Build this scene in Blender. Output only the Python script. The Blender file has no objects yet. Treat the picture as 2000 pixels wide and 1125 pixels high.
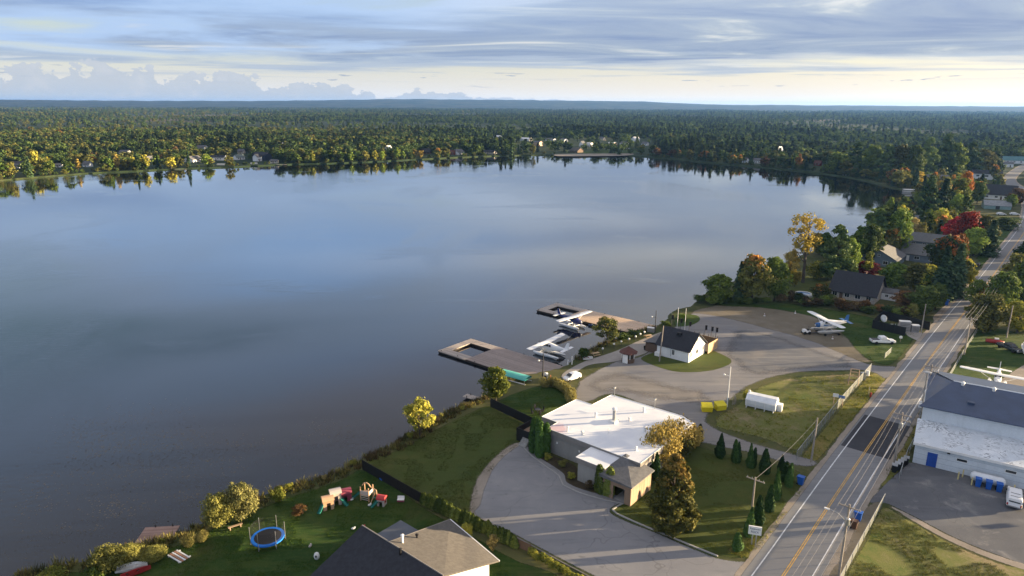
import bpy, math, random
import numpy as np
from mathutils import Vector, Matrix
from mathutils.geometry import delaunay_2d_cdt

scene = bpy.context.scene
C = scene.collection
R = math.radians
rnd = random.Random(7)

# ------------------------------------------------------------------ camera
FPX = 1333.0                      # focal length in pixels of the 2000-pixel-wide photograph
ROLL = R(0.28)
PITCH = math.atan(359 / FPX)
CAM_Z = 58.0                      # drone height over the lake, metres
LAND = 1.0                        # the shore lies a metre above the water
cam_data = bpy.data.cameras.new('camera')
cam_data.sensor_width = 36.0
cam_data.lens = FPX / 2000 * 36
cam_data.clip_start = 0.5
cam_data.clip_end = 60000
cam = bpy.data.objects.new('camera', cam_data)
C.objects.link(cam)
cam.matrix_world = Matrix.Translation((0, 0, CAM_Z)) @ Matrix.Rotation(R(90) - PITCH, 4, 'X') @ Matrix.Rotation(ROLL, 4, 'Z')
scene.camera = cam

# ------------------------------------------------------------------ sun, sky, exposure
SUN_EL = R(6.3)
SUN_DIR = Vector((math.cos(R(8.6)) * math.cos(SUN_EL), math.sin(R(8.6)) * math.cos(SUN_EL), math.sin(SUN_EL)))
sun_data = bpy.data.lights.new('sun', 'SUN')
sun_data.energy = 5.0
sun_data.angle = R(0.6)
sun_data.color = (1.0, 0.77, 0.47)
sun = bpy.data.objects.new('sun', sun_data)
C.objects.link(sun)
sun.rotation_euler = SUN_DIR.to_track_quat('Z', 'Y').to_euler()

scene.view_settings.view_transform = 'Standard'
scene.view_settings.look = 'None'
scene.view_settings.exposure = 2.22
scene.view_settings.gamma = 1.0
scene.view_settings.use_curve_mapping = False
scene.cycles.max_bounces = 6
scene.cycles.diffuse_bounces = 2
scene.cycles.glossy_bounces = 3
scene.cycles.transparent_max_bounces = 12
scene.cycles.volume_bounces = 0
scene.cycles.use_denoising = True
scene.cycles.sample_clamp_indirect = 4.0


class NT:
    """short hand for building node trees"""
    def __init__(self, tree):
        self.t = tree
        tree.nodes.clear()

    def n(self, kind, **kw):
        nd = self.t.nodes.new(kind)
        for k, v in kw.items():
            setattr(nd, k, v)
        return nd

    def put(self, sock, val):
        if hasattr(val, 'is_output'):
            self.t.links.new(val, sock)
        elif val is not None:
            sock.default_value = val

    def m(self, op, a, b=None, c=None, clamp=False):
        nd = self.n('ShaderNodeMath', operation=op)
        nd.use_clamp = clamp
        for i, v in enumerate((a, b, c)):
            if v is not None:
                self.put(nd.inputs[i], v)
        return nd.outputs[0]

    def mix(self, f, a, b, blend='MIX'):
        nd = self.n('ShaderNodeMix', data_type='RGBA', blend_type=blend)
        self.put(nd.inputs[0], f)
        for i, v in ((6, a), (7, b)):
            if isinstance(v, tuple) and len(v) == 3:
                v = (*v, 1)
            self.put(nd.inputs[i], v)
        return nd.outputs[2]

    def ss(self, v, lo, hi, a=0.0, b=1.0):
        nd = self.n('ShaderNodeMapRange', interpolation_type='SMOOTHSTEP')
        for i, x in enumerate((v, lo, hi, a, b)):
            self.put(nd.inputs[i], x)
        return nd.outputs[0]

    def noise(self, vec, scale, detail=4.0, rough=0.55, dist=0.0):
        nd = self.n('ShaderNodeTexNoise')
        if vec is not None:
            self.put(nd.inputs['Vector'], vec)
        self.put(nd.inputs['Scale'], scale)
        nd.inputs['Detail'].default_value = detail
        nd.inputs['Roughness'].default_value = rough
        nd.inputs['Distortion'].default_value = dist
        return nd.outputs[0]

    def mapping(self, vec, scale=(1, 1, 1), rot=(0, 0, 0), loc=(0, 0, 0)):
        nd = self.n('ShaderNodeMapping')
        self.put(nd.inputs[0], vec)
        nd.inputs[1].default_value = loc
        nd.inputs[2].default_value = rot
        nd.inputs[3].default_value = scale
        return nd.outputs[0]

    def xyz(self, v):
        nd = self.n('ShaderNodeSeparateXYZ')
        self.put(nd.inputs[0], v)
        return nd.outputs

    def comb(self, x, y, z):
        nd = self.n('ShaderNodeCombineXYZ')
        for i, v in enumerate((x, y, z)):
            self.put(nd.inputs[i], v)
        return nd.outputs[0]


world = bpy.data.worlds.new('World')
scene.world = world
world.use_nodes = True
w = NT(world.node_tree)
SKY_L = 0.222
SKY_K = 0.05                      # background strength; cloud radiances below are divided by it
geo = w.n('ShaderNodeTexCoord').outputs['Generated']
nv = w.n('ShaderNodeVectorMath', operation='NORMALIZE')
w.put(nv.inputs[0], geo)
dvec = nv.outputs[0]
dx, dy, dz = w.xyz(dvec)
el = w.m('MAXIMUM', dz, 0.0)
sky = w.n('ShaderNodeTexSky', sky_type='NISHITA')
sky.sun_disc = False
sky.sun_elevation = SUN_EL
sky.sun_rotation = math.atan2(SUN_DIR.x, SUN_DIR.y)
sky.altitude = 300
sky.air_density = 1.0
sky.dust_density = 1.2
sky.ozone_density = 1.6
blue = sky.outputs[0]


def rad(r, g, b):
    return (r * SKY_L / SKY_K, g * SKY_L / SKY_K, b * SKY_L / SKY_K, 1)


sd = w.n('ShaderNodeVectorMath', operation='DOT_PRODUCT')
w.put(sd.inputs[0], dvec)
sd.inputs[1].default_value = SUN_DIR
toward = sd.outputs['Value']
glow = w.m('POWER', w.m('MAXIMUM', toward, 0.0), 5.0)
# clear air low down: cream horizon, warmer and brighter toward the sun
low = w.m('POWER', 2.718, w.m('MULTIPLY', el, -13.0))
cream = w.mix(w.ss(toward, -0.25, 0.7), rad(0.84, 0.85, 0.86), rad(1.04, 0.95, 0.82))
clear = w.mix(w.m('MINIMUM', w.m('MULTIPLY', low, 1.15), 1.0), blue, cream)
clear = w.mix(w.m('MULTIPLY', w.m('POWER', 2.718, w.m('MULTIPLY', el, -20.0)), w.ss(toward, 0.45, 0.95)), clear, rad(1.45, 1.28, 1.0))
# high sheet of cloud, laid out on a flat layer overhead; brightened with height, overcast-like, to lift the light on ground and lake
den = w.m('ADD', el, 0.035)
u, v = w.m('DIVIDE', dx, den), w.m('DIVIDE', dy, den)
plane = w.comb(u, v, 0.0)
n1 = w.noise(w.mapping(plane, scale=(0.30, 0.42, 1), rot=(0, 0, R(14)), loc=(3.1, 1.7, 0)), 0.9, 8, 0.56, 0.5)
n2 = w.noise(w.mapping(plane, scale=(0.30, 0.60, 1), rot=(0, 0, R(10)), loc=(9.0, 4.0, 2)), 1.05, 9, 0.60, 0.8)
n3 = w.noise(w.mapping(plane, scale=(0.10, 0.13, 1), rot=(0, 0, R(-20)), loc=(0.4, 7.0, 1)), 1.0, 4, 0.5, 0.2)
cov = w.m('ADD', w.m('ADD', w.m('MULTIPLY', n1, 0.75), w.m('MULTIPLY', n3, 0.5)), w.m('MULTIPLY', w.m('SUBTRACT', toward, 0.1), w.m('MINIMUM', w.m('MULTIPLY', el, 1.6), 0.20)))
edge = w.ss(w.m('ADD', el, w.m('MULTIPLY', w.m('SUBTRACT', n1, 0.5), 0.08)), 0.040, 0.068)
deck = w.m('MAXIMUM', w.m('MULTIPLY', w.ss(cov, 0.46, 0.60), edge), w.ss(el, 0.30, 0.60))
shade = w.mix(w.ss(n2, 0.34, 0.52), rad(0.27, 0.37, 0.60), rad(0.40, 0.50, 0.67))
shade = w.mix(w.ss(n2, 0.50, 0.66), shade, rad(0.60, 0.68, 0.75))
shade = w.mix(w.ss(n2, 0.57, 0.70), shade, rad(0.92, 0.93, 0.92))
shade = w.mix(w.m('MULTIPLY', glow, 0.4), shade, rad(0.85, 0.82, 0.76))
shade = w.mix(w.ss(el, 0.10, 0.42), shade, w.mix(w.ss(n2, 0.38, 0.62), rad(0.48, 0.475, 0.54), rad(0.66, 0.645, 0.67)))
open_ = w.m('MULTIPLY', w.m('MULTIPLY', w.ss(el, 0.07, 0.20), w.ss(el, 0.46, 0.26)), w.ss(toward, 0.36, -0.25))
shade = w.mix(w.m('MULTIPLY', open_, w.ss(n1, 0.66, 0.40, 0.6, 1.0)), shade, rad(0.36, 0.71, 1.32))
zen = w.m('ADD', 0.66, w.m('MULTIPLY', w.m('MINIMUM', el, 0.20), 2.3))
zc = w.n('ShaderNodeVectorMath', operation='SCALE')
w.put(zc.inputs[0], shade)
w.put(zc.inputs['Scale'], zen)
thin = w.mix(w.m('MULTIPLY', w.ss(cov, 0.34, 0.48), edge), clear, w.mix(w.ss(toward, -0.1, 0.7), rad(0.46, 0.62, 0.88), rad(1.12, 1.10, 1.04)))
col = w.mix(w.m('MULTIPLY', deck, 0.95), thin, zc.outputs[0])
# thin grey bars and small flat clouds in the clear strip
bars = w.noise(w.mapping(dvec, scale=(2.2, 2.2, 70)), 1.6, 6, 0.6, 0.3)
barm = w.m('MULTIPLY', w.ss(bars, 0.50, 0.62), w.m('MULTIPLY', w.ss(el, 0.026, 0.040), w.ss(el, 0.085, 0.06)))
col = w.mix(w.m('MULTIPLY', barm, 0.7), col, w.mix(glow, rad(0.46, 0.54, 0.66), rad(0.72, 0.74, 0.76)))
small = w.noise(w.mapping(dvec, scale=(9, 9, 95)), 1.6, 5, 0.6, 0.2)
smallm = w.m('MULTIPLY', w.ss(small, 0.64, 0.68), w.m('MULTIPLY', w.ss(el, 0.020, 0.026), w.ss(el, 0.046, 0.038)))
col = w.mix(w.m('MULTIPLY', smallm, 0.85), col, rad(0.36, 0.42, 0.54))
# a bank of far cumulus low over the left horizon
hl = w.m('MAXIMUM', w.m('SQRT', w.m('SUBTRACT', 1.0, w.m('MULTIPLY', dz, dz))), 0.001)
hx, hy = w.m('DIVIDE', dx, hl), w.m('DIVIDE', dy, hl)
BA = R(-68)
bdot = w.m('ADD', w.m('MULTIPLY', hx, math.sin(BA)), w.m('MULTIPLY', hy, math.cos(BA)))
base_h = w.m('MULTIPLY', w.m('MAXIMUM', w.m('SUBTRACT', bdot, 0.22), 0.0), 0.082)
puff = w.noise(w.mapping(dvec, scale=(20, 20, 26)), 1.6, 5, 0.60, 0.0)
puff2 = w.noise(w.comb(w.m('MULTIPLY', hx, 9.0), w.m('MULTIPLY', hy, 9.0), 0.0), 1.6, 2, 0.5)
top = w.m('MULTIPLY', base_h, w.m('ADD', 0.25, w.m('ADD', w.m('MULTIPLY', w.ss(puff, 0.34, 0.64), 0.50), w.m('MULTIPLY', w.ss(puff2, 0.35, 0.65), 0.42))))
bank = w.ss(w.m('SUBTRACT', top, el), 0.0, 0.0022)
bankcol = w.mix(w.ss(w.m('DIVIDE', el, w.m('MAXIMUM', top, 0.002)), 0.2, 1.0), rad(0.52, 0.59, 0.68), rad(0.55, 0.60, 0.67))
bankcol = w.mix(w.ss(puff, 0.45, 0.7), bankcol, rad(0.60, 0.64, 0.70))
col = w.mix(w.m('MULTIPLY', bank, 0.92), col, bankcol)
bg = w.n('ShaderNodeBackground')
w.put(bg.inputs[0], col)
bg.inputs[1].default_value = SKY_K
wo = w.n('ShaderNodeOutputWorld')
w.put(wo.inputs[0], bg.outputs[0])

# ------------------------------------------------------------------ places: photograph pixel -> point on the ground
_cp, _sp, _cr, _sr = math.cos(PITCH), math.sin(PITCH), math.cos(ROLL), math.sin(ROLL)


def ray(px, py):
    a, b = px - 1000, py - 562.5
    a, b = a * _cr + b * _sr, -a * _sr + b * _cr
    return a, FPX * _cp - b * _sp, -FPX * _sp - b * _cp


def G(px, py, z=LAND):
    x, y, q = ray(px, py)
    k = (CAM_Z - z) / -q
    return Vector((x * k, y * k, z))


def proj(x, y, z):
    z = z - CAM_Z
    f = y * _cp - z * _sp
    v_ = -y * _sp - z * _cp
    a, b = x / f * FPX, v_ / f * FPX
    return 1000 + a * _cr - b * _sr, 562.5 + a * _sr + b * _cr


def rise(bx, by, ty, z0=LAND, tx=None):
    """height of something standing on (bx, by) whose top shows at row ty"""
    p = G(bx, by, z0)
    x, y, q = ray(bx if tx is None else tx, ty)
    k = math.hypot(p.x, p.y) / math.hypot(x, y)
    return CAM_Z + q * k - z0


def depth(px, py, z=LAND):
    p = G(px, py, z)
    return p.y * _cp + (CAM_Z - z) * _sp


ROAD = R(49.85)                   # the road runs straight; s is measured along it, t to its left
EX = Vector((math.cos(ROAD), math.sin(ROAD), 0))
EY = Vector((-math.sin(ROAD), math.cos(ROAD), 0))
ORG = G(1600, 1043)


def W(s, t, z=LAND):
    p = ORG + EX * s + EY * t
    return Vector((p.x, p.y, z))


def ST(p):
    d = p - ORG
    return d.dot(EX), d.dot(EY)


# ------------------------------------------------------------------ mesh helpers
class MB:
    def __init__(self):
        self.v, self.f = [], []

    def add(self, vs, fs):
        k = len(self.v)
        self.v += [tuple(p) for p in vs]
        self.f += [tuple(i + k for i in q) for q in fs]
        return self

    def box(self, x0, x1, y0, y1, z0, z1):
        return self.add([(x0, y0, z0), (x1, y0, z0), (x1, y1, z0), (x0, y1, z0), (x0, y0, z1), (x1, y0, z1), (x1, y1, z1), (x0, y1, z1)],
                        [(0, 3, 2, 1), (4, 5, 6, 7), (0, 1, 5, 4), (1, 2, 6, 5), (2, 3, 7, 6), (3, 0, 4, 7)])

    def cbox(self, c, sx, sy, sz, rz=0.0):
        ca, sa = math.cos(rz), math.sin(rz)
        vs = []
        for z in (-sz / 2, sz / 2):
            for x, y in ((-sx / 2, -sy / 2), (sx / 2, -sy / 2), (sx / 2, sy / 2), (-sx / 2, sy / 2)):
                vs.append((c[0] + x * ca - y * sa, c[1] + x * sa + y * ca, c[2] + z))
        return self.add(vs, [(0, 3, 2, 1), (4, 5, 6, 7), (0, 1, 5, 4), (1, 2, 6, 5), (2, 3, 7, 6), (3, 0, 4, 7)])

    def prism(self, pts, z0, z1):
        n = len(pts)
        if sum(pts[i][0] * pts[(i + 1) % n][1] - pts[(i + 1) % n][0] * pts[i][1] for i in range(n)) < 0:
            pts = pts[::-1]
        vs = [(p[0], p[1], z0) for p in pts] + [(p[0], p[1], z1) for p in pts]
        return self.add(vs, [tuple(range(n))[::-1], tuple(range(n, 2 * n))] + [(i, (i + 1) % n, (i + 1) % n + n, i + n) for i in range(n)])

    def tube(self, a, b, r0, r1=None, n=8, caps=True):
        a, b = Vector(a), Vector(b)
        r1 = r0 if r1 is None else r1
        d = (b - a)
        d = d.normalized() if d.length > 1e-6 else Vector((0, 0, 1))
        p = d.orthogonal().normalized()
        q = d.cross(p)
        vs = []
        for c, r in ((a, r0), (b, r1)):
            for i in range(n):
                t = 2 * math.pi * i / n
                vs.append(c + (p * math.cos(t) + q * math.sin(t)) * r)
        fs = [(i, (i + 1) % n, (i + 1) % n + n, i + n) for i in range(n)]
        if caps:
            fs += [tuple(range(n))[::-1], tuple(range(n, 2 * n))]
        return self.add(vs, fs)

    def path(self, pts, r, n=6):
        for a, b in zip(pts, pts[1:]):
            self.tube(a, b, r, r, n)
        return self

    def loft(self, rings, caps=True):
        n = len(rings[0])
        vs = [p for r in rings for p in r]
        fs = []
        for k in range(len(rings) - 1):
            for i in range(n):
                j = (i + 1) % n
                fs.append((k * n + i, k * n + j, (k + 1) * n + j, (k + 1) * n + i))
        if caps:
            fs += [tuple(range(n))[::-1], tuple((len(rings) - 1) * n + i for i in range(n))]
        return self.add(vs, fs)

    def lathe(self, prof, n=12, c=(0, 0, 0)):
        return self.loft([[(c[0] + r * math.cos(2 * math.pi * i / n), c[1] + r * math.sin(2 * math.pi * i / n), c[2] + z) for i in range(n)] for r, z in prof])

    def ball(self, c, rx, ry, rz, n=10, k=6):
        rings = []
        for j in range(1, k):
            a = -math.pi / 2 + math.pi * j / k
            rings.append([(c[0] + rx * math.cos(a) * math.cos(2 * math.pi * i / n), c[1] + ry * math.cos(a) * math.sin(2 * math.pi * i / n), c[2] + rz * math.sin(a)) for i in range(n)])
        return self.loft(rings)

    def slab(self, a, b, c, d, th):
        """a quad a-b-c-d (counter-clockwise from outside) given thickness th inward"""
        a, b, c, d = map(Vector, (a, b, c, d))
        n = (b - a).cross(d - a).normalized() * -th
        return self.add([a, b, c, d, a + n, b + n, c + n, d + n], [(0, 1, 2, 3), (7, 6, 5, 4), (0, 4, 5, 1), (1, 5, 6, 2), (2, 6, 7, 3), (3, 7, 4, 0)])

    def mesh(self, name):
        me = bpy.data.meshes.new(name)
        me.from_pydata(self.v, [], self.f)
        me.validate()
        return me

    def build(self, name, mat, parent=None, smooth=False):
        me = self.mesh(name)
        me.materials.append(mat)
        if smooth:
            me.shade_smooth()
        return link(name, me, parent)


def link(name, me, parent=None):
    o = bpy.data.objects.new(name, me)
    C.objects.link(o)
    if parent is not None:
        o.parent = parent
    return o


def tag(o, label=None, cat=None, group=None, kind=None):
    for k, x in (('label', label), ('category', cat), ('group', group), ('kind', kind)):
        if x:
            o[k] = x
    return o


def thing(name, label, cat, loc=(0, 0, 0), rz=0.0, group=None, scale=None):
    o = bpy.data.objects.new(name, None)
    o.empty_display_size = 0.5
    C.objects.link(o)
    o.location = loc
    o.rotation_euler = (0, 0, rz)
    if scale:
        o.scale = scale
    return tag(o, label, cat, group)


def copy_tree(o, parent=None):
    c = o.copy()
    C.objects.link(c)
    c.parent = parent
    for ch in o.children:
        copy_tree(ch, c)
    return c


# ------------------------------------------------------------------ materials
_mats = {}


def new_mat(name):
    m = bpy.data.materials.new(name)
    m.use_nodes = True
    return m, NT(m.node_tree)


def finish(nt, col, rough=0.6, spec=0.3, metal=0.0, normal=None, alpha=None, transl=None):
    p = nt.n('ShaderNodeBsdfPrincipled')
    nt.put(p.inputs['Base Color'], col if not (isinstance(col, tuple) and len(col) == 3) else (*col, 1))
    nt.put(p.inputs['Roughness'], rough)
    p.inputs['Specular IOR Level'].default_value = spec
    p.inputs['Metallic'].default_value = metal
    if normal is not None:
        nt.put(p.inputs['Normal'], normal)
    out = p.outputs[0]
    if transl is not None:
        tr = nt.n('ShaderNodeBsdfTranslucent')
        nt.put(tr.inputs[0], col)
        mx = nt.n('ShaderNodeMixShader')
        mx.inputs[0].default_value = transl
        nt.put(mx.inputs[1], out)
        nt.put(mx.inputs[2], tr.outputs[0])
        out = mx.outputs[0]
    if alpha is not None:
        tp = nt.n('ShaderNodeBsdfTransparent')
        mx = nt.n('ShaderNodeMixShader')
        nt.put(mx.inputs[0], alpha)
        nt.put(mx.inputs[1], tp.outputs[0])
        nt.put(mx.inputs[2], out)
        out = mx.outputs[0]
    o = nt.n('ShaderNodeOutputMaterial')
    nt.put(o.inputs[0], out)


def bump(nt, height, strength=0.3, dist=0.05):
    b = nt.n('ShaderNodeBump')
    b.inputs['Strength'].default_value = strength
    b.inputs['Distance'].default_value = dist
    nt.put(b.inputs['Height'], height)
    return b.outputs[0]


def mul(c, k):
    return tuple(min(1.0, x * k) for x in c)


def pm(name, col, rough=0.6, var=0.14, scale=0.9, spec=0.3, metal=0.0, streak=False, bmp=0.0):
    """plain surface with uneven tone and a little dirt"""
    if name in _mats:
        return _mats[name]
    m, nt = new_mat(name)
    pos = nt.n('ShaderNodeNewGeometry').outputs['Position']
    vec = nt.mapping(pos, scale=(1, 1, 0.25)) if streak else pos
    a = nt.noise(vec, scale, 5, 0.6)
    b = nt.noise(pos, scale * 7, 3, 0.6)
    k = nt.m('ADD', nt.m('MULTIPLY', a, 0.7), nt.m('MULTIPLY', b, 0.3))
    c = nt.mix(nt.ss(k, 0.33, 0.67), mul(col, 1 - var), mul(col, 1 + var * 0.7))
    finish(nt, c, rough, spec, metal, bump(nt, b, bmp) if bmp else None)
    _mats[name] = m
    return m


def glass(name='window_glass', col=(0.02, 0.025, 0.03)):
    if name not in _mats:
        m, nt = new_mat(name)
        finish(nt, col, 0.08, 0.6)
        _mats[name] = m
    return _mats[name]


def board(name, c1, c2, width=0.16, axis=0, ang=0.0, rough=0.75):
    """weathered boards: tone from board to board, grain and open joints"""
    if name in _mats:
        return _mats[name]
    m, nt = new_mat(name)
    pos = nt.n('ShaderNodeTexCoord').outputs['Object']
    pos = nt.mapping(pos, rot=(0, 0, ang))
    x = nt.xyz(pos)[axis]
    q = nt.m('DIVIDE', x, width)
    idx = nt.m('FLOOR', q)
    wn = nt.n('ShaderNodeTexWhiteNoise', noise_dimensions='1D')
    nt.put(wn.inputs['W'], idx)
    fr = nt.m('FRACT', q)
    gap = nt.m('MULTIPLY', nt.ss(fr, 0.0, 0.06), nt.ss(fr, 1.0, 0.94))
    g1 = nt.noise(pos, 0.5, 5, 0.6)
    f = nt.m('ADD', nt.m('MULTIPLY', wn.outputs[0], 0.5), nt.m('MULTIPLY', g1, 0.6))
    c = nt.mix(nt.ss(f, 0.2, 0.9), c1, c2)
    c = nt.mix(gap, mul(c1, 0.35), c)
    finish(nt, c, rough, 0.2)
    _mats[name] = m
    return m


def ground_mat(name, cols, scales=(0.05, 0.35, 3.0), rough=0.9, bmp=0.4, ragged=0.55, extra=None, soft=0.16):
    """cols: dark, mid, light; world-placed noise; edge attribute frays the border of the sheet"""
    m, nt = new_mat(name)
    pos = nt.n('ShaderNodeNewGeometry').outputs['Position']
    a = nt.noise(pos, scales[0], 4, 0.6, 0.4)
    b = nt.noise(pos, scales[1], 5, 0.62, 0.3)
    c = nt.noise(pos, scales[2], 3, 0.65)
    f = nt.m('ADD', nt.m('MULTIPLY', a, 0.5), nt.m('ADD', nt.m('MULTIPLY', b, 0.35), nt.m('MULTIPLY', c, 0.25)))
    col = nt.mix(nt.ss(f, 0.38, 0.54), cols[0], cols[1])
    col = nt.mix(nt.ss(f, 0.53, 0.70), col, cols[2])
    if extra:
        col = extra(nt, pos, col)
    at = nt.n('ShaderNodeAttribute', attribute_name='edge')
    e = nt.m('ADD', at.outputs['Fac'], nt.m('MULTIPLY', nt.m('SUBTRACT', nt.m('ADD', nt.m('MULTIPLY', b, 0.4), nt.m('MULTIPLY', c, 0.6)), 0.5), 2.2 * ragged))
    al = nt.ss(e, 0.42 - soft, 0.42 + soft)
    al = nt.m('MAXIMUM', al, nt.ss(at.outputs['Fac'], 0.93, 1.0))
    finish(nt, col, rough, 0.15, normal=bump(nt, nt.noise(pos, 9.0, 3, 0.7) if bmp >= 0.35 else c, min(1.0, bmp * 1.6), 0.22 if bmp >= 0.35 else 0.06) if bmp else None, alpha=al)
    return m


def smooth_loop(pts, step=1.0, closed=True):
    """Catmull-Rom through the points, resampled"""
    n = len(pts)
    out = []
    rng = range(n) if closed else range(n - 1)
    for i in rng:
        if closed:
            p0, p1, p2, p3 = pts[i - 1], pts[i], pts[(i + 1) % n], pts[(i + 2) % n]
        else:
            p0, p1, p2, p3 = pts[max(i - 1, 0)], pts[i], pts[i + 1], pts[min(i + 2, n - 1)]
        L = (Vector(p2) - Vector(p1)).length
        k = max(1, int(L / step))
        for j in range(k):
            t = j / k
            out.append(tuple(0.5 * (2 * p1[q] + (p2[q] - p0[q]) * t + (2 * p0[q] - 5 * p1[q] + 4 * p2[q] - p3[q]) * t * t + (3 * p1[q] - p0[q] - 3 * p2[q] + p3[q]) * t ** 3) for q in (0, 1)))
    if not closed:
        out.append((pts[-1][0], pts[-1][1]))
    return out


def straight_loop(pts, step=1.5):
    out = []
    n = len(pts)
    for i in range(n):
        a, b = Vector(pts[i][:2]), Vector(pts[(i + 1) % n][:2])
        k = max(1, int((b - a).length / step))
        out += [tuple(a.lerp(b, j / k)) for j in range(k)]
    return out


def inside(poly, x, y):
    """vectorised point in polygon"""
    x, y = np.asarray(x, float), np.asarray(y, float)
    r = np.zeros(x.shape, bool)
    n = len(poly)
    for i in range(n):
        x1, y1 = poly[i][0], poly[i][1]
        x2, y2 = poly[i - 1][0], poly[i - 1][1]
        if y1 == y2:
            continue
        c = ((y1 > y) != (y2 > y)) & (x < (x2 - x1) * (y - y1) / (y2 - y1) + x1)
        r ^= c
    return r


def sheet(name, loop, mat, z, inset=0.9, parent=None, kind='structure'):
    """a flat sheet with a frayed rim"""
    n = len(loop)
    area = sum(loop[i][0] * loop[(i + 1) % n][1] - loop[(i + 1) % n][0] * loop[i][1] for i in range(n))
    if area < 0:
        loop = loop[::-1]
    vs = [Vector((p[0], p[1])) for p in loop]
    inner = []
    for i in range(n):
        d = vs[(i + 1) % n] - vs[i - 1]
        if d.length < 1e-6:
            continue
        nn = Vector((-d.y, d.x)).normalized()
        inner.append(vs[i] + nn * inset)
    ok = inside(loop, [p.x for p in inner], [p.y for p in inner])
    inner = [p for p, k in zip(inner, ok) if k and min((p - q).length for q in vs) > inset * 0.85]
    co, ed, fa, ov, oe, of = delaunay_2d_cdt(vs + inner, [(i, (i + 1) % n) for i in range(n)], [], 1, 1e-4)
    me = bpy.data.meshes.new(name)
    me.from_pydata([(p.x, p.y, z) for p in co], [], [tuple(q) for q in fa])
    at = me.attributes.new('edge', 'FLOAT', 'POINT')
    at.data.foreach_set('value', [0.0 if (o and min(o) < n) else 1.0 for o in ov])
    if me.polygons and me.polygons[0].normal.z < 0:
        me.flip_normals()
    me.materials.append(mat)
    o = link(name, me, parent)
    if kind and parent is None:
        o['kind'] = kind
    return o


def ribbon(name, line, w0, w1, z, mat, kind='structure', parent=None, edge=True, wob=0.0):
    """strip along a polyline from offset w0 to w1 (left positive)"""
    vs, fs, ea = [], [], []
    n = len(line)
    offs = [w0, w0 + min(0.5, (w1 - w0) * 0.3), w1 - min(0.5, (w1 - w0) * 0.3), w1] if edge else [w0, w1]
    rr = random.Random(name)
    for i in range(n):
        a, b = Vector(line[max(i - 1, 0)][:2]), Vector(line[min(i + 1, n - 1)][:2])
        d = (b - a).normalized()
        nn = Vector((-d.y, d.x))
        for k, of in enumerate(offs):
            p = Vector(line[i][:2]) + nn * (of + (rr.uniform(-wob, wob) if wob else 0))
            vs.append((p.x, p.y, z))
            ea.append(0.0 if edge and k in (0, 3) else 1.0)
    m = len(offs)
    for i in range(n - 1):
        for k in range(m - 1):
            fs.append((i * m + k, (i + 1) * m + k, (i + 1) * m + k + 1, i * m + k + 1)[::-1])
    me = bpy.data.meshes.new(name)
    me.from_pydata(vs, [], fs)
    at = me.attributes.new('edge', 'FLOAT', 'POINT')
    at.data.foreach_set('value', ea)
    if me.polygons[0].normal.z < 0:
        me.flip_normals()
    me.materials.append(mat)
    o = link(name, me, parent)
    if kind and parent is None:
        o['kind'] = kind
    return o
# ------------------------------------------------------------------ lake and land
near_px = [(40, 1135), (110, 1118), (180, 1106), (240, 1086), (300, 1070), (345, 1058), (395, 1036), (440, 1010), (500, 985), (560, 963), (610, 948), (660, 930),
           (705, 908), (745, 890), (790, 866), (840, 835), (880, 812), (925, 793), (955, 778), (975, 758), (1000, 744), (1045, 737), (1100, 724), (1130, 704),
           (1165, 684), (1200, 669), (1245, 655), (1290, 640), (1310, 625), (1318, 612), (1352, 604), (1362, 594), (1385, 575), (1420, 560), (1470, 545),
           (1520, 525), (1560, 505), (1610, 490), (1660, 465), (1700, 448), (1750, 430), (1785, 415)]
far_px = [(1797, 396), (1780, 376), (1740, 366), (1690, 353), (1640, 345), (1580, 337), (1520, 331), (1450, 325), (1380, 318), (1310, 311), (1250, 306),
          (1180, 303), (1100, 303), (1020, 304), (950, 306), (880, 309), (800, 313), (720, 317), (640, 320), (560, 322), (480, 326), (400, 329), (330, 332),
          (250, 336), (170, 340), (90, 346), (20, 352), (-80, 360), (-200, 372), (-400, 395), (-700, 440)]
shore_near = [G(x, y, 0.0) for x, y in near_px]
shore_far = [G(x, y, 0.0) for x, y in far_px]
near_line = smooth_loop([p[:] for p in shore_near], 1.2, closed=False)
far_line = smooth_loop([p[:] for p in shore_far], 5.0, closed=False)
jr = random.Random(3)
near_line = [(x + jr.uniform(-.35, .35), y + jr.uniform(-.35, .35)) for x, y in near_line]
far_line = [(x + jr.uniform(-1.3, 1.3), y + jr.uniform(-2.4, 2.4)) for x, y in far_line]
LAKE = near_line + far_line + [(-700, 150), (-560, 40), (-300, 10), (-120, 35)]

m, nt = new_mat('lake_water')
pos = nt.n('ShaderNodeNewGeometry').outputs['Position']
calm = nt.noise(nt.mapping(pos, scale=(1, 0.55, 1)), 0.012, 4, 0.55, 0.6)
wave = nt.noise(nt.mapping(pos, scale=(0.35, 1.0, 1), rot=(0, 0, R(-32))), 1.1, 3, 0.6, 0.3)
swell = nt.noise(nt.mapping(pos, scale=(0.5, 1.0, 1), rot=(0, 0, R(-20))), 0.16, 3, 0.5, 0.2)
lane = nt.noise(nt.mapping(pos, scale=(0.35, 1, 1), rot=(0, 0, R(25))), 0.035, 5, 0.6, 0.5)
gust = nt.m('MAXIMUM', nt.ss(calm, 0.53, 0.64), nt.m('MULTIPLY', nt.ss(lane, 0.55, 0.66), 0.8))
hgt = nt.m('ADD', nt.m('MULTIPLY', wave, nt.m('ADD', 0.012, nt.m('MULTIPLY', gust, 0.085))), nt.m('MULTIPLY', swell, 0.012))
bn = nt.n('ShaderNodeBump')
bn.inputs['Strength'].default_value = 0.55
bn.inputs['Distance'].default_value = 1.0
nt.put(bn.inputs['Height'], hgt)
p_ = nt.n('ShaderNodeBsdfPrincipled')
p_.inputs['Base Color'].default_value = (0.005, 0.0065, 0.011, 1)
p_.inputs['Coat Weight'].default_value = 0.62
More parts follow.
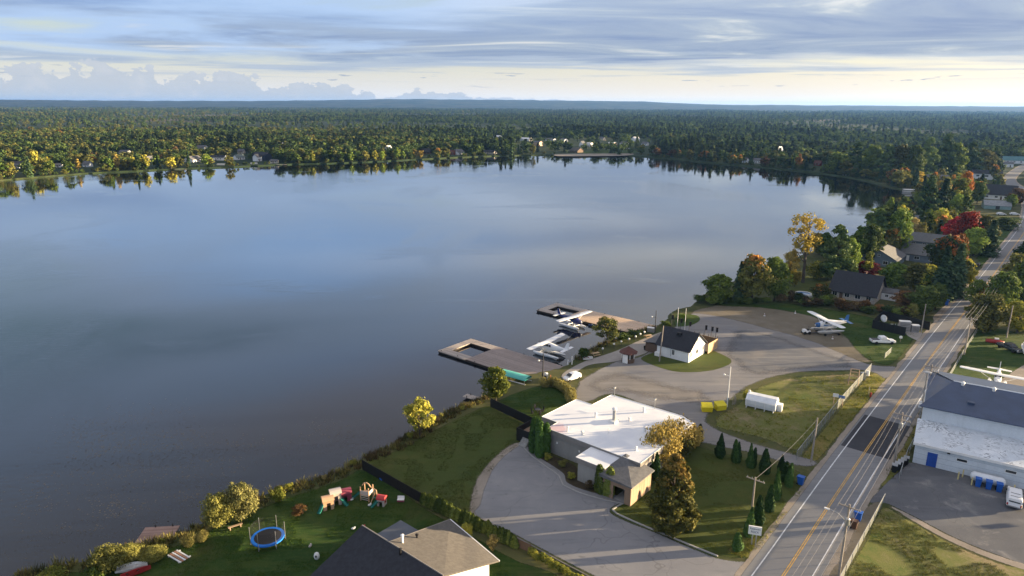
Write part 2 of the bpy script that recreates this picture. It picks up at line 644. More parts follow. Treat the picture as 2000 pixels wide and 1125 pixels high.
p_.inputs['Coat IOR'].default_value = 1.333
p_.inputs['Coat Roughness'].default_value = 0.03
p_.inputs['IOR'].default_value = 1.333
p_.inputs['Specular IOR Level'].default_value = 0.5
nt.put(p_.inputs['Roughness'], nt.m('ADD', 0.025, nt.m('MULTIPLY', gust, 0.08)))
nt.put(p_.inputs['Normal'], bn.outputs[0])
nt.put(p_.inputs['Coat Normal'], bn.outputs[0])
o_ = nt.n('ShaderNodeOutputMaterial')
nt.put(o_.inputs[0], p_.outputs[0])
water_mat = m
me = bpy.data.meshes.new('lake')
me.from_pydata([(-1500, -100, 0), (600, -100, 0), (600, 900, 0), (-1500, 900, 0)], [], [(0, 1, 2, 3)])
me.materials.append(water_mat)
tag(link('lake', me), 'calm grey blue lake reflecting the clouds and shore trees', 'lake', kind='structure')

OUT = 21000
outer = [(-OUT, -400), (OUT, -400), (OUT, OUT), (-OUT, OUT)]
extra_pts = [(x, y) for x in range(-12000, 12001, 3000) for y in range(1500, 20000, 3000)]
allp = [Vector(p) for p in outer + LAKE]
nl = len(LAKE)
edges = [(i, (i + 1) % 4) for i in range(4)] + [(4 + i, 4 + (i + 1) % nl) for i in range(nl)]
co, ed, fa, *_ = delaunay_2d_cdt(allp + [Vector(p) for p in extra_pts], edges, [], 0, 1e-3)
cx = [sum(co[i].x for i in f) / 3 for f in fa]
cy = [sum(co[i].y for i in f) / 3 for f in fa]
ins = inside(LAKE, cx, cy)
vs = [(p.x, p.y, LAND) for p in co]
fs = [tuple(f) for f, k in zip(fa, ins) if not k]
k0 = len(vs)
ar = sum(LAKE[i][0] * LAKE[(i + 1) % nl][1] - LAKE[(i + 1) % nl][0] * LAKE[i][1] for i in range(nl))
sgn = 1 if ar > 0 else -1
for i in range(nl):                       # the bank: down into the water
    a, b = Vector(LAKE[i - 1]), Vector(LAKE[(i + 1) % nl])
    d = (b - a).normalized()
    nn = Vector((-d.y, d.x)) * sgn
    p = Vector(LAKE[i])
    vs += [(p.x, p.y, LAND), (p.x + nn.x * 0.7, p.y + nn.y * 0.7, 0.25), (p.x + nn.x * 1.6, p.y + nn.y * 1.6, -0.5)]
for i in range(nl):
    j = (i + 1) % nl
    for q in (0, 1):
        f = (k0 + 3 * i + q, k0 + 3 * j + q, k0 + 3 * j + q + 1, k0 + 3 * i + q + 1)
        fs.append(f if sgn < 0 else f[::-1])
me = bpy.data.meshes.new('ground')
me.from_pydata(vs, [], fs)
if sum(p.normal.z for p in me.polygons) < 0:
    me.flip_normals()
m, nt = new_mat('rough_ground')
pos = nt.n('ShaderNodeNewGeometry').outputs['Position']
a = nt.noise(pos, 0.06, 5, 0.6, 0.4)
b = nt.noise(pos, 0.8, 4, 0.65)
far = nt.noise(nt.mapping(pos, scale=(1, 1, 0)), 0.0011, 5, 0.6)
c = nt.mix(nt.ss(a, 0.35, 0.65), (0.045, 0.060, 0.020), (0.10, 0.10, 0.040))
c = nt.mix(nt.m('MULTIPLY', nt.ss(b, 0.5, 0.7), 0.6), c, (0.14, 0.115, 0.06))
dist = nt.xyz(pos)[1]
wood = nt.mix(nt.ss(far, 0.40, 0.60), (0.020, 0.036, 0.018), (0.045, 0.062, 0.026))
wood = nt.mix(nt.ss(far, 0.56, 0.66), wood, (0.15, 0.11, 0.075))
c = nt.mix(nt.ss(dist, 430.0, 600.0), c, wood)
finish(nt, c, 0.95, 0.1, normal=bump(nt, b, 0.5, 0.1))
me.materials.append(m)
tag(link('ground', me), kind='structure')

# ------------------------------------------------------------------ lawns, lots, road
def px_loop(pts, step=1.2, curved=True):
    q = [G(x, y)[:2] for x, y in pts]
    return smooth_loop(q, step) if curved else straight_loop(q, step)


def mow(nt, pos, col):
    s = nt.noise(nt.mapping(pos, scale=(0.25, 2.2, 1), rot=(0, 0, R(-50))), 0.7, 3, 0.6)
    col = nt.mix(nt.m('MULTIPLY', nt.ss(s, 0.47, 0.60), 0.5), col, (0.066, 0.094, 0.020))
    f2 = nt.noise(pos, 1.6, 4, 0.7)
    col = nt.mix(nt.m('MULTIPLY', nt.ss(f2, 0.52, 0.72), 0.45), col, (0.085, 0.098, 0.026))
    d = nt.noise(pos, 0.11, 4, 0.6, 0.5)
    return nt.mix(nt.m('MULTIPLY', nt.ss(d, 0.56, 0.74), 0.5), col, (0.10, 0.085, 0.032))


def yard_mix(nt, pos, col):
    d = nt.noise(nt.mapping(pos, scale=(1, 1, 1)), 0.045, 5, 0.62, 0.8)
    col = nt.mix(nt.m('MULTIPLY', nt.ss(d, 0.46, 0.62), 0.75), col, (0.228, 0.21, 0.19))
    t = nt.noise(nt.mapping(pos, scale=(0.12, 1.3, 1), rot=(0, 0, R(-12))), 0.5, 5, 0.65, 0.4)
    col = nt.mix(nt.m('MULTIPLY', nt.ss(t, 0.52, 0.70), 0.55), col, (0.30, 0.285, 0.265))
    return nt.mix(nt.m('MULTIPLY', nt.ss(t, 0.45, 0.32), 0.5), col, (0.10, 0.105, 0.115))


def lot_mix(nt, pos, col):
    vo = nt.n('ShaderNodeTexVoronoi', feature='DISTANCE_TO_EDGE')
    wv = nt.mapping(pos)
    ad = nt.n('ShaderNodeVectorMath', operation='ADD')
    nn_ = nt.n('ShaderNodeTexNoise')
    nn_.inputs['Scale'].default_value = 0.25
    nt.put(nn_.inputs['Vector'], pos)
    sc = nt.n('ShaderNodeVectorMath', operation='SCALE')
    nt.put(sc.inputs[0], nn_.outputs[1])
    sc.inputs['Scale'].default_value = 5.0
    nt.put(ad.inputs[0], wv)
    nt.put(ad.inputs[1], sc.outputs[0])
    nt.put(vo.inputs['Vector'], ad.outputs[0])
    vo.inputs['Scale'].default_value = 0.085
    crack = nt.ss(vo.outputs['Distance'], 0.006, 0.001)
    st_ = nt.noise(pos, 0.22, 5, 0.65, 0.5)
    col = nt.mix(nt.m('MULTIPLY', nt.ss(st_, 0.56, 0.72), 0.5), col, (0.37, 0.35, 0.33))
    seam = nt.noise(nt.mapping(pos, scale=(0.06, 0.5, 1), rot=(0, 0, R(28))), 0.8, 4, 0.6, 0.2)
    col = nt.mix(nt.m('MULTIPLY', nt.ss(seam, 0.52, 0.62), 0.35), col, (0.17, 0.172, 0.18))
    spot = nt.noise(pos, 0.9, 2, 0.4)
    col = nt.mix(nt.m('MULTIPLY', nt.ss(spot, 0.70, 0.76), 0.4), col, (0.10, 0.10, 0.105))
    fine = nt.noise(nt.mapping(pos, scale=(0.3, 1.8, 1), rot=(0, 0, R(18))), 0.6, 5, 0.65)
    col = nt.mix(nt.m('MULTIPLY', nt.ss(fine, 0.55, 0.75), 0.35), col, (0.12, 0.125, 0.135))
    return nt.mix(nt.m('MULTIPLY', crack, 0.4), col, (0.09, 0.09, 0.092))


def road_mix(nt, pos, col):
    d = nt.m('ADD', nt.m('MULTIPLY', nt.xyz(pos)[0], -EX.y), nt.m('MULTIPLY', nt.xyz(pos)[1], EX.x))
    al = nt.mapping(pos, scale=(0.05, 1.6, 1), rot=(0, 0, -ROAD))
    t = nt.noise(al, 1.0, 5, 0.6)
    col = nt.mix(nt.m('MULTIPLY', nt.ss(t, 0.45, 0.65), 0.5), col, (0.165, 0.17, 0.18))
    return col


LAWN = ground_mat('mown_lawn', ((0.018, 0.050, 0.008), (0.030, 0.068, 0.011), (0.070, 0.098, 0.018)), (0.07, 0.5, 4.0), extra=mow, bmp=0.6)
LAWN_B = ground_mat('olive_lawn', ((0.042, 0.064, 0.013), (0.060, 0.078, 0.016), (0.092, 0.096, 0.024)), (0.08, 0.6, 4.0), extra=mow)  # more olive than the mown lawn
FIELD = ground_mat('dry_field_grass', ((0.085, 0.135, 0.024), (0.155, 0.165, 0.044), (0.28, 0.22, 0.125)), (0.09, 0.5, 3.0), bmp=0.8)
VERGE = ground_mat('verge_grass', ((0.085, 0.115, 0.020), (0.160, 0.155, 0.034), (0.26, 0.20, 0.065)), (0.12, 0.7, 3.0), bmp=0.9)
LOT = ground_mat('worn_lot_asphalt', ((0.195, 0.195, 0.205), (0.228, 0.226, 0.234), (0.28, 0.272, 0.268)), (0.05, 0.3, 6.0), bmp=0.1, extra=lot_mix, rough=0.85)
YARD = ground_mat('yard_gravel', ((0.165, 0.165, 0.175), (0.205, 0.20, 0.205), (0.26, 0.248, 0.235)), (0.04, 0.25, 4.0), bmp=0.2, extra=yard_mix, rough=0.9)
DIRT = ground_mat('packed_dirt', ((0.115, 0.100, 0.070), (0.17, 0.145, 0.105), (0.22, 0.19, 0.15)), (0.06, 0.3, 3.0), bmp=0.3)
SAND = ground_mat('sandy_shoulder', ((0.20, 0.17, 0.135), (0.28, 0.24, 0.195), (0.36, 0.31, 0.26)), (0.1, 0.6, 4.0), bmp=0.3)
ASPH = ground_mat('road_asphalt', ((0.175, 0.178, 0.186), (0.205, 0.206, 0.212), (0.235, 0.234, 0.236)), (0.03, 0.3, 5.0), bmp=0.08, ragged=0.25, extra=road_mix, rough=0.85)
PATCH = ground_mat('fresh_asphalt', ((0.042, 0.043, 0.05), (0.052, 0.053, 0.06), (0.068, 0.068, 0.074)), (0.1, 0.5, 5.0), bmp=0.05, ragged=0.1)
DRIVE = ground_mat('driveway_asphalt', ((0.085, 0.088, 0.098), (0.12, 0.122, 0.132), (0.17, 0.168, 0.165)), (0.06, 0.3, 5.0), bmp=0.1, extra=lot_mix)
YARD_D = ground_mat('yard_asphalt_dark', ((0.115, 0.12, 0.132), (0.145, 0.148, 0.158), (0.185, 0.183, 0.182)), (0.06, 0.25, 3.0), bmp=0.1, extra=yard_mix, ragged=0.9, soft=0.3)
YARD_S = ground_mat('yard_sandy_gravel', ((0.185, 0.17, 0.155), (0.225, 0.205, 0.185), (0.28, 0.25, 0.22)), (0.08, 0.3, 3.0), bmp=0.2, extra=yard_mix, ragged=1.0, soft=0.4)
WALK = ground_mat('concrete_walk', ((0.25, 0.225, 0.205), (0.30, 0.275, 0.25), (0.36, 0.33, 0.30)), (0.1, 0.6, 5.0), bmp=0.1, ragged=0.2)
PALEW = ground_mat('pale_concrete', ((0.34, 0.32, 0.30), (0.40, 0.38, 0.36), (0.46, 0.44, 0.42)), (0.1, 0.6, 5.0), bmp=0.1, ragged=0.15)

Z = LAND
sheet('lawn_playground', px_loop([(60, 1130), (180, 1112), (300, 1078), (345, 1064), (400, 1040), (450, 1014), (510, 992), (565, 970), (620, 953), (668, 935), (700, 916), (720, 918), (780, 955), (822, 985), (900, 1032), (1000, 1088), (1110, 1150), (1000, 1400), (300, 1400), (0, 1300)]), LAWN, Z + .008, 0.7)
sheet('lawn_lakeside', px_loop([(712, 912), (790, 872), (850, 838), (925, 802), (958, 792), (1005, 815), (1042, 838), (1018, 866), (966, 902), (936, 945), (924, 1003), (870, 990), (822, 975)], 1.0), LAWN_B, Z + .008, 0.7)
sheet('lawn_terrace', px_loop([(968, 790), (985, 776), (1020, 762), (1060, 752), (1090, 755), (1112, 770), (1120, 790), (1090, 815), (1040, 828), (1005, 812)], 1.0), LAWN, Z + .008, 0.6)
sheet('sand_lot_rim', px_loop([(1008, 862), (955, 898), (922, 945), (912, 1004), (940, 1012), (1000, 990), (1060, 920), (1060, 880)], 0.8), SAND, Z + .012, 1.2)
sheet('parking_lot', px_loop([(1022, 868), (990, 884), (962, 912), (944, 950), (934, 985), (925, 1006), (1000, 1044), (1100, 1098), (1180, 1140), (1260, 1200), (1370, 1300), (1440, 1200), (1478, 1115), (1462, 1096), (1402, 1088), (1300, 1046), (1195, 1000), (1236, 976), (1180, 958), (1130, 938), (1067, 888)], 0.8), LOT, Z + .020, 0.8)
sheet('lawn_front', px_loop([(1197, 1000), (1232, 976), (1262, 955), (1290, 920), (1330, 880), (1352, 868), (1400, 882), (1500, 902), (1550, 916), (1578, 935), (1560, 968), (1520, 1020), (1472, 1084), (1452, 1092), (1402, 1086), (1300, 1044)], 0.9), LAWN_B, Z + .010, 0.6)
sheet('verge_front', px_loop([(1560, 950), (1572, 950), (1560, 975), (1520, 1028), (1480, 1082), (1462, 1094), (1440, 1088), (1412, 1080), (1430, 1060), (1480, 1040), (1520, 1000)], 0.8), VERGE, Z + .014, 1.2)
sheet('dirt_apron', px_loop([(1345, 610), (1370, 600), (1440, 588), (1540, 598), (1640, 634), (1700, 700), (1725, 716), (1600, 690), (1460, 650), (1380, 628)], 1.5), DIRT, Z + .010, 2.5)
sheet('lawn_trailer', px_loop([(1380, 596), (1450, 584), (1560, 594), (1700, 618), (1800, 650), (1790, 668), (1752, 712), (1712, 712), (1672, 690), (1640, 655), (1590, 622), (1500, 604), (1430, 600)], 1.5), LAWN, Z + .014, 2.5)
sheet('gravel_yard', px_loop([(1116, 790), (1122, 752), (1134, 738), (1200, 704), (1252, 692), (1290, 652), (1318, 634), (1345, 612), (1375, 612), (1430, 622), (1500, 640), (1580, 662), (1650, 690), (1704, 711), (1765, 716), (1738, 746), (1696, 727), (1640, 726), (1560, 730), (1495, 744), (1455, 764), (1425, 788), (1395, 804), (1388, 826), (1438, 850), (1500, 870), (1600, 900), (1592, 914), (1552, 912), (1480, 892), (1400, 874), (1350, 858), (1338, 820), (1250, 790), (1196, 772), (1156, 786)], 1.1), YARD, Z + .018, 2.0)
sheet('yard_asphalt', px_loop([(1405, 690), (1420, 660), (1440, 640), (1520, 655), (1600, 682), (1680, 708), (1700, 720), (1600, 722), (1500, 736), (1460, 748), (1432, 735), (1432, 712)], 1.2), YARD_D, Z + .021, 5.0)
sheet('yard_sand', px_loop([(1130, 770), (1150, 740), (1210, 725), (1300, 745), (1380, 760), (1440, 752), (1450, 764), (1410, 790), (1330, 790), (1240, 775), (1180, 770)], 1.2), YARD_S, Z + .0215, 5.0)
sheet('lawn_boathouse', px_loop([(1251, 699), (1275, 714), (1325, 727), (1385, 725), (1424, 713), (1428, 702), (1404, 689), (1378, 680), (1340, 690), (1290, 686)], 0.7), LAWN_B, Z + .024, 0.4)
sheet('grass_ramp', px_loop([(1316, 628), (1330, 614), (1362, 616), (1368, 626), (1350, 636), (1322, 638)], 0.8), LAWN, Z + .024, 0.6)
sheet('dry_field', px_loop([(1392, 836), (1392, 810), (1422, 794), (1452, 768), (1492, 747), (1560, 733), (1640, 729), (1694, 730), (1640, 800), (1560, 890), (1510, 868), (1440, 848)], 1.0), FIELD, Z + .022, 2.6)
sheet('verge_fence', px_loop([(1698, 730), (1716, 730), (1732, 742), (1690, 792), (1640, 852), (1600, 900), (1572, 903), (1562, 892), (1630, 808)], 1.0), VERGE, Z + .012, 0.8)
sheet('hangar_driveway', px_loop([(1690, 985), (1716, 955), (1760, 915), (1800, 905), (2060, 965), (2140, 1010), (2100, 1130), (1960, 1090), (1860, 1050), (1780, 1008), (1722, 982)], 1.0), DRIVE, Z + .020, 0.6)
sheet('pale_drive_edge', px_loop([(1722, 980), (1780, 1006), (1860, 1048), (1960, 1088), (2100, 1128), (2100, 1142), (1950, 1098), (1850, 1056), (1775, 1014)], 0.8), SAND, Z + .024, 0.4)
sheet('dry_lawn', px_loop([(1722, 990), (1775, 1014), (1850, 1056), (1950, 1098), (2100, 1140), (2100, 1400), (1600, 1400), (1640, 1150), (1690, 1050)], 1.0), FIELD, Z + .012, 0.8)
sheet('verge_brown', px_loop([(1688, 988), (1722, 982), (1700, 1030), (1660, 1110), (1630, 1180), (1590, 1180), (1640, 1070)], 0.9), DIRT, Z + .014, 0.6)
sheet('verge_ditch', px_loop([(1716, 942), (1742, 948), (1762, 915), (1790, 868), (1812, 812), (1838, 765), (1826, 758), (1800, 800), (1760, 872)], 0.9), VERGE, Z + .014, 0.6)
sheet('lawn_hangar', px_loop([(1842, 748), (1872, 700), (1908, 642), (1990, 650), (2080, 690), (1970, 735), (1940, 768), (1890, 764)], 1.2), LAWN, Z + .012, 0.9)
sheet('concrete_pad', px_loop([(1930, 772), (1962, 735), (2040, 698), (2140, 720), (2140, 860), (2000, 800)], 1.2), SAND, Z + .018, 0.5)
sheet('lawn_cottage', px_loop([(1530, 580), (1540, 552), (1580, 538), (1640, 535), (1640, 560), (1600, 585)], 1.2), LAWN_B, Z + .012, 0.9)
sheet('lawn_roadside', px_loop([(1905, 505), (1940, 450), (1975, 428), (1985, 440), (1950, 488), (1918, 520)], 2.0), LAWN, Z + .012, 1.0)
sheet('driveway_cottage', px_loop([(1820, 620), (1850, 592), (1888, 575), (1880, 590), (1850, 612), (1835, 628)], 1.0), SAND, Z + .016, 0.6)
sheet('driveway_enclosure', px_loop([(1765, 642), (1800, 650), (1812, 660), (1800, 668), (1772, 656)], 0.8), WALK, Z + .018, 0.5)
sheet('shore_walk', px_loop([(1100, 728), (1140, 706), (1200, 686), (1250, 664), (1292, 648), (1300, 654), (1276, 674), (1262, 690), (1205, 706), (1150, 714), (1112, 738), (1098, 740)], 0.7), WALK, Z + .022, 0.35)
sheet('beach', px_loop([(1085, 301), (1140, 300), (1220, 299.5), (1240, 301), (1220, 304), (1150, 305), (1090, 305)], 6), SAND, Z + .02, 2)
sheet('village_green', px_loop([(1120, 297), (1160, 293), (1215, 292), (1260, 296), (1220, 299), (1150, 300)], 8), LAWN, Z + .016, 3)

rc = [(-110, 0.2), (-60, 0.3), (-14, 0.7), (4, 1.0), (30, 1.3), (87, 1.5), (132, 1.2), (165, 0.6), (240, 0.3), (330, 0.3), (420, 5), (510, 16.7), (598, 31.3), (735, 34), (850, 30), (1100, 20)]
road_line = smooth_loop([W(s, t)[:2] for s, t in rc], 3.0, closed=False)
ribbon('road_shoulder', road_line, -4.8, 5.1, Z + .026, SAND, wob=0.25)
ribbon('road', road_line, -4.0, 4.3, Z + .032, ASPH)
LINE_W = pm('road_paint_white', (0.70, 0.70, 0.70), 0.6, 0.25, 1.5)
LINE_Y = pm('road_paint_yellow', (0.62, 0.36, 0.07), 0.6, 0.3, 1.5)
near_road = [p for p in road_line if p[1] < 500]
pl = [W(s, 1.0 + 0.3 * (s / 87))[:2] for s in (29.0, 33, 37, 41, 45.0)]
ribbon('road_patch', pl, -3.9, 4.2, Z + .036, PATCH)
for nm, o0, mt in (('edge_line', 2.95, LINE_W), ('edge_line', -2.95, LINE_W), ('centre_line', 0.06, LINE_Y), ('centre_line', -0.18, LINE_Y)):
    ribbon(nm, near_road, o0, o0 + (0.16 if mt is LINE_W else 0.11), Z + .040, mt, edge=False)

# ------------------------------------------------------------------ far hills
prof_x = [-900, -300, 0, 250, 500, 640, 770, 900, 1000, 1150, 1250, 1320, 1400, 1700, 2000, 2600, 3000]
prof_h = [84, 86, 84, 80, 86, 104, 132, 128, 126, 116, 112, 86, 66, 60, 60, 60, 60]
vs, fs = [], []
NA, ND = 220, 9
hr = random.Random(5)
noise1 = [hr.uniform(-1, 1) for _ in range(400)]
for i in range(NA):
    pxx = -900 + 3900 * i / (NA - 1)
    x, y, q = ray(pxx, 203)
    L = math.hypot(x, y)
    hh = float(np.interp(pxx, prof_x, prof_h)) + 4 * noise1[i] * (1 if i % 2 else 0.4)
    for j in range(ND):
        f = j / (ND - 1)
        D = 8200 + 5000 * f
        z = 1.2 + hh * (math.sin(min(1, f / 0.75) * math.pi / 2) ** 1.6 if f <= 0.75 else 1 - 0.4 * (f - .75) / .25) + 2.5 * noise1[(i * 7 + j * 31) % 400] * (0 if j == 0 else 1)
        vs.append((x / L * D, y / L * D, z if j else 0.6))
for i in range(NA - 1):
    for j in range(ND - 1):
        fs.append((i * ND + j, (i + 1) * ND + j, (i + 1) * ND + j + 1, i * ND + j + 1))
me = bpy.data.meshes.new('hills')
me.from_pydata(vs, [], fs)
me.shade_smooth()
m, nt = new_mat('wooded_hills')
pos = nt.n('ShaderNodeNewGeometry').outputs['Position']
a = nt.noise(pos, 0.004, 6, 0.65)
finish(nt, nt.mix(nt.ss(a, 0.4, 0.62), (0.018, 0.032, 0.018), (0.05, 0.055, 0.026)), 0.95, 0.05)
me.materials.append(m)
hl_o = tag(link('hills', me), kind='structure')
if me.polygons[0].normal.z < 0:
    me.flip_normals()
# ------------------------------------------------------------------ foliage
def leaf_mat(name, c1, c2, c3=None, transl=0.22, var=0.45):
    if name in _mats:
        return _mats[name]
    m, nt = new_mat(name)
    oi = nt.n('ShaderNodeObjectInfo')
    at = nt.n('ShaderNodeAttribute', attribute_name='v')
    pos = nt.n('ShaderNodeTexCoord').outputs['Object']
    a = nt.noise(pos, 0.55, 3, 0.6)
    f = nt.m('ADD', nt.m('MULTIPLY', at.outputs['Fac'], 0.55), nt.m('MULTIPLY', a, 0.5))
    f = nt.m('ADD', f, nt.m('MULTIPLY', nt.m('SUBTRACT', oi.outputs['Random'], 0.5), 1.1 * var))
    c = nt.mix(nt.ss(f, 0.25, 0.80), c1, c2)
    if c3:
        z = nt.xyz(pos)[2]
        g = nt.m('ADD', nt.m('MULTIPLY', z, 0.09), nt.m('MULTIPLY', at.outputs['Fac'], 0.55))
        c = nt.mix(nt.ss(g, 0.92, 1.25), c, c3)
    hs = nt.n('ShaderNodeHueSaturation')
    nt.put(hs.inputs['Color'], c)
    nt.put(hs.inputs['Value'], nt.m('ADD', 1.02 - var / 2, nt.m('MULTIPLY', oi.outputs['Random'], var)))
    finish(nt, hs.outputs[0], 0.75, 0.12, transl=transl)
    _mats[name] = m
    return m


LF = dict(
    green=leaf_mat('leaf_green', (0.046, 0.082, 0.018), (0.165, 0.215, 0.040)),
    bright=leaf_mat('leaf_bright_green', (0.062, 0.116, 0.022), (0.217, 0.287, 0.050)),
    olive=leaf_mat('leaf_olive', (0.078, 0.085, 0.025), (0.217, 0.209, 0.053)),
    dark=leaf_mat('leaf_dark_green', (0.028, 0.052, 0.014), (0.088, 0.120, 0.028)),
    spruce=leaf_mat('needle_spruce', (0.018, 0.048, 0.025), (0.071, 0.115, 0.053), transl=0.08),
    pine=leaf_mat('needle_pine', (0.036, 0.076, 0.028), (0.138, 0.190, 0.057), transl=0.1),
    thuja=leaf_mat('leaf_thuja', (0.018, 0.046, 0.014), (0.053, 0.107, 0.025), transl=0.08),
    thuja2=leaf_mat('leaf_thuja_light', (0.054, 0.085, 0.019), (0.163, 0.194, 0.043), transl=0.1),
    blade=leaf_mat('grass_blade', (0.034, 0.080, 0.012), (0.110, 0.165, 0.028)),
    blade_dry=leaf_mat('grass_blade_dry', (0.050, 0.070, 0.014), (0.125, 0.135, 0.032)),
    yellow=leaf_mat('leaf_yellow', (0.160, 0.135, 0.022), (0.420, 0.310, 0.050)),
    yellowgreen=leaf_mat('leaf_yellow_green', (0.116, 0.147, 0.025), (0.372, 0.341, 0.056)),
    gold=leaf_mat('leaf_gold', (0.17, 0.135, 0.035), (0.46, 0.345, 0.09)),
    orange=leaf_mat('leaf_orange', (0.149, 0.063, 0.018), (0.460, 0.184, 0.034)),
    red=leaf_mat('leaf_red', (0.163, 0.020, 0.015), (0.525, 0.069, 0.037)),
    crimson=leaf_mat('leaf_crimson', (0.110, 0.011, 0.016), (0.357, 0.030, 0.041)),
    rust=leaf_mat('leaf_rust', (0.093, 0.056, 0.025), (0.256, 0.132, 0.046)),
    beech=leaf_mat('leaf_beech', (0.070, 0.076, 0.020), (0.255, 0.225, 0.050), (0.30, 0.20, 0.050)),
    turning=leaf_mat('leaf_turning', (0.062, 0.081, 0.022), (0.178, 0.178, 0.043), (0.500, 0.202, 0.046)),
    redtop=leaf_mat('leaf_red_top', (0.039, 0.066, 0.024), (0.145, 0.165, 0.043), (0.600, 0.165, 0.057)),
    straw=leaf_mat('leaf_straw', (0.150, 0.125, 0.050), (0.360, 0.290, 0.110)),
    reed=leaf_mat('leaf_reed', (0.110, 0.110, 0.033), (0.308, 0.264, 0.083)),
    brown=leaf_mat('leaf_brown', (0.070, 0.053, 0.028), (0.186, 0.132, 0.062)),
    willow=leaf_mat('leaf_willow', (0.105, 0.110, 0.035), (0.25, 0.235, 0.085)),
)
BARK = pm('bark', (0.075, 0.060, 0.048), 0.9, 0.3, 3.0)
BARK_PALE = pm('bark_pale', (0.32, 0.29, 0.25), 0.85, 0.3, 3.0)


def np_mesh(name, verts, quads, v):
    me = bpy.data.meshes.new(name)
    me.from_pydata(verts.tolist(), [], quads.tolist())
    at = me.attributes.new('v', 'FLOAT', 'POINT')
    at.data.foreach_set('value', v.astype(np.float32))
    return me


def leaves_at(pos, nrm, size, rng, aspect=1.0, hang=0.0):
    n = len(pos)
    nrm = nrm / np.maximum(np.linalg.norm(nrm, axis=1, keepdims=True), 1e-6)
    t = rng.normal(size=(n, 3))
    t[:, 2] += hang
    t -= nrm * np.sum(t * nrm, axis=1, keepdims=True)
    t /= np.maximum(np.linalg.norm(t, axis=1, keepdims=True), 1e-6)
    b = np.cross(nrm, t)
    s = (size * rng.uniform(0.6, 1.25, (n, 1)))
    t, b = t * s * aspect, b * s
    bow = nrm * s * 0.25
    V = np.stack([pos - t - b * 0.35 - bow, pos - t * 0.2 - b, pos + t * 1.0 + b * 0.1 - bow, pos + t * 0.1 + b], 1).reshape(-1, 3)
    F = np.arange(4 * n).reshape(n, 4)
    return V, F


def rdir(rng, n, up=0.0):
    d = rng.normal(size=(n, 3))
    d[:, 2] += up
    return d / np.linalg.norm(d, axis=1, keepdims=True)


def clumps(name, cen, rad, per, leaf, rng, flat=1.0, up=0.35, hang=0.0, aspect=1.0):
    P, N, V0 = [], [], []
    for c, r in zip(cen, rad):
        k = max(3, int(per * rng.uniform(0.7, 1.3)))
        d = rdir(rng, k, up)
        q = rng.uniform(0.55, 1.05, (k, 1))
        P.append(c + d * r * q * np.array([1, 1, flat]))
        N.append(d + rng.normal(size=(k, 3)) * 0.38)
        V0.append(np.clip(rng.uniform(0.15, 0.85) + rng.normal(size=k) * 0.22, 0, 1))
    P, N, V0 = np.concatenate(P), np.concatenate(N), np.concatenate(V0)
    V, F = leaves_at(P, N, leaf, rng, aspect, hang)
    return np_mesh(name, V, F, np.repeat(V0, 4))


def crown_round(name, seed, nc, per, leaf, h=10.0, r=3.6, z0=2.0, top=0.55, hollow=0.5, cr=0.30):
    """uneven oval crown of leaf clumps; h is the tree's height"""
    rng = np.random.default_rng(seed)
    d = rdir(rng, nc)
    q = rng.uniform(hollow, 1.0, nc) ** 0.6
    hz = (h - z0) / 2
    cz = z0 + hz * (0.9 + 0.2 * (top - 0.5))
    z = d[:, 2] * q
    wid = np.where(z > 0, 1 - (1 - top) * 0.55 * z, 1 + 0.25 * z) * rng.uniform(0.62, 1.2, nc)
    cen = np.stack([d[:, 0] * q * r * wid * 0.82, d[:, 1] * q * r * wid * 0.82, cz + z * hz * 0.86], 1)
    rad = r * cr * rng.uniform(0.55, 1.45, nc)
    return clumps(name, cen, rad, per, leaf, rng, 0.8)


def crown_cone(name, seed, nc, per, leaf, h, r):
    """broad cone of leaf clumps reaching the ground"""
    rng = np.random.default_rng(seed)
    f = rng.uniform(0, 1, nc) ** 1.35
    an = rng.uniform(0, 6.283, nc)
    prof = r * np.where(f < .2, .78 + .22 * np.sin(f / .2 * 1.57), (1 - (f - .2) / .8) ** .62) * rng.uniform(.75, 1.05, nc)
    cen = np.stack([np.cos(an) * prof * .85, np.sin(an) * prof * .85, .5 + f * (h - 1.0)], 1)
    rad = r * .2 * rng.uniform(.7, 1.3, nc) * (1.1 - .4 * f)
    return clumps(name, cen, rad, per, leaf, rng, .9, .25)


def crown_tiers(name, seed, levels, arms, segs, leaf, h=10.0, r=2.2, droop=0.35, z0=0.5, power=0.85):
    """spruce: whorls of drooping branches"""
    rng = np.random.default_rng(seed)
    P, N, V0 = [], [], []
    for i in range(levels):
        f = i / (levels - 1)
        zz = z0 + (h - z0) * f
        rr = r * (1 - f) ** power * rng.uniform(0.8, 1.15) + 0.08
        ph = rng.uniform(0, 6.28)
        for a in range(arms):
            an = ph + 6.283 * a / arms + rng.normal() * 0.15
            L = rr * rng.uniform(0.65, 1.15)
            for s in range(segs):
                q = (s + 0.7) / segs
                P.append([math.cos(an) * L * q, math.sin(an) * L * q, zz - droop * L * q * q + rng.normal() * 0.08])
                N.append([math.cos(an) * 0.5 + rng.normal() * .4, math.sin(an) * 0.5 + rng.normal() * .4, 0.8])
                V0.append(min(1, max(0, q * 0.6 + rng.normal() * 0.2 + 0.1)))
    P, N, V0 = np.array(P), np.array(N), np.array(V0)
    V, F = leaves_at(P, N, leaf, rng, 1.25)
    return np_mesh(name, V, F, np.repeat(V0, 4))


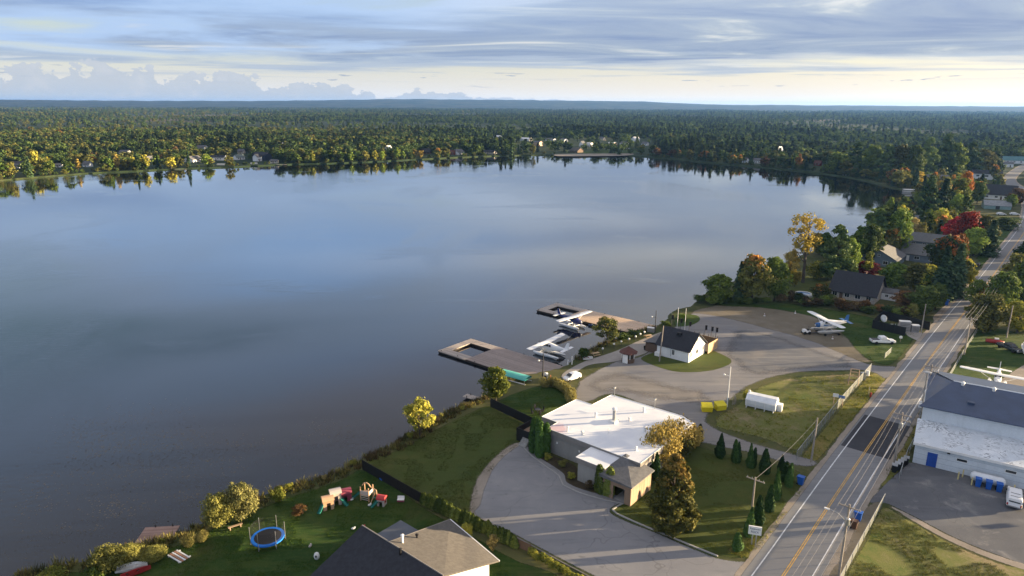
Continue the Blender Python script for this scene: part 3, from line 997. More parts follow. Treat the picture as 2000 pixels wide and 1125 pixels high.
def crown_thuja(name, seed, n, leaf, h=4.0, r=0.62, tip=0.6):
    """dense upright cedar: a dark core wrapped in upright sprays"""
    rng = np.random.default_rng(seed)
    f = rng.uniform(0, 1, n) ** 1.2
    an = rng.uniform(0, 6.283, n)
    lob = 1 + 0.13 * np.sin(an * 3 + seed) + 0.08 * np.sin(f * 17 + an * 2)
    prof = r * lob * np.where(f < 0.22, 0.72 + 0.28 * np.sin(f / 0.22 * 1.57), (1 - (f - 0.22) / 0.78) ** tip)
    rr = np.maximum(prof, 0.03) * rng.uniform(0.82, 1.1, n)
    P = np.stack([np.cos(an) * rr, np.sin(an) * rr, 0.08 + f * (h - 0.1)], 1)
    N = np.stack([np.cos(an) + rng.normal(size=n) * .3, np.sin(an) + rng.normal(size=n) * .3, 0.15 + rng.normal(size=n) * .2], 1)
    V, F = leaves_at(P, N, leaf, rng, 1.5, 2.0)
    v = np.clip(0.5 + rng.normal(size=n) * 0.25, 0, 1)
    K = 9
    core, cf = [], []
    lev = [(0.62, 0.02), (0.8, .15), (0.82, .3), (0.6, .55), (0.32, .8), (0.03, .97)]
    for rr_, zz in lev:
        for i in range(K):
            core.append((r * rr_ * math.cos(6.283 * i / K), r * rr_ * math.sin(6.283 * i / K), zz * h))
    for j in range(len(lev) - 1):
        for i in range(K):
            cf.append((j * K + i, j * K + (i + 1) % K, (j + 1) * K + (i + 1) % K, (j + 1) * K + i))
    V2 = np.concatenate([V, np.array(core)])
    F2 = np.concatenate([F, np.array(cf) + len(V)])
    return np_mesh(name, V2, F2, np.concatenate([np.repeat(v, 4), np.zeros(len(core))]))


def crown_shoots(name, seed, shoots, per, leaf, h=5.0, r=1.8):
    """shrub of upright wands carrying small leaves"""
    rng = np.random.default_rng(seed)
    P, N, V0 = [], [], []
    for _ in range(shoots):
        an, q = rng.uniform(0, 6.283), rng.uniform(0, 1) ** 0.5
        b = np.array([math.cos(an) * r * q * 0.35, math.sin(an) * r * q * 0.35, 0])
        hh = h * rng.uniform(0.55, 1.0) * (1 - 0.3 * q)
        e = np.array([math.cos(an) * r * q, math.sin(an) * r * q, hh])
        c = rng.uniform(0.2, 0.9)
        for k in range(per):
            f = rng.uniform(0.1, 1.0)
            P.append(b + (e - b) * f + rng.normal(size=3) * 0.10 * r)
            N.append(np.array([math.cos(an), math.sin(an), 0.5]) + rng.normal(size=3) * 0.7)
            V0.append(min(1, max(0, c + rng.normal() * 0.2)))
    P, N, V0 = np.array(P), np.array(N), np.array(V0)
    V, F = leaves_at(P, N, leaf, rng, 1.7, 2.5)
    return np_mesh(name, V, F, np.repeat(V0, 4))


def crown_pads(name, seed, layers, per, leaf, h=10.0, r=3.0, z0=2.5):
    """pine: flat irregular plates of needles along the stem"""
    rng = np.random.default_rng(seed)
    cen, rad = [], []
    for i in range(layers):
        f = i / max(1, layers - 1)
        zz = z0 + (h - z0 - 0.3) * f
        k = max(2, int(6 * (1 - f * 0.6)))
        for a in range(k):
            an = rng.uniform(0, 6.283)
            L = r * (1 - f) ** 0.6 * rng.uniform(0.35, 1.0)
            cen.append([math.cos(an) * L, math.sin(an) * L, zz + rng.normal() * 0.25 + L * 0.08])
            rad.append(r * 0.34 * rng.uniform(0.7, 1.2) * (1 - 0.45 * f))
    return clumps(name, np.array(cen), np.array(rad) * 1.2, per, leaf, rng, 0.62, 0.45)


def trunk_mesh(name, h, r, limbs=0, seed=1, spread=2.0, fork=0.45, bend=0.15):
    rr = random.Random(seed)
    b = MB()
    pts = [Vector((0, 0, -0.15))]
    n = 6
    for i in range(1, n + 1):
        pts.append(Vector((rr.uniform(-bend, bend) * i / n * 2, rr.uniform(-bend, bend) * i / n * 2, h * i / n)))
    for i in range(n):
        b.tube(pts[i], pts[i + 1], r * (1 - 0.85 * i / n), r * (1 - 0.85 * (i + 1) / n), 7, caps=False)
    for i in range(limbs):
        f = rr.uniform(fork, 0.92)
        k = min(n - 1, int(f * n))
        a = pts[k].lerp(pts[k + 1], f * n - k)
        an = rr.uniform(0, 6.283)
        L = spread * rr.uniform(0.5, 1.0) * (1.15 - f * 0.5)
        mid = a + Vector((math.cos(an) * L * 0.5, math.sin(an) * L * 0.5, L * 0.45))
        e = a + Vector((math.cos(an) * L, math.sin(an) * L, L * 1.0))
        r0 = r * (1 - 0.85 * f) * 0.7
        b.tube(a, mid, r0, r0 * 0.65, 5, caps=False)
        b.tube(mid, e, r0 * 0.65, r0 * 0.2, 5, caps=False)
    return b.mesh(name)


# kind: crown mesh, trunk mesh, crown radius, height
PROTO = {}


def proto(kind, crown, trunk, r, h):
    PROTO.setdefault(kind, []).append((crown, trunk, r, h))


for s in (1, 2, 3):
    proto('maple', crown_round('maple_crown', s, 78, 66, 0.25, 10, 3.6, 0.7), trunk_mesh('maple_trunk', 7.5, 0.22, 10, s, 2.6, 0.3), 3.5, 10)
    proto('spruce', crown_tiers('spruce_crown', s, 34, 11, 5, 0.32, 10, 2.0), trunk_mesh('spruce_trunk', 9.4, 0.17, 0, s), 2.0, 10)
    proto('pine', crown_pads('pine_crown', s, 15, 110, 0.24, 10, 2.8, 1.0), trunk_mesh('pine_trunk', 9.0, 0.2, 12, s, 2.4, 0.3), 2.9, 10)
    proto('bush', crown_round('bush_crown', 10 + s, 34, 55, 0.13, 3.0, 1.7, 0.1, 0.8, 0.35, 0.34), trunk_mesh('bush_stem', 1.6, 0.07, 6, s, 1.0, 0.1), 1.75, 3.0)
    proto('thuja', crown_thuja('cedar_crown', s, 1500, 0.13, tip=(.6, .78, .5)[s - 1]), trunk_mesh('cedar_stem', 3.2, 0.07, 0, s), 0.64, 4.0)
    proto('poplar', crown_round('poplar_crown', 20 + s, 46, 50, 0.25, 10, 1.7, 0.8, 0.35, 0.3, 0.42), trunk_mesh('poplar_trunk', 8.0, 0.15, 5, s, 1.0, 0.3), 1.75, 10)
    proto('small_maple', crown_round('shore_maple_crown', 60 + s, 26, 26, 0.55, 10, 3.6, 1.0), trunk_mesh('shore_maple_trunk', 7.0, 0.2, 5, s, 2.4, 0.3), 3.5, 10)
    proto('small_spruce', crown_tiers('shore_spruce_crown', 60 + s, 20, 7, 3, 0.55, 10, 2.0), trunk_mesh('shore_spruce_trunk', 9.2, 0.16, 0, s), 2.0, 10)
    proto('small_poplar', crown_round('shore_birch_crown', 70 + s, 22, 22, 0.5, 10, 2.0, 0.8, 0.45, 0.3, 0.42), trunk_mesh('shore_birch_trunk', 7.5, 0.13, 3, s, 1.0, 0.3), 2.0, 10)
proto('bigbush', crown_round('willow_crown', 47, 95, 95, 0.10, 4.2, 2.6, 0.1, 0.75, 0.4, 0.27), trunk_mesh('willow_stem', 2.6, 0.08, 9, 8, 1.5, 0.05), 2.6, 4.2)
proto('column', crown_thuja('column_crown', 5, 1900, 0.13, 5.0, .62, .28), trunk_mesh('column_stem', 4.0, 0.07, 0, 5), 0.62, 5.0)
proto('airy', crown_round('airy_crown', 41, 40, 42, 0.17, 12, 3.2, 4.6, 0.8, 0.5, 0.24), trunk_mesh('airy_trunk', 10.5, 0.26, 16, 4, 3.0, 0.28), 3.2, 12)
proto('loose', crown_round('loose_crown', 42, 40, 58, 0.19, 8, 2.9, 0.7, 0.5, 0.4, 0.27), trunk_mesh('loose_trunk', 6.5, 0.14, 12, 5, 2.4, 0.12), 2.8, 8)
proto('pyramid', crown_cone('pyramid_crown', 43, 170, 85, 0.19, 11, 2.9), trunk_mesh('pyramid_trunk', 9.5, 0.24, 8, 5, 2.0, 0.15), 2.75, 11)
proto('shoots', crown_shoots('wand_crown', 44, 130, 46, 0.10, 5, 1.9), trunk_mesh('wand_stem', 2.2, 0.07, 9, 6, 1.6, 0.05), 1.8, 5)
proto('shoots', crown_shoots('wand_crown', 45, 120, 44, 0.10, 5, 2.1), trunk_mesh('wand_stem', 2.2, 0.07, 9, 7, 1.6, 0.05), 2.0, 5)
_tn = [0]


def plant(kind, base, h, w, mat, name, label, cat='tree', group=None, bark=None, crown='crown', stem='trunk', variant=None):
    """one tree or shrub, w metres across and h metres tall"""
    pr = PROTO[kind]
    _tn[0] += 1
    cm, tm, r0, h0 = pr[(_tn[0] if variant is None else variant) % len(pr)]
    e = thing(name, label, cat, base, rnd.uniform(0, 6.28), group)
    e.rotation_euler[0], e.rotation_euler[1] = rnd.uniform(-.05, .05), rnd.uniform(-.05, .05)
    sx, sz = w / 2 / r0, h / h0
    sy = sx * rnd.uniform(.88, 1.14)
    for nm, me, mt in ((stem, tm, bark or BARK), (crown, cm, LF[mat])):
        if not me.materials:
            me.materials.append(mt)
        o = link(nm, me, e)
        o.material_slots[0].link = 'OBJECT'
        o.material_slots[0].material = mt
        o.scale = (sx, sy, sz)
    return e


def plant_px(kind, bx, by, ty, wpx, mat, name, label, cat='tree', group=None, **kw):
    return plant(kind, G(bx, by), max(0.6, rise(bx, by, ty)), wpx * depth(bx, by) / FPX, mat, name, label, cat, group, **kw)
# ------------------------------------------------------------------ buildings
WHITE = pm('white_siding', (0.78, 0.78, 0.78), 0.6, 0.10, 0.8, streak=True)
WHITE_TRIM = pm('white_trim', (0.78, 0.77, 0.75), 0.5, 0.08)
CREAM = pm('cream_siding', (0.60, 0.54, 0.45), 0.7, 0.12, streak=True)
BEIGE = pm('beige_stucco', (0.30, 0.285, 0.265), 0.85, 0.12, 0.6, streak=True)
FASCIA = pm('taupe_fascia', (0.235, 0.215, 0.20), 0.7, 0.12)
SHINGLE_DARK = pm('dark_shingles', (0.030, 0.032, 0.040), 0.85, 0.25, 2.0, bmp=0.3)
SHINGLE_GREY = pm('grey_shingles', (0.13, 0.13, 0.135), 0.85, 0.22, 2.0, bmp=0.3)
SHINGLE_BROWN = pm('brown_shingles', (0.108, 0.099, 0.090), 0.85, 0.2, 2.0, bmp=0.3)
SHINGLE_RED = pm('red_brown_shingles', (0.12, 0.055, 0.045), 0.85, 0.2, 2.0)
ROOF_BLUE = pm('blue_metal_roof', (0.040, 0.064, 0.125), 0.45, 0.18, 0.5, spec=0.4)
STEEL_WALL = pm('pale_steel_wall', (0.61, 0.65, 0.69), 0.5, 0.10, 0.5, streak=True)
BLUE_GREY = pm('blue_grey_siding', (0.13, 0.165, 0.21), 0.7, 0.12)
RED_WALL = pm('dark_red_siding', (0.20, 0.05, 0.045), 0.75, 0.15)
BROWN_WALL = pm('brown_siding', (0.13, 0.085, 0.06), 0.8, 0.15)
TEAL_ROOF = pm('teal_metal_roof', (0.07, 0.17, 0.18), 0.5, 0.15)
WOOD_LIGHT = board('fresh_boards', (0.42, 0.29, 0.17), (0.56, 0.40, 0.24), 0.28, 0)
WOOD_WALL = board('cedar_boards', (0.26, 0.175, 0.12), (0.40, 0.29, 0.20), 0.22, 0)
BLACK = pm('black_paint', (0.012, 0.012, 0.014), 0.6, 0.2)
DARK = pm('dark_metal', (0.035, 0.035, 0.04), 0.5, 0.2)
STEEL = pm('galvanised_steel', (0.36, 0.37, 0.38), 0.4, 0.12, metal=0.6)
CONC = pm('concrete', (0.34, 0.33, 0.315), 0.9, 0.14, 1.2)
GLASS = glass()

# white membrane roof with dirt rings and pink algae near its edges
m, nt = new_mat('white_membrane')
pos = nt.n('ShaderNodeTexCoord').outputs['Object']
a = nt.noise(pos, 0.18, 5, 0.6, 0.5)
b = nt.noise(pos, 0.5, 6, 0.65, 1.2)
c = nt.mix(nt.ss(a, 0.35, 0.65), (0.70, 0.71, 0.74), (0.82, 0.82, 0.82))
c = nt.mix(nt.m('MULTIPLY', nt.ss(b, 0.60, 0.68), 0.28), c, (0.55, 0.56, 0.58))
pk = nt.noise(pos, 0.16, 3, 0.5)
ptv = nt.n('ShaderNodeVectorMath', operation='DISTANCE')
nt.put(ptv.inputs[0], pos)
ptv.inputs[1].default_value = (-5.6, 41.0, 4.4)
pinkm = nt.m('MULTIPLY', nt.ss(nt.m('ADD', ptv.outputs['Value'], nt.m('MULTIPLY', b, 5.0)), 5.4, 3.4), 0.5)
c = nt.mix(pinkm, c, (0.55, 0.20, 0.22))
finish(nt, c, 0.55, 0.3)
MEMB = m
m, nt = new_mat('weathered_white_roof')
pos = nt.n('ShaderNodeNewGeometry').outputs['Position']
a = nt.noise(pos, 0.25, 5, 0.6, 0.4)
b = nt.noise(nt.mapping(pos, scale=(1.0, 1.0, 1)), 0.45, 6, 0.62, 1.6)
c = nt.mix(nt.ss(a, 0.35, 0.65), (0.58, 0.63, 0.68), (0.74, 0.77, 0.80))
ln = nt.m('ABSOLUTE', nt.m('SUBTRACT', b, 0.5))
c = nt.mix(nt.m('MULTIPLY', nt.ss(ln, 0.030, 0.008), nt.ss(a, 0.42, 0.54)), c, (0.20, 0.22, 0.25))
grime = nt.noise(pos, 0.6, 5, 0.65, 0.8)
c = nt.mix(nt.m('MULTIPLY', nt.ss(grime, 0.52, 0.68), 0.4), c, (0.36, 0.39, 0.42))
pk = nt.noise(pos, 0.11, 3, 0.5)
c = nt.mix(nt.m('MULTIPLY', nt.ss(pk, 0.60, 0.70), 0.45), c, (0.50, 0.25, 0.28))
finish(nt, c, 0.5, 0.3)
MEMB2 = m


def window(parent, c, w, h, side, pane=None, frame=None, mull=1):
    """side: outward axis ('x+','x-','y+','y-'); the pane is a sub-part of the window"""
    ax, sg = side[0], 1 if side[1] == '+' else -1
    f = MB()
    t = 0.05
    bars = [(-w / 2, -w / 2 + .07, -h / 2, h / 2), (w / 2 - .07, w / 2, -h / 2, h / 2), (-w / 2 + .07, w / 2 - .07, -h / 2, -h / 2 + .07), (-w / 2 + .07, w / 2 - .07, h / 2 - .07, h / 2)]
    for k in range(1, mull + 1):
        if mull:
            xx = -w / 2 + w * k / (mull + 1)
            bars.append((xx - .025, xx + .025, -h / 2 + .07, h / 2 - .07))
    for a0, a1, z0, z1 in bars:
        if ax == 'x':
            x0, x1 = sorted((c[0], c[0] + sg * t))
            f.box(x0, x1, c[1] + a0, c[1] + a1, c[2] + z0, c[2] + z1)
        else:
            y0, y1 = sorted((c[1], c[1] + sg * t))
            f.box(c[0] + a0, c[0] + a1, y0, y1, c[2] + z0, c[2] + z1)
    o = f.build('window', frame or WHITE_TRIM, parent)
    p = MB()
    if ax == 'x':
        x0, x1 = sorted((c[0] + sg * .004, c[0] + sg * .02))
        p.box(x0, x1, c[1] - w / 2 + .03, c[1] + w / 2 - .03, c[2] - h / 2 + .03, c[2] + h / 2 - .03)
    else:
        y0, y1 = sorted((c[1] + sg * .004, c[1] + sg * .02))
        p.box(c[0] - w / 2 + .03, c[0] + w / 2 - .03, y0, y1, c[2] - h / 2 + .03, c[2] + h / 2 - .03)
    p.build('pane', pane or GLASS, o)
    return o


def door(parent, c, w, h, side, mat):
    ax, sg = side[0], 1 if side[1] == '+' else -1
    d = MB()
    k = MB()
    if ax == 'x':
        x0, x1 = sorted((c[0] + sg * .004, c[0] + sg * .06))
        d.box(x0, x1, c[1] - w / 2, c[1] + w / 2, c[2], c[2] + h)
        k.ball((c[0] + sg * .1, c[1] + w * .38, c[2] + 1.0), .05, .05, .05, 6, 4)
    else:
        y0, y1 = sorted((c[1] + sg * .004, c[1] + sg * .06))
        d.box(c[0] - w / 2, c[0] + w / 2, y0, y1, c[2], c[2] + h)
        k.ball((c[0] + w * .38, c[1] + sg * .1, c[2] + 1.0), .05, .05, .05, 6, 4)
    o = d.build('door', mat, parent)
    k.build('handle', STEEL, o)
    return o


def gable_shell(e, L, Wd, wh, rh, wallm, roofm, over=0.4, th=0.16, z0=-0.1):
    """walls with gable ends and a two-slope roof; ridge along x"""
    b = MB()
    x, y = L / 2, Wd / 2
    b.add([(-x, -y, z0), (x, -y, z0), (x, y, z0), (-x, y, z0), (-x, -y, wh), (x, -y, wh), (x, y, wh), (-x, y, wh), (-x, 0, wh + rh), (x, 0, wh + rh)],
          [(0, 1, 5, 4), (2, 3, 7, 6), (1, 2, 6, 9, 5), (3, 0, 4, 8, 7), (0, 3, 2, 1), (4, 5, 9, 8), (6, 7, 8, 9)])
    b.build('wall', wallm, e)
    r = MB()
    k = rh / y
    yo, zo = y + over, wh - over * k
    xo = x + over
    lift = th + 0.01
    for sg in (-1, 1):
        A, B = (-xo, sg * yo, zo + lift), (xo, sg * yo, zo + lift)
        Cc, D = (xo, 0, wh + rh + lift), (-xo, 0, wh + rh + lift)
        q = (A, B, Cc, D) if sg < 0 else (B, A, D, Cc)
        r.slab(*q, th)
    return r.build('roof', roofm, e)


def house(name, label, cat, loc, rz, L, Wd, wh, rh, wallm, roofm, wins=(), doors=(), chim=None, over=0.4, group=None):
    e = thing(name, label, cat, loc, rz, group)
    rf = gable_shell(e, L, Wd, wh, rh, wallm, roofm, over)
    x, y = L / 2, Wd / 2
    for side, p, z, w, h in wins:
        c = {'f': (p, -y, z), 'b': (p, y, z), 'l': (-x, p, z), 'r': (x, p, z)}[side]
        window(e, c, w, h, {'f': 'y-', 'b': 'y+', 'l': 'x-', 'r': 'x+'}[side])
    for side, p, w, h, mt in doors:
        c = {'f': (p, -y, 0.05), 'b': (p, y, 0.05), 'l': (-x, p, 0.05), 'r': (x, p, 0.05)}[side]
        door(e, c, w, h, {'f': 'y-', 'b': 'y+', 'l': 'x-', 'r': 'x+'}[side], mt)
    if chim:
        cx_, cy_, ch = chim
        zr = wh + rh * (1 - abs(cy_) / y)
        MB().box(cx_ - .3, cx_ + .3, cy_ - .3, cy_ + .3, zr - .3, zr + ch).box(cx_ - .38, cx_ + .38, cy_ - .38, cy_ + .38, zr + ch, zr + ch + .1).build('chimney', SHINGLE_RED, rf)
    return e


# ---- the flat-roofed restaurant (local x along the road, y away from it)
e = thing('restaurant', 'low beige restaurant with a broad white flat roof beside the parking lot', 'building', W(0, 0), ROAD)
RZ = 4.4
foot = [(-6.3, 24.6), (11.6, 24.6), (12.9, 27.5), (12.5, 41.6), (6.5, 41.9), (6.5, 45.4), (-3.4, 45.8), (-3.4, 42.4), (-6.3, 42.4)]
wing = [(-10.6, 28.2), (-6.28, 28.2), (-6.28, 33.6), (-10.6, 33.6)]


def inset(poly, d):
    n = len(poly)
    ar = sum(poly[i][0] * poly[(i + 1) % n][1] - poly[(i + 1) % n][0] * poly[i][1] for i in range(n))
    if ar < 0:
        poly = poly[::-1]
    out = []
    for i in range(n):
        a, b, c_ = Vector(poly[i - 1]), Vector(poly[i]), Vector(poly[(i + 1) % n])
        d1, d2 = (b - a).normalized(), (c_ - b).normalized()
        n1, n2 = Vector((-d1.y, d1.x)), Vector((-d2.y, d2.x))
        bis = (n1 + n2)
        k = d / max(0.3, (1 + n1.dot(n2)))
        out.append(tuple(b + bis * k))
    return out


MB().prism(inset(foot, 0.35), -0.1, RZ - 1.0).build('wall', BEIGE, e)
MB().prism(foot, RZ - 1.0, RZ).build('fascia', FASCIA, e)
MB().prism(inset(foot, 0.02), RZ, RZ + 0.06).build('roof', MEMB, e)
MB().prism(inset(wing, 0.3), -0.1, RZ - 1.15).build('wing_wall', BEIGE, e)
MB().prism(wing, RZ - 1.15, RZ - 0.35).build('wing_fascia', FASCIA, e)
MB().prism(inset(wing, 0.02), RZ - 0.35, RZ - 0.29).build('wing_roof', MEMB, e)
ed = MB()
n = len(foot)
for i in range(n):
    a, b = Vector((*foot[i], RZ + .07)), Vector((*foot[(i + 1) % n], RZ + .07))
    ed.tube(a, b, 0.05, 0.05, 4)
ed.build('roof_edge', WHITE_TRIM, e)
# entrance porch of cedar with its own low hip of brown shingles
PH = 3.35
pb = MB()
pb.box(-11.2, -5.2, 23.25, 23.45, -0.1, PH)             # long side, sunlit
pb.box(-11.2, -11.0, 23.47, 24.3, -0.1, PH)              # jambs and lintel of the doorway
pb.box(-11.2, -11.0, 26.3, 28.18, -0.1, PH)
pb.box(-11.2, -11.0, 24.3, 26.3, 2.35, PH)
pb.build('porch_wall', WOOD_WALL, e)
pr = MB()
A_, B_, C_, D_ = (-11.6, 22.9, PH), (-4.9, 22.9, PH), (-4.9, 28.6, PH + .35), (-11.6, 28.6, PH + .35)
RA = (-5.4, 27.7, PH + 1.3)
pr.add([A_, B_, C_, D_, RA, (A_[0], A_[1], PH - .18), (B_[0], B_[1], PH - .18), (C_[0], C_[1], PH - .18), (D_[0], D_[1], PH - .18)],
       [(0, 1, 4), (1, 2, 4), (2, 3, 4), (3, 0, 4), (0, 5, 6, 1), (1, 6, 7, 2), (2, 7, 8, 3), (3, 8, 5, 0), (5, 8, 7, 6)])
pr.build('porch_roof', SHINGLE_GREY, e)
MB().box(-10.9, -6.4, 24.35, 26.25, 0.02, 0.06).build('porch_floor', CONC, e)
door(e, (-6.9, 25.3, 0.05), 1.6, 2.1, 'x-', DARK)
for s in (-2.0, 3.0, 8.0):
    window(e, (s, 24.95, 2.0), 1.8, 1.1, 'y-')
vents = [(-4.9, 39.2, 0.75, .16), (-4.4, 36.6, 0.6, .2), (-1.2, 33.6, 0.9, .08), (2.6, 38.6, 0.75, .2), (5.2, 33.4, 0.5, .2), (3.4, 29.4, 0.8, .24), (9.8, 33.2, 0.8, .22), (7.6, 27.2, 0.8, .24), (-3.2, 27.2, .55, .2)]
for s, t, h, r in vents:
    v_ = MB().tube((s, t, RZ), (s, t, RZ + h), r, r, 8).lathe([(r * 1.35, RZ + h), (r * 1.35, RZ + h + .12), (0.02, RZ + h + .2)], 8, (s, t, 0)).build('roof_vent', WHITE_TRIM, e)
for s, t in ((11.9, 40.6), (12.2, 32.4)):
    MB().tube((s, t, RZ), (s, t, RZ + 1.9), .05, .05, 6).cbox((s, t, RZ + 1.95), .5, .25, .25).cbox((s - .0, t + .9, RZ + 1.45), .06, 1.7, .06).build('mast', STEEL, e)
ch = MB().tube((3.1, 35.2, RZ), (3.1, 35.2, RZ + 2.2), .28, .28, 10).build('chimney', STEEL, e)
MB().lathe([(.3, 2.2 + RZ), (.42, 2.3 + RZ), (.42, 2.55 + RZ), (.1, 2.75 + RZ)], 10, (3.1, 35.2, 0)).build('cap', WHITE_TRIM, ch)
MB().box(2.4, 3.8, 34.6, 35.9, RZ, RZ + .45).build('roof_unit', WHITE_TRIM, e)
for yy in (40.5, 36.0):
    MB().cbox((-6.0, yy, 2.3), .16, .25, .3).build('wall_lamp', WHITE_TRIM, e)
for s, t in ((-10.72, 28.4), (-6.12, 34.2)):
    MB().tube((s, t, 0), (s, t, RZ - 1.2), .06, .06, 6).build('downpipe', DARK, e)

# dark terrace stair enclosure on the lake side of the restaurant
e = thing('terrace_stair', 'black railed stair landing at the lake end of the restaurant', 'stairs', W(0, 0), ROAD)
MB().box(-6.2, -1.0, 46.0, 49.0, 0.0, 1.3).build('landing', WOOD_WALL, e)
MB().box(-6.3, -6.2, 46.0, 49.1, 0, 2.4).box(-6.2, -1.0, 49.0, 49.1, 0, 2.4).build('railing', BLACK, e)
st_ = MB()
for k in range(5):
    st_.box(-7.6 + .28 * k, -6.32, 46.1, 47.6, 0.22 * k + .0, 0.22 * (k + 1))
st_.build('steps', CONC, e)

# ---- the hangar on the right: blue upper roof, pale steel walls, white lean-to
hp = {}
b0, b1 = Vector((30.6, -5.6)), Vector((32.5, -20.4))
hd = (b1 - b0).normalized()
HL = 22.0
hq = Vector((-hd.y, hd.x)) if Vector((-hd.y, hd.x)).x > 0 else Vector((hd.y, -hd.x))
e = thing('aircraft_hangar', 'pale steel hangar with navy metal roof and white lean-to beside the road', 'hangar', W(b0.x, b0.y), ROAD + math.atan2(hd.y, hd.x))
# local: x along the front wall (away from the road), y toward the back
sgy = 1 if (Matrix.Rotation(math.atan2(hd.y, hd.x), 2) @ Vector((0, 1))).x > 0 else -1
D1, D2, D3, ZE, ZT, ZU, ZR = 8.6, 18.0, 27.5, 3.6, 4.3, 6.9, 9.0


def Y(v):
    return v * sgy


def bxy(mb, x0, x1, y0, y1, z0, z1):
    a, b = sorted((Y(y0), Y(y1)))
    return mb.box(x0, x1, a, b, z0, z1)


bxy(MB(), 0, HL, 0, D1 - .02, -0.1, ZE).build('front_wall', STEEL_WALL, e)
bxy(MB(), 0.3, HL, D1, D3, -0.1, ZU).build('upper_wall', STEEL_WALL, e)
lr = MB()
q = [(-.3, Y(-.35), ZE + .02), (HL, Y(-.35), ZE + .02), (HL, Y(D1), ZT), (-.3, Y(D1), ZT)]
q = q if sgy > 0 else q[::-1]
lr.slab(*q, -0.14)
lr.build('lean_to_roof', MEMB2, e)
bxy(MB(), -.34, HL, -.47, -.36, ZE - .25, ZE + .18).build('eave_trim', WHITE_TRIM, e)
rf = MB()
for (ya, za, yb, zb) in ((D1 - .7, ZU, D2, ZR), (D3 + .7, ZU, D2, ZR)):
    q = [(-0.4 if ya < D2 else 0.6, Y(ya), za + .02), (HL, Y(ya), za + .02), (HL, Y(yb), zb), (4.2, Y(yb), zb)]
    nrm = (Vector(q[1]) - Vector(q[0])).cross(Vector(q[3]) - Vector(q[0]))
    q = q if nrm.z > 0 else q[::-1]
    rf.slab(*q, -0.14)
roof = rf.build('roof', ROOF_BLUE, e)
g_ = MB()
g_.add([(0.32, Y(D1), ZU), (0.32, Y(D3), ZU), (4.22, Y(D2), ZR - .03)], [(0, 1, 2)])
g_.build('hip_roof', ROOF_BLUE, e)
rdg = MB().tube((4.2, Y(D2), ZR + .1), (HL, Y(D2), ZR + .1), .16, .16, 6)
rdg.build('ridge_cap', STEEL_WALL, roof)
for xx in (5.6, 10.2, 17.5):
    yy = Y(D2 - 0.9)
    MB().lathe([(.25, ZR - .3), (.25, ZR + .35), (.38, ZR + .4), (.1, ZR + .7)], 8, (xx, yy, 0)).build('ridge_vent', WHITE_TRIM, roof)
hx_, hy_ = 7.0, Y(D1 + 3.2)
hz_ = ZU + (ZR - ZU) * (3.9 / (D2 - D1 + .7))
MB().cbox((hx_, hy_, hz_ + .2), 1.0, .8, .4).build('roof_hatch', ROOF_BLUE, roof)
bxy(MB(), 1.9, 3.3, -.07, 0.0, 0.05, 2.45).build('door', pm('blue_door', (0.02, 0.07, 0.32), 0.5), e)
for xx in (6.6, 13.0, 20.0, 27):
    window(e, (xx, Y(0), 2.35), 1.5, 0.55, 'y-' if sgy > 0 else 'y+', mull=0)
bxy(MB(), 4.5, 4.9, -.3, 0, 3.0, 3.2).build('wall_lamp', DARK, e)
sm = MB()
for zz in (0.9, 1.8, 2.7):
    bxy(sm, 0.02, HL, -.012, 0.0, zz, zz + .04)
sm.build('siding_seam', pm('seam_grey', (0.33, 0.37, 0.41), 0.6), e)
pst = MB().tube((0.0, Y(D2 - 2), 0), (0.0, Y(D2 - 2), ZR + 1.5), .1, .1, 6).ball((0, Y(D2 - 2), ZR + 1.6), .7, .7, .15, 10, 4)
pst.build('mast', STEEL, e)
bx_ = MB()
for yy in (13.0, 14.0):
    bx_.cbox((-.25, Y(yy), 5.2), .5, .6, .7)
bx_.build('wall_unit', WHITE_TRIM, e)
HANG = e

# ---- house at the bottom edge: ridge along the lot, lake slope coloured dark for its shade, sunlit road slope brown
e = thing('bottom_house', 'house at the bottom edge with its shaded roof slope coloured dark and its sunlit slope brown', 'house', W(0, 0), ROAD)
sr, zr, ze = -45.0, 6.0, 2.9
MB().add([(-53.6, 28.4, 0), (-36.4, 28.4, 0), (-36.4, 36.6, 0), (-53.6, 36.6, 0), (-53.6, 28.4, ze), (-36.4, 28.4, ze), (-36.4, 36.6, ze), (-53.6, 36.6, ze), (sr, 28.4, zr - .15), (sr, 36.6, zr - .15)],
         [(0, 1, 5, 4), (1, 2, 6, 5), (2, 3, 7, 6), (3, 0, 4, 7), (4, 5, 8), (6, 7, 9)]).build('wall', WHITE, e)
MB().box(-53.6, sr - .1, 36.62, 41.4, 0, ze).build('back_wall', WHITE, e)
MB().slab((-54.6, 27.6, ze - .3), (sr, 27.6, zr), (sr, 42.0, zr), (-54.6, 42.0, ze - .3), .18).build('shaded_roof', SHINGLE_DARK, e)  # slope away from the sun: its shade is put into the shingle colour
br_ = MB().slab((sr + .02, 27.4, zr), (-35.6, 27.4, ze - .25), (-33.4, 38.2, ze - .25), (sr + .02, 36.9, zr), .18).build('brown_roof', SHINGLE_BROWN, e)
MB().tube((sr, 27.5, zr + .03), (sr, 42.0, zr + .03), .08, .08, 6).build('ridge_cap', FASCIA, br_)
MB().tube((sr, 36.9, zr - .05), (-33.4, 38.2, ze - .28), .07, .07, 4).build('rake_trim', FASCIA, br_)
MB().tube((-35.6, 27.4, ze - .3), (-33.4, 38.2, ze - .3), .1, .1, 4).build('gutter', WHITE_TRIM, br_)
MB().box(-44.8, -38.0, 37.4, 43.0, 2.5, 2.75).build('flat_roof', pm('grey_membrane', (0.10, 0.11, 0.13), 0.6, 0.12), e)
MB().box(-44.7, -38.3, 38.0, 42.7, 0, 2.48).build('annex_wall', WHITE, e)
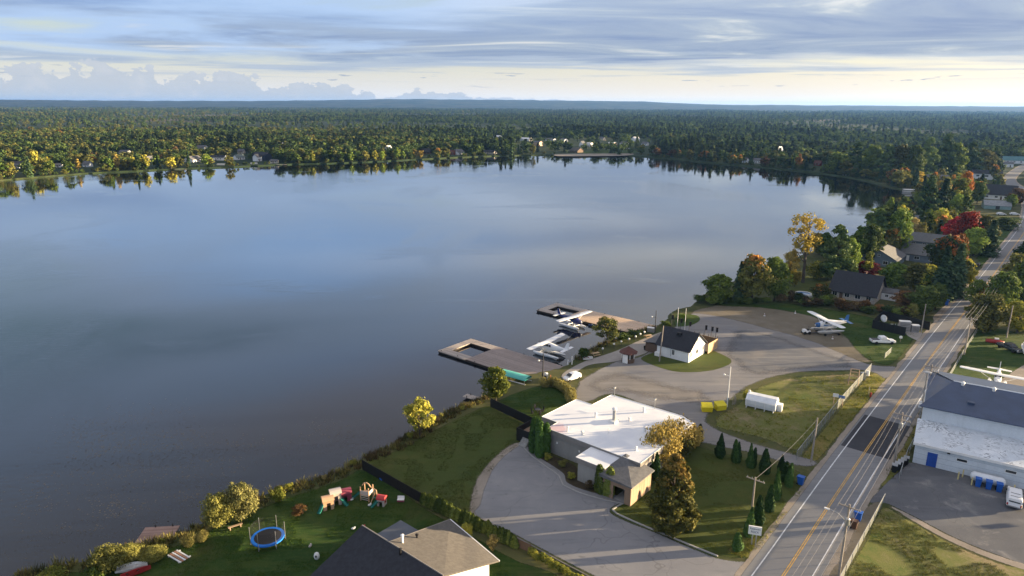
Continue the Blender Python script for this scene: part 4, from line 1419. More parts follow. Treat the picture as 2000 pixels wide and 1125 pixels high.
MB().add([(sr, 36.6, ze), (sr, 41.4, ze), (sr, 41.4, zr - .2), (sr, 36.6, zr - .2)], [(0, 1, 2, 3)]).build('clerestory', SHINGLE_DARK, e)
for s, t, h, mt in ((-43.7, 35.9, 1.0, WHITE_TRIM), (-41.2, 36.1, .5, BLACK), (-45.5, 34.2, .6, BLACK)):
    zz = zr - abs(s - sr) * .33
    MB().tube((s, t, zz - .2), (s, t, zz + h), .13, .13, 8).lathe([(.2, zz + h), (.22, zz + h + .15), (.05, zz + h + .25)], 8, (s, t, 0)).build('roof_vent', mt, e)

# ---- white seaplane-base office with dark gable roof, deck and board screen
e = thing('base_office', 'white gabled office with dark roof on the small lawn by the docks', 'building', W(0, 0), ROAD)
s0, s1, t0, t1, wh, rh = 47.9, 56.4, 43.1, 51.2, 2.8, 3.1
sm_ = (s0 + s1) / 2
MB().add([(s0, t0, -.1), (s1, t0, -.1), (s1, t1, -.1), (s0, t1, -.1), (s0, t0, wh), (s1, t0, wh), (s1, t1, wh), (s0, t1, wh), (sm_, t0, wh + rh), (sm_, t1, wh + rh)],
         [(0, 3, 7, 4), (1, 5, 6, 2), (0, 4, 8, 5, 1), (2, 6, 9, 7, 3), (0, 1, 2, 3), (4, 7, 9, 8), (5, 8, 9, 6)]).build('wall', WHITE, e)
r = MB()
ov, k = .45, rh / ((s1 - s0) / 2)
r.slab((s0 - ov, t1 + ov, wh - ov * k + .17), (s0 - ov, t0 - ov, wh - ov * k + .17), (sm_, t0 - ov, wh + rh + .17), (sm_, t1 + ov, wh + rh + .17), .16)
r.slab((s1 + ov, t0 - ov, wh - ov * k + .17), (s1 + ov, t1 + ov, wh - ov * k + .17), (sm_, t1 + ov, wh + rh + .17), (sm_, t0 - ov, wh + rh + .17), .16)
rf = r.build('roof', SHINGLE_DARK, e)
MB().box(50.2, 51.0, 46.6, 47.6, 5.0, 5.75).build('roof_vent', BLACK, rf)
for s, w_ in ((49.0, .8), (52.1, 1.3), (55.2, .8)):
    window(e, (s, t0, 1.65), w_, 1.1, 'y-')
MB().lathe([(.45, 0), (.45, .06)], 12, (0, 0, 0)).build('gable_clock', pm('sign_grey', (0.45, 0.45, 0.43)), e).matrix_local = Matrix.Translation((sm_, t0 - .02, 4.3)) @ Matrix.Rotation(R(90), 4, 'X')
window(e, (s0, 47.0, 1.6), .7, 1.3, 'x-')
MB().tube((s0 - .06, 47.6, .5), (s0 - .06, 47.6, 2.5), .05, .05, 5).build('downpipe', STEEL, e)
MB().cbox((s0 - .5, 50.6, .5), .8, 1.4, .9).build('air_conditioner', WHITE_TRIM, e)
MB().box(s0 + .6, s1 - .4, t1 + .02, t1 + 3.4, 0, 2.2).build('annex_wall', BROWN_WALL, e)
MB().slab((s0 + .2, t1 + 3.8, 2.25), (s0 + .2, t1 - .1, 2.8), (s1, t1 - .1, 2.8), (s1, t1 + 3.8, 2.25), -.14).build('annex_roof', SHINGLE_GREY, e)
MB().box(s1 + .05, s1 + 5.2, 42.3, 42.42, 0, 2.45).box(s1 + 5.2, s1 + 5.32, 42.3, 48.5, 0, 2.45).build('board_screen', WOOD_LIGHT, e)
MB().box(s1 + .02, s1 + 5.18, 42.5, 49.0, .5, .62).build('deck', WOOD_LIGHT, e)
for q_ in range(6):
    MB().tube((s1 + 5.3, 42.4 + q_ * 1.2, 0), (s1 + 5.3, 42.4 + q_ * 1.2, 3.0), .07, .07, 6).build('deck_post', DARK, e)

# ---- ticket kiosk: eight-sided with a brown pointed roof
kp = W(39.6, 54.0)
e = thing('ticket_kiosk', 'small eight sided white kiosk with brown pointed roof by the walk', 'kiosk', kp, ROAD)
MB().lathe([(1.5, -.05), (1.5, 1.05)], 8).build('wall', BROWN_WALL, e)
MB().lathe([(1.42, 1.05), (1.42, 2.3)], 8).build('glazing', GLASS, e)
for i in range(8):
    a = 2 * math.pi * i / 8
    MB().tube((1.5 * math.cos(a), 1.5 * math.sin(a), 1.0), (1.5 * math.cos(a), 1.5 * math.sin(a), 2.35), .08, .08, 5).build('post', WHITE_TRIM, e)
MB().lathe([(2.15, 2.3), (2.15, 2.42), (0.06, 3.75)], 8).build('roof', SHINGLE_RED, e)
MB().box(-1.62, -1.50, -.75, .55, 0.1, 2.1).build('notice_board', WHITE_TRIM, e)

# ---- cottages on the right bank
def st_house(name, label, cat, s, t, rz, *a, **k):
    return house(name, label, cat, W(s, t), ROAD + rz, *a, **k)


house('dark_roofed_cottage', 'stone fronted cottage with steep black roof behind the parked plane', 'house', W(134.2, 29.2), ROAD - R(90), 12.5, 12.0, 2.6, 4.8,
      pm('pale_stone', (0.42, 0.37, 0.32), 0.85, 0.25, 3.0), SHINGLE_DARK,
      [('f', -4.9, 1.4, 1.4, 1.2), ('f', -1.4, 1.4, 1.4, 1.2), ('f', 1.6, 1.4, 1.6, 1.2), ('f', 4.6, 1.4, 1.4, 1.2), ('r', 0, 4.4, 1.4, 1.3), ('r', -2.8, 1.4, 1.2, 1.2)], [('f', -3.1, .95, 2.05, BROWN_WALL)], (1.5, .5, 1.0), 0.7)
house('garden_shed', 'little white shed with dark window behind the black roofed cottage', 'shed', G(1744, 588) + Vector((0, 2, 0)), ROAD - R(90), 4.2, 3.0, 2.2, 1.1, WHITE, SHINGLE_GREY, [('f', -.6, 1.3, .9, .8)], [('f', 1.1, .9, 1.9, WHITE_TRIM)], None, .25)
bgp = G(1712, 520)
house('blue_grey_house', 'blue grey gabled house wing among trees facing the camera', 'house', bgp + EX * 8, ROAD + R(180), 14, 12, 2.8, 3.2, BLUE_GREY, SHINGLE_GREY,
      [('r', -2.5, 1.5, 1.6, 1.3), ('r', 2.5, 1.5, 1.6, 1.3), ('r', 0, 4.0, 1.0, .8)], [('r', 4.6, .95, 2.05, WHITE_TRIM)], None, .6)
house('blue_grey_house', 'long blue grey house wing with stepped roofs left of the red maple', 'house', G(1768, 512) + EX * 9, ROAD - R(90), 24, 11, 2.9, 3.0, BLUE_GREY, SHINGLE_GREY,
      [('f', -8, 1.5, 1.8, 1.2), ('f', -3, 1.5, 1.8, 1.2), ('f', 3, 1.5, 1.8, 1.2), ('f', 8, 1.5, 1.8, 1.2)], [('f', 0, .95, 2.05, WHITE_TRIM)], None, .6)
house('two_storey_house', 'taller blue grey house block with three roof tiers behind trees', 'house', G(1795, 503) + EX * 12, ROAD - R(90), 13, 9, 5.2, 2.6, BLUE_GREY, SHINGLE_GREY,
      [('f', -4, 4.0, 1.6, 1.2), ('f', 0, 4.0, 1.6, 1.2), ('f', 4, 4.0, 1.6, 1.2), ('f', -4, 1.5, 1.6, 1.2), ('f', 4, 1.5, 1.6, 1.2)], [('f', 0, .95, 2.05, WHITE_TRIM)], None, .5)
house('big_dark_house', 'large house with plain dark roof by the road bend', 'house', G(1944, 390) + EX * 10, ROAD - R(90), 19, 16, 3.0, 5.5, WHITE, SHINGLE_DARK, [('f', -5, 1.6, 1.6, 1.2), ('f', 0, 1.6, 1.6, 1.2), ('f', 5, 1.6, 1.6, 1.2)], [('f', 2.6, .95, 2.05, BROWN_WALL)], (-2, 3, 1.2), .5)
house('corner_store', 'white walled store with red gable end above the dark roofed house', 'store', G(1932, 352) + Vector((4, 10, 0)), R(-32), 20, 11, 4.6, 2.4, WHITE, SHINGLE_DARK, [('f', -6, 2.8, 2.2, 1.4), ('f', 0, 2.8, 2.2, 1.4), ('f', 6, 2.8, 2.2, 1.4)], [('r', 0, 1.2, 2.1, RED_WALL)], None, .5)
house('fabric_shelter', 'grey green fabric roofed shelter beside two white cars', 'shelter', G(1950, 411) + Vector((4, 8, 0)), R(-25), 13, 9, 2.0, 2.6, pm('teal_canvas', (0.22, 0.32, 0.32)), pm('grey_canvas', (0.24, 0.25, 0.26), 0.5, 0.25), [], [('f', 0, 2.0, 1.9, DARK)], None, .2)
house('teal_roofed_house', 'white house with teal metal roof at the right edge', 'house', G(1980, 320) + Vector((4, 8, 0)), R(-15), 20, 10, 3.4, 3.6, WHITE, TEAL_ROOF, [('f', -6, 1.8, 1.6, 1.3), ('f', 0, 1.8, 1.6, 1.3), ('f', 6, 1.8, 1.6, 1.3)], [('f', -3, 1, 2.1, BROWN_WALL)], None, .5)
house('white_annex', 'small white annex in front of the teal roofed house', 'house', G(1966, 326), R(-20), 9, 7, 3.2, 1.8, WHITE, SHINGLE_GREY, [('f', -2, 1.6, 1.2, 1.2)], [('f', 2, .95, 2.05, DARK)], None, .4)
house('long_green_house', 'long low grey roofed house with dark green wall by the bay', 'house', G(1842, 356) + Vector((3, 6, 0)), R(-8), 30, 11, 2.8, 2.4, pm('dark_green_siding', (0.03, 0.06, 0.045)), SHINGLE_GREY, [('f', -9, 1.5, 2, 1.2), ('f', 0, 1.5, 2, 1.2), ('f', 9, 1.5, 2, 1.2)], [('f', -4.5, .95, 2.05, WHITE_TRIM)], (6, 1, 1.5), .5)
house('lake_cabin', 'grey roofed cabin hidden by dark cedar at the bay shore', 'cabin', G(1820, 438), R(-12), 16, 8, 2.4, 1.8, CREAM, SHINGLE_GREY, [('f', -4, 1.4, 1.4, 1.1), ('f', 4, 1.4, 1.4, 1.1)], [('f', 0, .95, 2.0, BROWN_WALL)], None, .4)
# ------------------------------------------------------------------ docks
DOCK_OLD = board('old_dock_boards', (0.24, 0.195, 0.175), (0.33, 0.27, 0.24), 0.3, 0)
DOCK_NEW = board('new_dock_boards', (0.50, 0.36, 0.25), (0.62, 0.46, 0.33), 0.3, 0)
DOCK_GREY = board('grey_dock_boards', (0.32, 0.27, 0.235), (0.46, 0.40, 0.35), 0.3, 0)
TIMBER = pm('dark_timber', (0.035, 0.026, 0.020), 0.8, 0.3)
TYRE = pm('tyre_rubber', (0.012, 0.012, 0.013), 0.8, 0.2)


def dock(name, label, s0, s1, t0, t1, f1, arm, deckm, framem, open_in=2.3):
    e = thing(name, label, 'dock', W(0, 0, 0), ROAD)
    MB().box(s0, s1, t0, t1, .42, .62).build('deck', deckm, e)
    MB().box(s0 + .12, s1 - .12, t0, t1 - .1, -.4, .41).build('float_body', TIMBER, e)
    fr = MB().box(s0 - .2, s0 - .2 + arm, t1 + .05, f1, .40, .60).box(s1 - arm, s1, t1 + .05, f1, .40, .60).box(s0 - .2 + arm + .01, s1 - arm - .01, f1 - open_in, f1, .40, .60)
    fr.build('frame_deck', framem, e)
    MB().box(s0, s0 - .3 + arm, t1 + .05, f1 - .1, -.3, .39).box(s1 - arm + .1, s1 - .1, t1 + .05, f1 - .1, -.3, .39).box(s0 + arm, s1 - arm, f1 - open_in + .1, f1 - .15, -.3, .39).build('frame_float', TIMBER, e)
    MB().box(s0 - .12, s0 - .01, t0, t1, .1, .56).box(s1 + .01, s1 + .12, t0, t1, .1, .56).build('fender_rail', TIMBER, e)
    for t in np.arange(t0 + 2, f1, 5.5):
        for s in (s0 + .1, s1 - .1):
            MB().tube((s, t, .6), (s, t, .85), .07, .07, 6).tube((s, t - .2, .82), (s, t + .2, .82), .05, .05, 5).build('cleat', DARK, e)
    return e


dock('seaplane_dock', 'broad grey brown floating dock with open square end, nearer of the two', 16.9, 28.3, 62.6, 83.8, 93.0, 2.5, DOCK_OLD, DOCK_GREY)
dock('seaplane_dock', 'long tan floating dock with open square end, farther out behind the office', 59.0, 68.6, 60.4, 85.6, 96.0, 2.4, DOCK_NEW, DOCK_GREY)


def jetty(name, label, a, b, w, mat, z=.6, posts=2):
    d = (b - a)
    e = thing(name, label, 'jetty', (a.x, a.y, 0), math.atan2(d.y, d.x))
    L = d.length
    MB().box(0, L, -w / 2, w / 2, z - .14, z).build('deck', mat, e)
    for i in range(posts):
        for sg in (-1, 1):
            x = L * (i + .6) / posts
            MB().tube((x, sg * (w / 2 - .08), -1), (x, sg * (w / 2 - .08), z + .35), .08, .08, 6).build('post', TIMBER, e)
    return e


jetty('wooden_jetty', 'narrow grey jetty below the orange and green maple', G(945, 782, .5), G(908, 772, .5), 1.6, DOCK_GREY, .55)
jetty('wooden_jetty', 'square reddish brown swim platform off the bottom left shore', G(302, 1046, .5) + Vector((-2.0, 0, 0)), G(302, 1046, .5) + Vector((2.6, .5, 0)), 3.6, board('red_boards', (0.24, 0.15, 0.12), (0.38, 0.25, 0.20), .22, 1), .55)
jetty('gangway', 'grey gangway from the bottom left lawn to the swim platform', G(358, 1064, .6), G(328, 1050, .6), 1.3, DOCK_GREY, .65, 1)
jetty('launch_ramp', 'flat concrete launch slab at the shore past the office', G(1318, 616, .5), G(1372, 608, .5), 4.5, CONC, .75, 1)

# ------------------------------------------------------------------ float planes
PW = pm('plane_white', (0.78, 0.78, 0.78), 0.35, 0.05, spec=0.5)
PB = pm('plane_blue', (0.02, 0.12, 0.34), 0.35, 0.06, spec=0.5)
PN = pm('plane_navy', (0.012, 0.018, 0.12), 0.35, 0.06, spec=0.5)
ALU = pm('float_aluminium', (0.52, 0.53, 0.54), 0.4, 0.1, metal=0.4)


def srect(x, zc, hw, hh, n=14, p=3.2):
    out = []
    for i in range(n):
        a = 2 * math.pi * i / n
        c, s = math.cos(a), math.sin(a)
        out.append((x, math.copysign(abs(c) ** (2 / p), c) * hw, zc + math.copysign(abs(s) ** (2 / p), s) * hh))
    return out


def float_plane(label, loc, rz, nose=PW, fin=PW, stripe=None, k=1.0, lift=0.0, dolly=False, body=None):
    """nose along local x, the floats' keels near z = -0.3"""
    e = thing('float_plane', label, 'seaplane', loc, rz, scale=(k, k, k))
    z = 1.75 + lift
    MB().loft([srect(2.1, z + .1, .58, .62), srect(1.5, z + .2, .66, .78), srect(0.9, z + .35, .70, .95), srect(-0.8, z + .38, .70, .95), srect(-1.9, z + .35, .58, .80), srect(-3.6, z + .42, .36, .50), srect(-5.4, z + .55, .16, .30), srect(-5.9, z + .58, .06, .2)]).build('fuselage', body or PW, e, True)
    cw = MB().loft([srect(2.98, z + .08, .34, .34, p=2), srect(2.9, z + .08, .52, .52, p=2), srect(2.5, z + .1, .60, .60, p=2.4), srect(2.06, z + .1, .60, .64, p=3)]).build('cowling', nose, e, True)
    MB().loft([srect(3.3, z + .08, .04, .04, p=2), srect(3.12, z + .08, .14, .14, p=2), srect(2.99, z + .08, .18, .18, p=2)]).build('spinner', PW, cw, True)
    pb = MB()
    for i in range(3):
        a = 2 * math.pi * i / 3 + .4
        pb.cbox((0, 0, 0), .01, .01, .01)
        c, s = math.cos(a), math.sin(a)
        pb.add([(3.05, c * .15 - s * .09, z + .08 + s * .15 + c * .09), (3.09, c * .15 + s * .09, z + .08 + s * .15 - c * .09), (3.09, c * 1.25 + s * .06, z + .08 + s * 1.25 - c * .06), (3.05, c * 1.25 - s * .06, z + .08 + s * 1.25 + c * .06)], [(0, 1, 2, 3)])
    pb.v = [v for v in pb.v]
    pb.build('propeller', DARK, cw)
    wz = z + 1.36
    w_ = MB()
    for sg in (-1, 1):
        secs = []
        for yy, ch, th in ((0.0, 1.75, .26), (5.9, 1.70, .22), (6.9, 1.5, .15), (7.2, 1.0, .06)):
            zz = wz + yy * .018
            x1 = 1.25 - (1.75 - ch) * .35
            secs.append([(x1, sg * yy, zz), (x1 - ch * .12, sg * yy, zz + th * .5), (x1 - ch * .4, sg * yy, zz + th * .55), (x1 - ch, sg * yy, zz), (x1 - ch * .5, sg * yy, zz - th * .35), (x1 - ch * .12, sg * yy, zz - th * .4)])
        w_.loft(secs if sg > 0 else [r_[::-1] for r_ in secs])
    wing = w_.build('wing', PW, e)
    for sg in (-1, 1):
        MB().box(-.52, -.16, sg * 4.6 - 1.5, sg * 4.6 + 1.5, wz + .10, wz + .125).build('aileron', pm('plane_grey', (0.55, 0.56, 0.57), .5), wing)
        MB().tube((.7, sg * .62, z - .25), (.55, sg * 3.6, wz + .02), .06, .06, 6).build('wing_strut', PW, e)
    t0 = z + .6
    MB().add([(-4.6, -.06, t0), (-5.95, -.06, t0), (-6.1, -.04, t0 + 1.75), (-5.45, -.04, t0 + 1.75), (-4.6, .06, t0), (-5.95, .06, t0), (-6.1, .04, t0 + 1.75), (-5.45, .04, t0 + 1.75)],
             [(0, 1, 2, 3), (7, 6, 5, 4), (3, 2, 6, 7), (0, 3, 7, 4), (1, 5, 6, 2), (0, 4, 5, 1)]).build('tail_fin', fin, e)
    MB().add([(-4.9, 0, t0 + .1), (-5.0, 2.3, t0 + .1), (-5.85, 2.3, t0 + .1), (-5.95, 0, t0 + .1), (-5.85, -2.3, t0 + .1), (-5.0, -2.3, t0 + .1),
              (-4.9, 0, t0 + .2), (-5.0, 2.3, t0 + .16), (-5.85, 2.3, t0 + .16), (-5.95, 0, t0 + .2), (-5.85, -2.3, t0 + .16), (-5.0, -2.3, t0 + .16)],
             [(6, 7, 8, 9), (6, 9, 10, 11), (0, 3, 2, 1), (0, 5, 4, 3), (0, 1, 7, 6), (1, 2, 8, 7), (2, 3, 9, 8), (3, 4, 10, 9), (4, 5, 11, 10), (5, 0, 6, 11)]).build('tailplane', fin if fin is not PN else PW, e)
    for sg in (-1, 1):
        for x0, x1 in ((.85, .15), (.05, -.6), (-.7, -1.25)):
            y_ = sg * (.715 if x1 > -.7 else .70)
            a, b = sorted((y_ - sg * .03, y_))
            MB().box(x1, x0, a, b, z + .55, z + 1.05).build('side_window', GLASS, e)
        if stripe:
            a, b = sorted((sg * .69, sg * .712))
            MB().box(-1.0, 1.2, a, b, z - .05, z + .28).build('stripe', stripe, e)
    MB().add([(1.42, -.6, z + .98), (1.42, .6, z + .98), (.93, .6, z + 1.32), (.93, -.6, z + 1.32)], [(0, 1, 2, 3)]).build('windscreen', GLASS, e)
    for sg in (-1, 1):
        y_ = sg * 1.45
        zf = lift
        secs = []
        for x, hw, zt, zb in ((3.3, .06, .62, .42), (2.9, .26, .68, .12), (1.8, .42, .70, -.18), (0.0, .44, .68, -.3), (-.6, .44, .66, -.3), (-.62, .43, .66, -.12), (-2.6, .34, .6, -.05), (-4.1, .14, .52, .25)):
            secs.append([(x, y_ - hw, zf + zt - .1), (x, y_ - hw * .7, zf + zt), (x, y_ + hw * .7, zf + zt), (x, y_ + hw, zf + zt - .1), (x, y_ + hw * .9, zf + (zt + zb) / 2), (x, y_, zf + zb), (x, y_ - hw * .9, zf + (zt + zb) / 2)])
        MB().loft(secs[::-1]).build('float', ALU if dolly else PW, e)
        for xa, xb in ((1.5, 1.1), (-.9, -.7), (1.5, -.7)):
            MB().tube((xa, y_, zf + .65), (xb, sg * .45, z - .45), .05, .05, 6).build('float_strut', PW, e)
    MB().tube((1.5, -1.45, lift + .68), (1.5, 1.45, lift + .68), .05, .05, 6).tube((-1.0, -1.45, lift + .66), (-1.0, 1.45, lift + .66), .05, .05, 6).build('spreader_bar', ALU, e)
    return e


float_plane('white float plane moored beside the nearer dock', W(33.2, 72.3, .05), ROAD + R(92))
float_plane('white float plane with navy tail moored at the farther tan dock', W(54.6, 80.0, .05), ROAD - R(96), PN, PN, PN, 0.95, 0.0, False, PN)
fp = G(1612, 651)
float_plane('blue and white float plane standing on a trailer in the yard', (fp.x, fp.y, LAND + .55), R(190), PB, PB, PB, 1.02, 0.0, True)
float_plane('white float plane nose on behind the navy hangar roof', W(76.6, -12.4, LAND + .35), ROAD + R(183), PW, PW, PB, .95)

# trailer under the plane
e = thing('plane_trailer', 'low dark trailer carrying the blue and white float plane', 'trailer', (fp.x, fp.y, LAND), R(190))
MB().box(-3.2, 5.2, -.25, .25, .28, .42).box(-2.6, -2.3, -1.9, 1.9, .28, .40).box(1.2, 1.5, -1.9, 1.9, .28, .40).build('frame', DARK, e)
for x, y_ in ((-2.45, 2.0), (-2.45, -2.0), (1.35, 2.0), (1.35, -2.0)):
    MB().tube((x, y_ - .12, .28), (x, y_ + .12, .28), .28, .28, 12).build('wheel', TYRE, e)
MB().tube((5.2, 0, .35), (6.6, 0, .35), .08, .08, 6).build('tow_bar', DARK, e)


def wheels(e, xs, yw, r, wd=.24, rim=STEEL):
    for x in xs:
        for sg in (-1, 1):
            o = MB().lathe([(r * .6, -wd / 2), (r * .95, -wd / 2), (r, -wd * .3), (r, wd * .3), (r * .95, wd / 2), (r * .6, wd / 2)], 14).build('wheel', TYRE, e)
            o.matrix_local = Matrix.Translation((x, sg * yw, r)) @ Matrix.Rotation(R(90), 4, 'X')
            rm = MB().lathe([(r * .58, -wd * .45), (r * .58, wd * .45)], 10).build('rim', rim, o)


def section(x, hw, z0, z1, tumble=0.0):
    return [(x, -hw, z0 + .12), (x, -hw * .92, z0), (x, hw * .92, z0), (x, hw, z0 + .12), (x, hw, z0 + (z1 - z0) * .62), (x, hw * (1 - .06 - tumble), z1 - .06), (x, hw * (.9 - tumble), z1), (x, -hw * (.9 - tumble), z1), (x, -hw * (1 - .06 - tumble), z1 - .06), (x, -hw, z0 + (z1 - z0) * .62)]


LAMP_R = pm('tail_lamp', (0.35, 0.02, 0.02), .3, .05)
LAMP_W = pm('head_lamp', (0.75, 0.75, 0.72), .2, .05)


def pickup(label, loc, rz, paint, cap=False, group=None, k=1.0):
    e = thing('pickup_truck', label, 'truck', loc, rz, group, (k, k, k))
    MB().loft([section(-2.9, .92, .55, 1.02), section(-2.8, .96, .45, 1.08), section(-.75, .98, .40, 1.10), section(1.2, .98, .40, 1.10), section(2.5, .95, .42, 1.06), section(2.85, .84, .48, .92)][::-1]).build('body', paint, e)
    MB().loft([section(-.85, .92, 1.05, 1.72, .06), section(-.6, .92, 1.05, 1.86, .10), section(.55, .92, 1.05, 1.86, .10), section(1.35, .92, 1.05, 1.14, .02)][::-1]).build('cab', paint, e)
    for sg in (-1, 1):
        a, b = sorted((sg * .885, sg * .915))
        MB().add([(-.62, sg * .925, 1.16), (.98, sg * .925, 1.16), (.5, sg * .86, 1.70), (-.55, sg * .86, 1.70)], [(0, 1, 2, 3) if sg < 0 else (3, 2, 1, 0)]).build('side_window', GLASS, e)
        MB().cbox((1.0, sg * 1.06, 1.2), .12, .2, .2).build('mirror', DARK, e)
        MB().cbox((2.82, sg * .68, .85), .12, .34, .18).build('headlight', LAMP_W, e)
        MB().cbox((-2.88, sg * .82, .86), .08, .2, .34).build('tail_light', LAMP_R, e)
    MB().add([(1.30, -.78, 1.17), (1.30, .78, 1.17), (.64, .70, 1.79), (.64, -.70, 1.79)], [(0, 1, 2, 3)]).build('windscreen', GLASS, e)
    if cap:
        MB().loft([section(-2.85, .93, 1.09, 1.78, .05), section(-2.5, .93, 1.09, 1.86, .08), section(-.95, .93, 1.09, 1.86, .08)][::-1]).build('bed_cap', paint, e)
        MB().add([(-2.90, .72, 1.22), (-2.90, -.72, 1.22), (-2.78, -.66, 1.68), (-2.78, .66, 1.68)], [(0, 1, 2, 3)]).build('rear_window', GLASS, e)
        MB().tube((-2.2, -.6, 1.92), (-2.2, .6, 1.92), .03, .03, 4).tube((-1.2, -.6, 1.92), (-1.2, .6, 1.92), .03, .03, 4).build('roof_rack', DARK, e)
    else:
        MB().box(-2.75, -.95, -.78, .78, 1.09, 1.125).build('bed_liner', DARK, e)
    MB().box(-2.98, -2.88, -.85, .85, .5, .66).box(2.84, 2.94, -.85, .85, .5, .68).build('bumper', STEEL, e)
    wheels(e, (-1.85, 1.85), .88, .38, .26)
    return e


def small_car(label, loc, rz, paint, L=4.1, group=None, name='parked_car', cat='car'):
    e = thing(name, label, cat, loc, rz, group)
    k = L / 4.1
    MB().loft([section(-2.05 * k, .72, .45, .86), section(-1.9 * k, .84, .32, .98), section(-.6 * k, .87, .28, .98), section(.8 * k, .87, .28, .94), section(1.7 * k, .82, .3, .80), section(2.02 * k, .66, .36, .62)][::-1]).build('body', paint, e)
    MB().loft([section(-1.98 * k, .72, .95, 1.05, .02), section(-1.55 * k, .78, .95, 1.42, .08), section(-.4 * k, .80, .95, 1.52, .12), section(.35 * k, .80, .95, 1.46, .12), section(1.15 * k, .78, .92, .98, .02)][::-1]).build('cabin', paint, e)
    for sg in (-1, 1):
        MB().add([(-1.5 * k, sg * .815, 1.0), (.85 * k, sg * .815, 1.0), (.2 * k, sg * .74, 1.36), (-1.3 * k, sg * .73, 1.34)], [(0, 1, 2, 3) if sg < 0 else (3, 2, 1, 0)]).build('side_window', GLASS, e)
        MB().cbox((1.93 * k, sg * .52, .66), .14, .3, .14).build('headlight', LAMP_W, e)
        MB().cbox((-1.99 * k, sg * .6, .84), .1, .22, .16).build('tail_light', LAMP_R, e)
        MB().cbox((.75 * k, sg * .93, 1.02), .1, .16, .14).build('mirror', paint, e)
    MB().add([(1.10 * k, -.64, 1.03), (1.10 * k, .64, 1.03), (.42 * k, .58, 1.44), (.42 * k, -.58, 1.44)], [(0, 1, 2, 3)]).build('windscreen', GLASS, e)
    MB().add([(-1.95 * k, .6, 1.10), (-1.95 * k, -.6, 1.10), (-1.62 * k, -.56, 1.40), (-1.62 * k, .56, 1.40)], [(0, 1, 2, 3)]).build('rear_window', GLASS, e)
    wheels(e, (-1.28 * k, 1.28 * k), .78, .31, .2)
    return e


CARW = pm('car_paint_white', (0.78, 0.78, 0.78), 0.25, 0.04, spec=0.5)
CARB = pm('car_paint_black', (0.015, 0.018, 0.024), 0.25, 0.1, spec=0.6)
CARR = pm('car_paint_red', (0.30, 0.03, 0.03), 0.35, 0.1)
a, b = G(1697, 670), G(1749, 671)
a, b = G(1978, 990), G(1988, 948)
pickup('white pickup with capped bed parked against the hangar lean-to', W(27.4, -19.6), ROAD + R(4), CARW, True)
a, b = G(1697, 670), G(1749, 671)
pickup('white pickup truck parked on grass by the dark fenced enclosure', (a + b) / 2, math.atan2((b - a).y, (b - a).x), CARW)
a, b = G(1950, 676), G(1992, 692)
pickup('black pickup truck on the grass above the hangar', (a + b) / 2, math.atan2((b - a).y, (b - a).x), CARB)
small_car('white hatchback parked at the lakeside end of the gravel yard', (G(1103, 744) + G(1131, 738)) / 2, R(215), CARW, 4.2)
small_car('white car on the left beside the fabric shelter', G(1955, 420), R(-20), CARW, 4.6)
small_car('white car on the right beside the fabric shelter', G(1981, 420), R(-20), CARW, 4.6)
small_car('dark car parked by the roadside below the red maples', G(1908, 520), ROAD, CARB, 4.4)

# ------------------------------------------------------------------ boats
HULLW = pm('hull_white', (0.72, 0.71, 0.69), 0.4, 0.08)


def rowboat(label, loc, rz, hull, inner, L=3.6, w=1.4, name='row_boat'):
    e = thing(name, label, 'boat', loc, rz)
    secs = []
    for f, q in ((0, .8), (.25, 1), (.55, .95), (.8, .6), (.95, .2), (1.0, .04)):
        x = -L / 2 + L * f
        hw = w / 2 * q
        z1 = .52 + .16 * f
        secs.append([(x, -hw, z1), (x, -hw * .8, .14), (x, 0, 0.02 + .1 * f * f), (x, hw * .8, .14), (x, hw, z1), (x, hw * .88, z1 - .02), (x, hw * .7, .24), (x, 0, .16 + .1 * f), (x, -hw * .7, .24), (x, -hw * .88, z1 - .02)])
    MB().loft(secs[::-1]).build('hull', hull, e)
    for x in (-L * .28, L * .08):
        MB().box(x - .13, x + .13, -w * .42, w * .42, .38, .42).build('thwart', inner, e)
    return e


rowboat('white rowing boat pulled up among bushes at the bottom left', G(258, 1112), R(18), HULLW, HULLW)
rowboat('red kayak lying beside the white boat at the bottom left', G(266, 1122), R(35), CARR, pm('kayak_dark', (0.05, 0.01, 0.01)), 3.4, .75, 'kayak')
rowboat('white and red pedal boat on the path by the lamp globes', G(1148, 702), R(10), HULLW, CARR, 2.4, 1.2, 'pedal_boat')
rowboat('small blue motor boat moored behind the shore maple', G(1166, 637, 0.0), R(-20), pm('hull_blue', (0.04, 0.09, 0.25)), HULLW, 4.6, 1.8, 'motor_boat')


def pontoon(label, loc, rz, canopy, L=7.0, group=None):
    e = thing('pontoon_boat', label, 'boat', loc, rz, group)
    for sg in (-1, 1):
        MB().loft([srect(-L / 2, .2, .2, .25, 8, 2), srect(L / 2 - .8, .2, .3, .3, 8, 2), srect(L / 2, .35, .05, .06, 8, 2)]).build('pontoon', ALU, e)
        e.children[-1].location = (0, sg * 1.0, 0)
    MB().box(-L / 2, L / 2 - .4, -1.3, 1.3, .5, .6).build('deck', DOCK_GREY, e)
    MB().box(-L / 2, L / 2 - .4, -1.3, -1.24, .62, 1.2).box(-L / 2, L / 2 - .4, 1.24, 1.3, .62, 1.2).build('side_panel', HULLW, e)
    if canopy:
        MB().loft([[(x, 1.35 * math.cos(a), 1.9 + .55 * math.sin(a)) for a in [math.pi * i / 8 for i in range(9)]] for x in (-L / 2, -L / 6, L / 6, L / 2 - .5)], caps=False).build('canopy', canopy, e)
        for x in (-L / 2 + .2, L / 2 - .8):
            for sg in (-1, 1):
                MB().tube((x, sg * 1.28, .6), (x, sg * 1.3, 1.95), .04, .04, 5).build('canopy_post', STEEL, e)
    return e


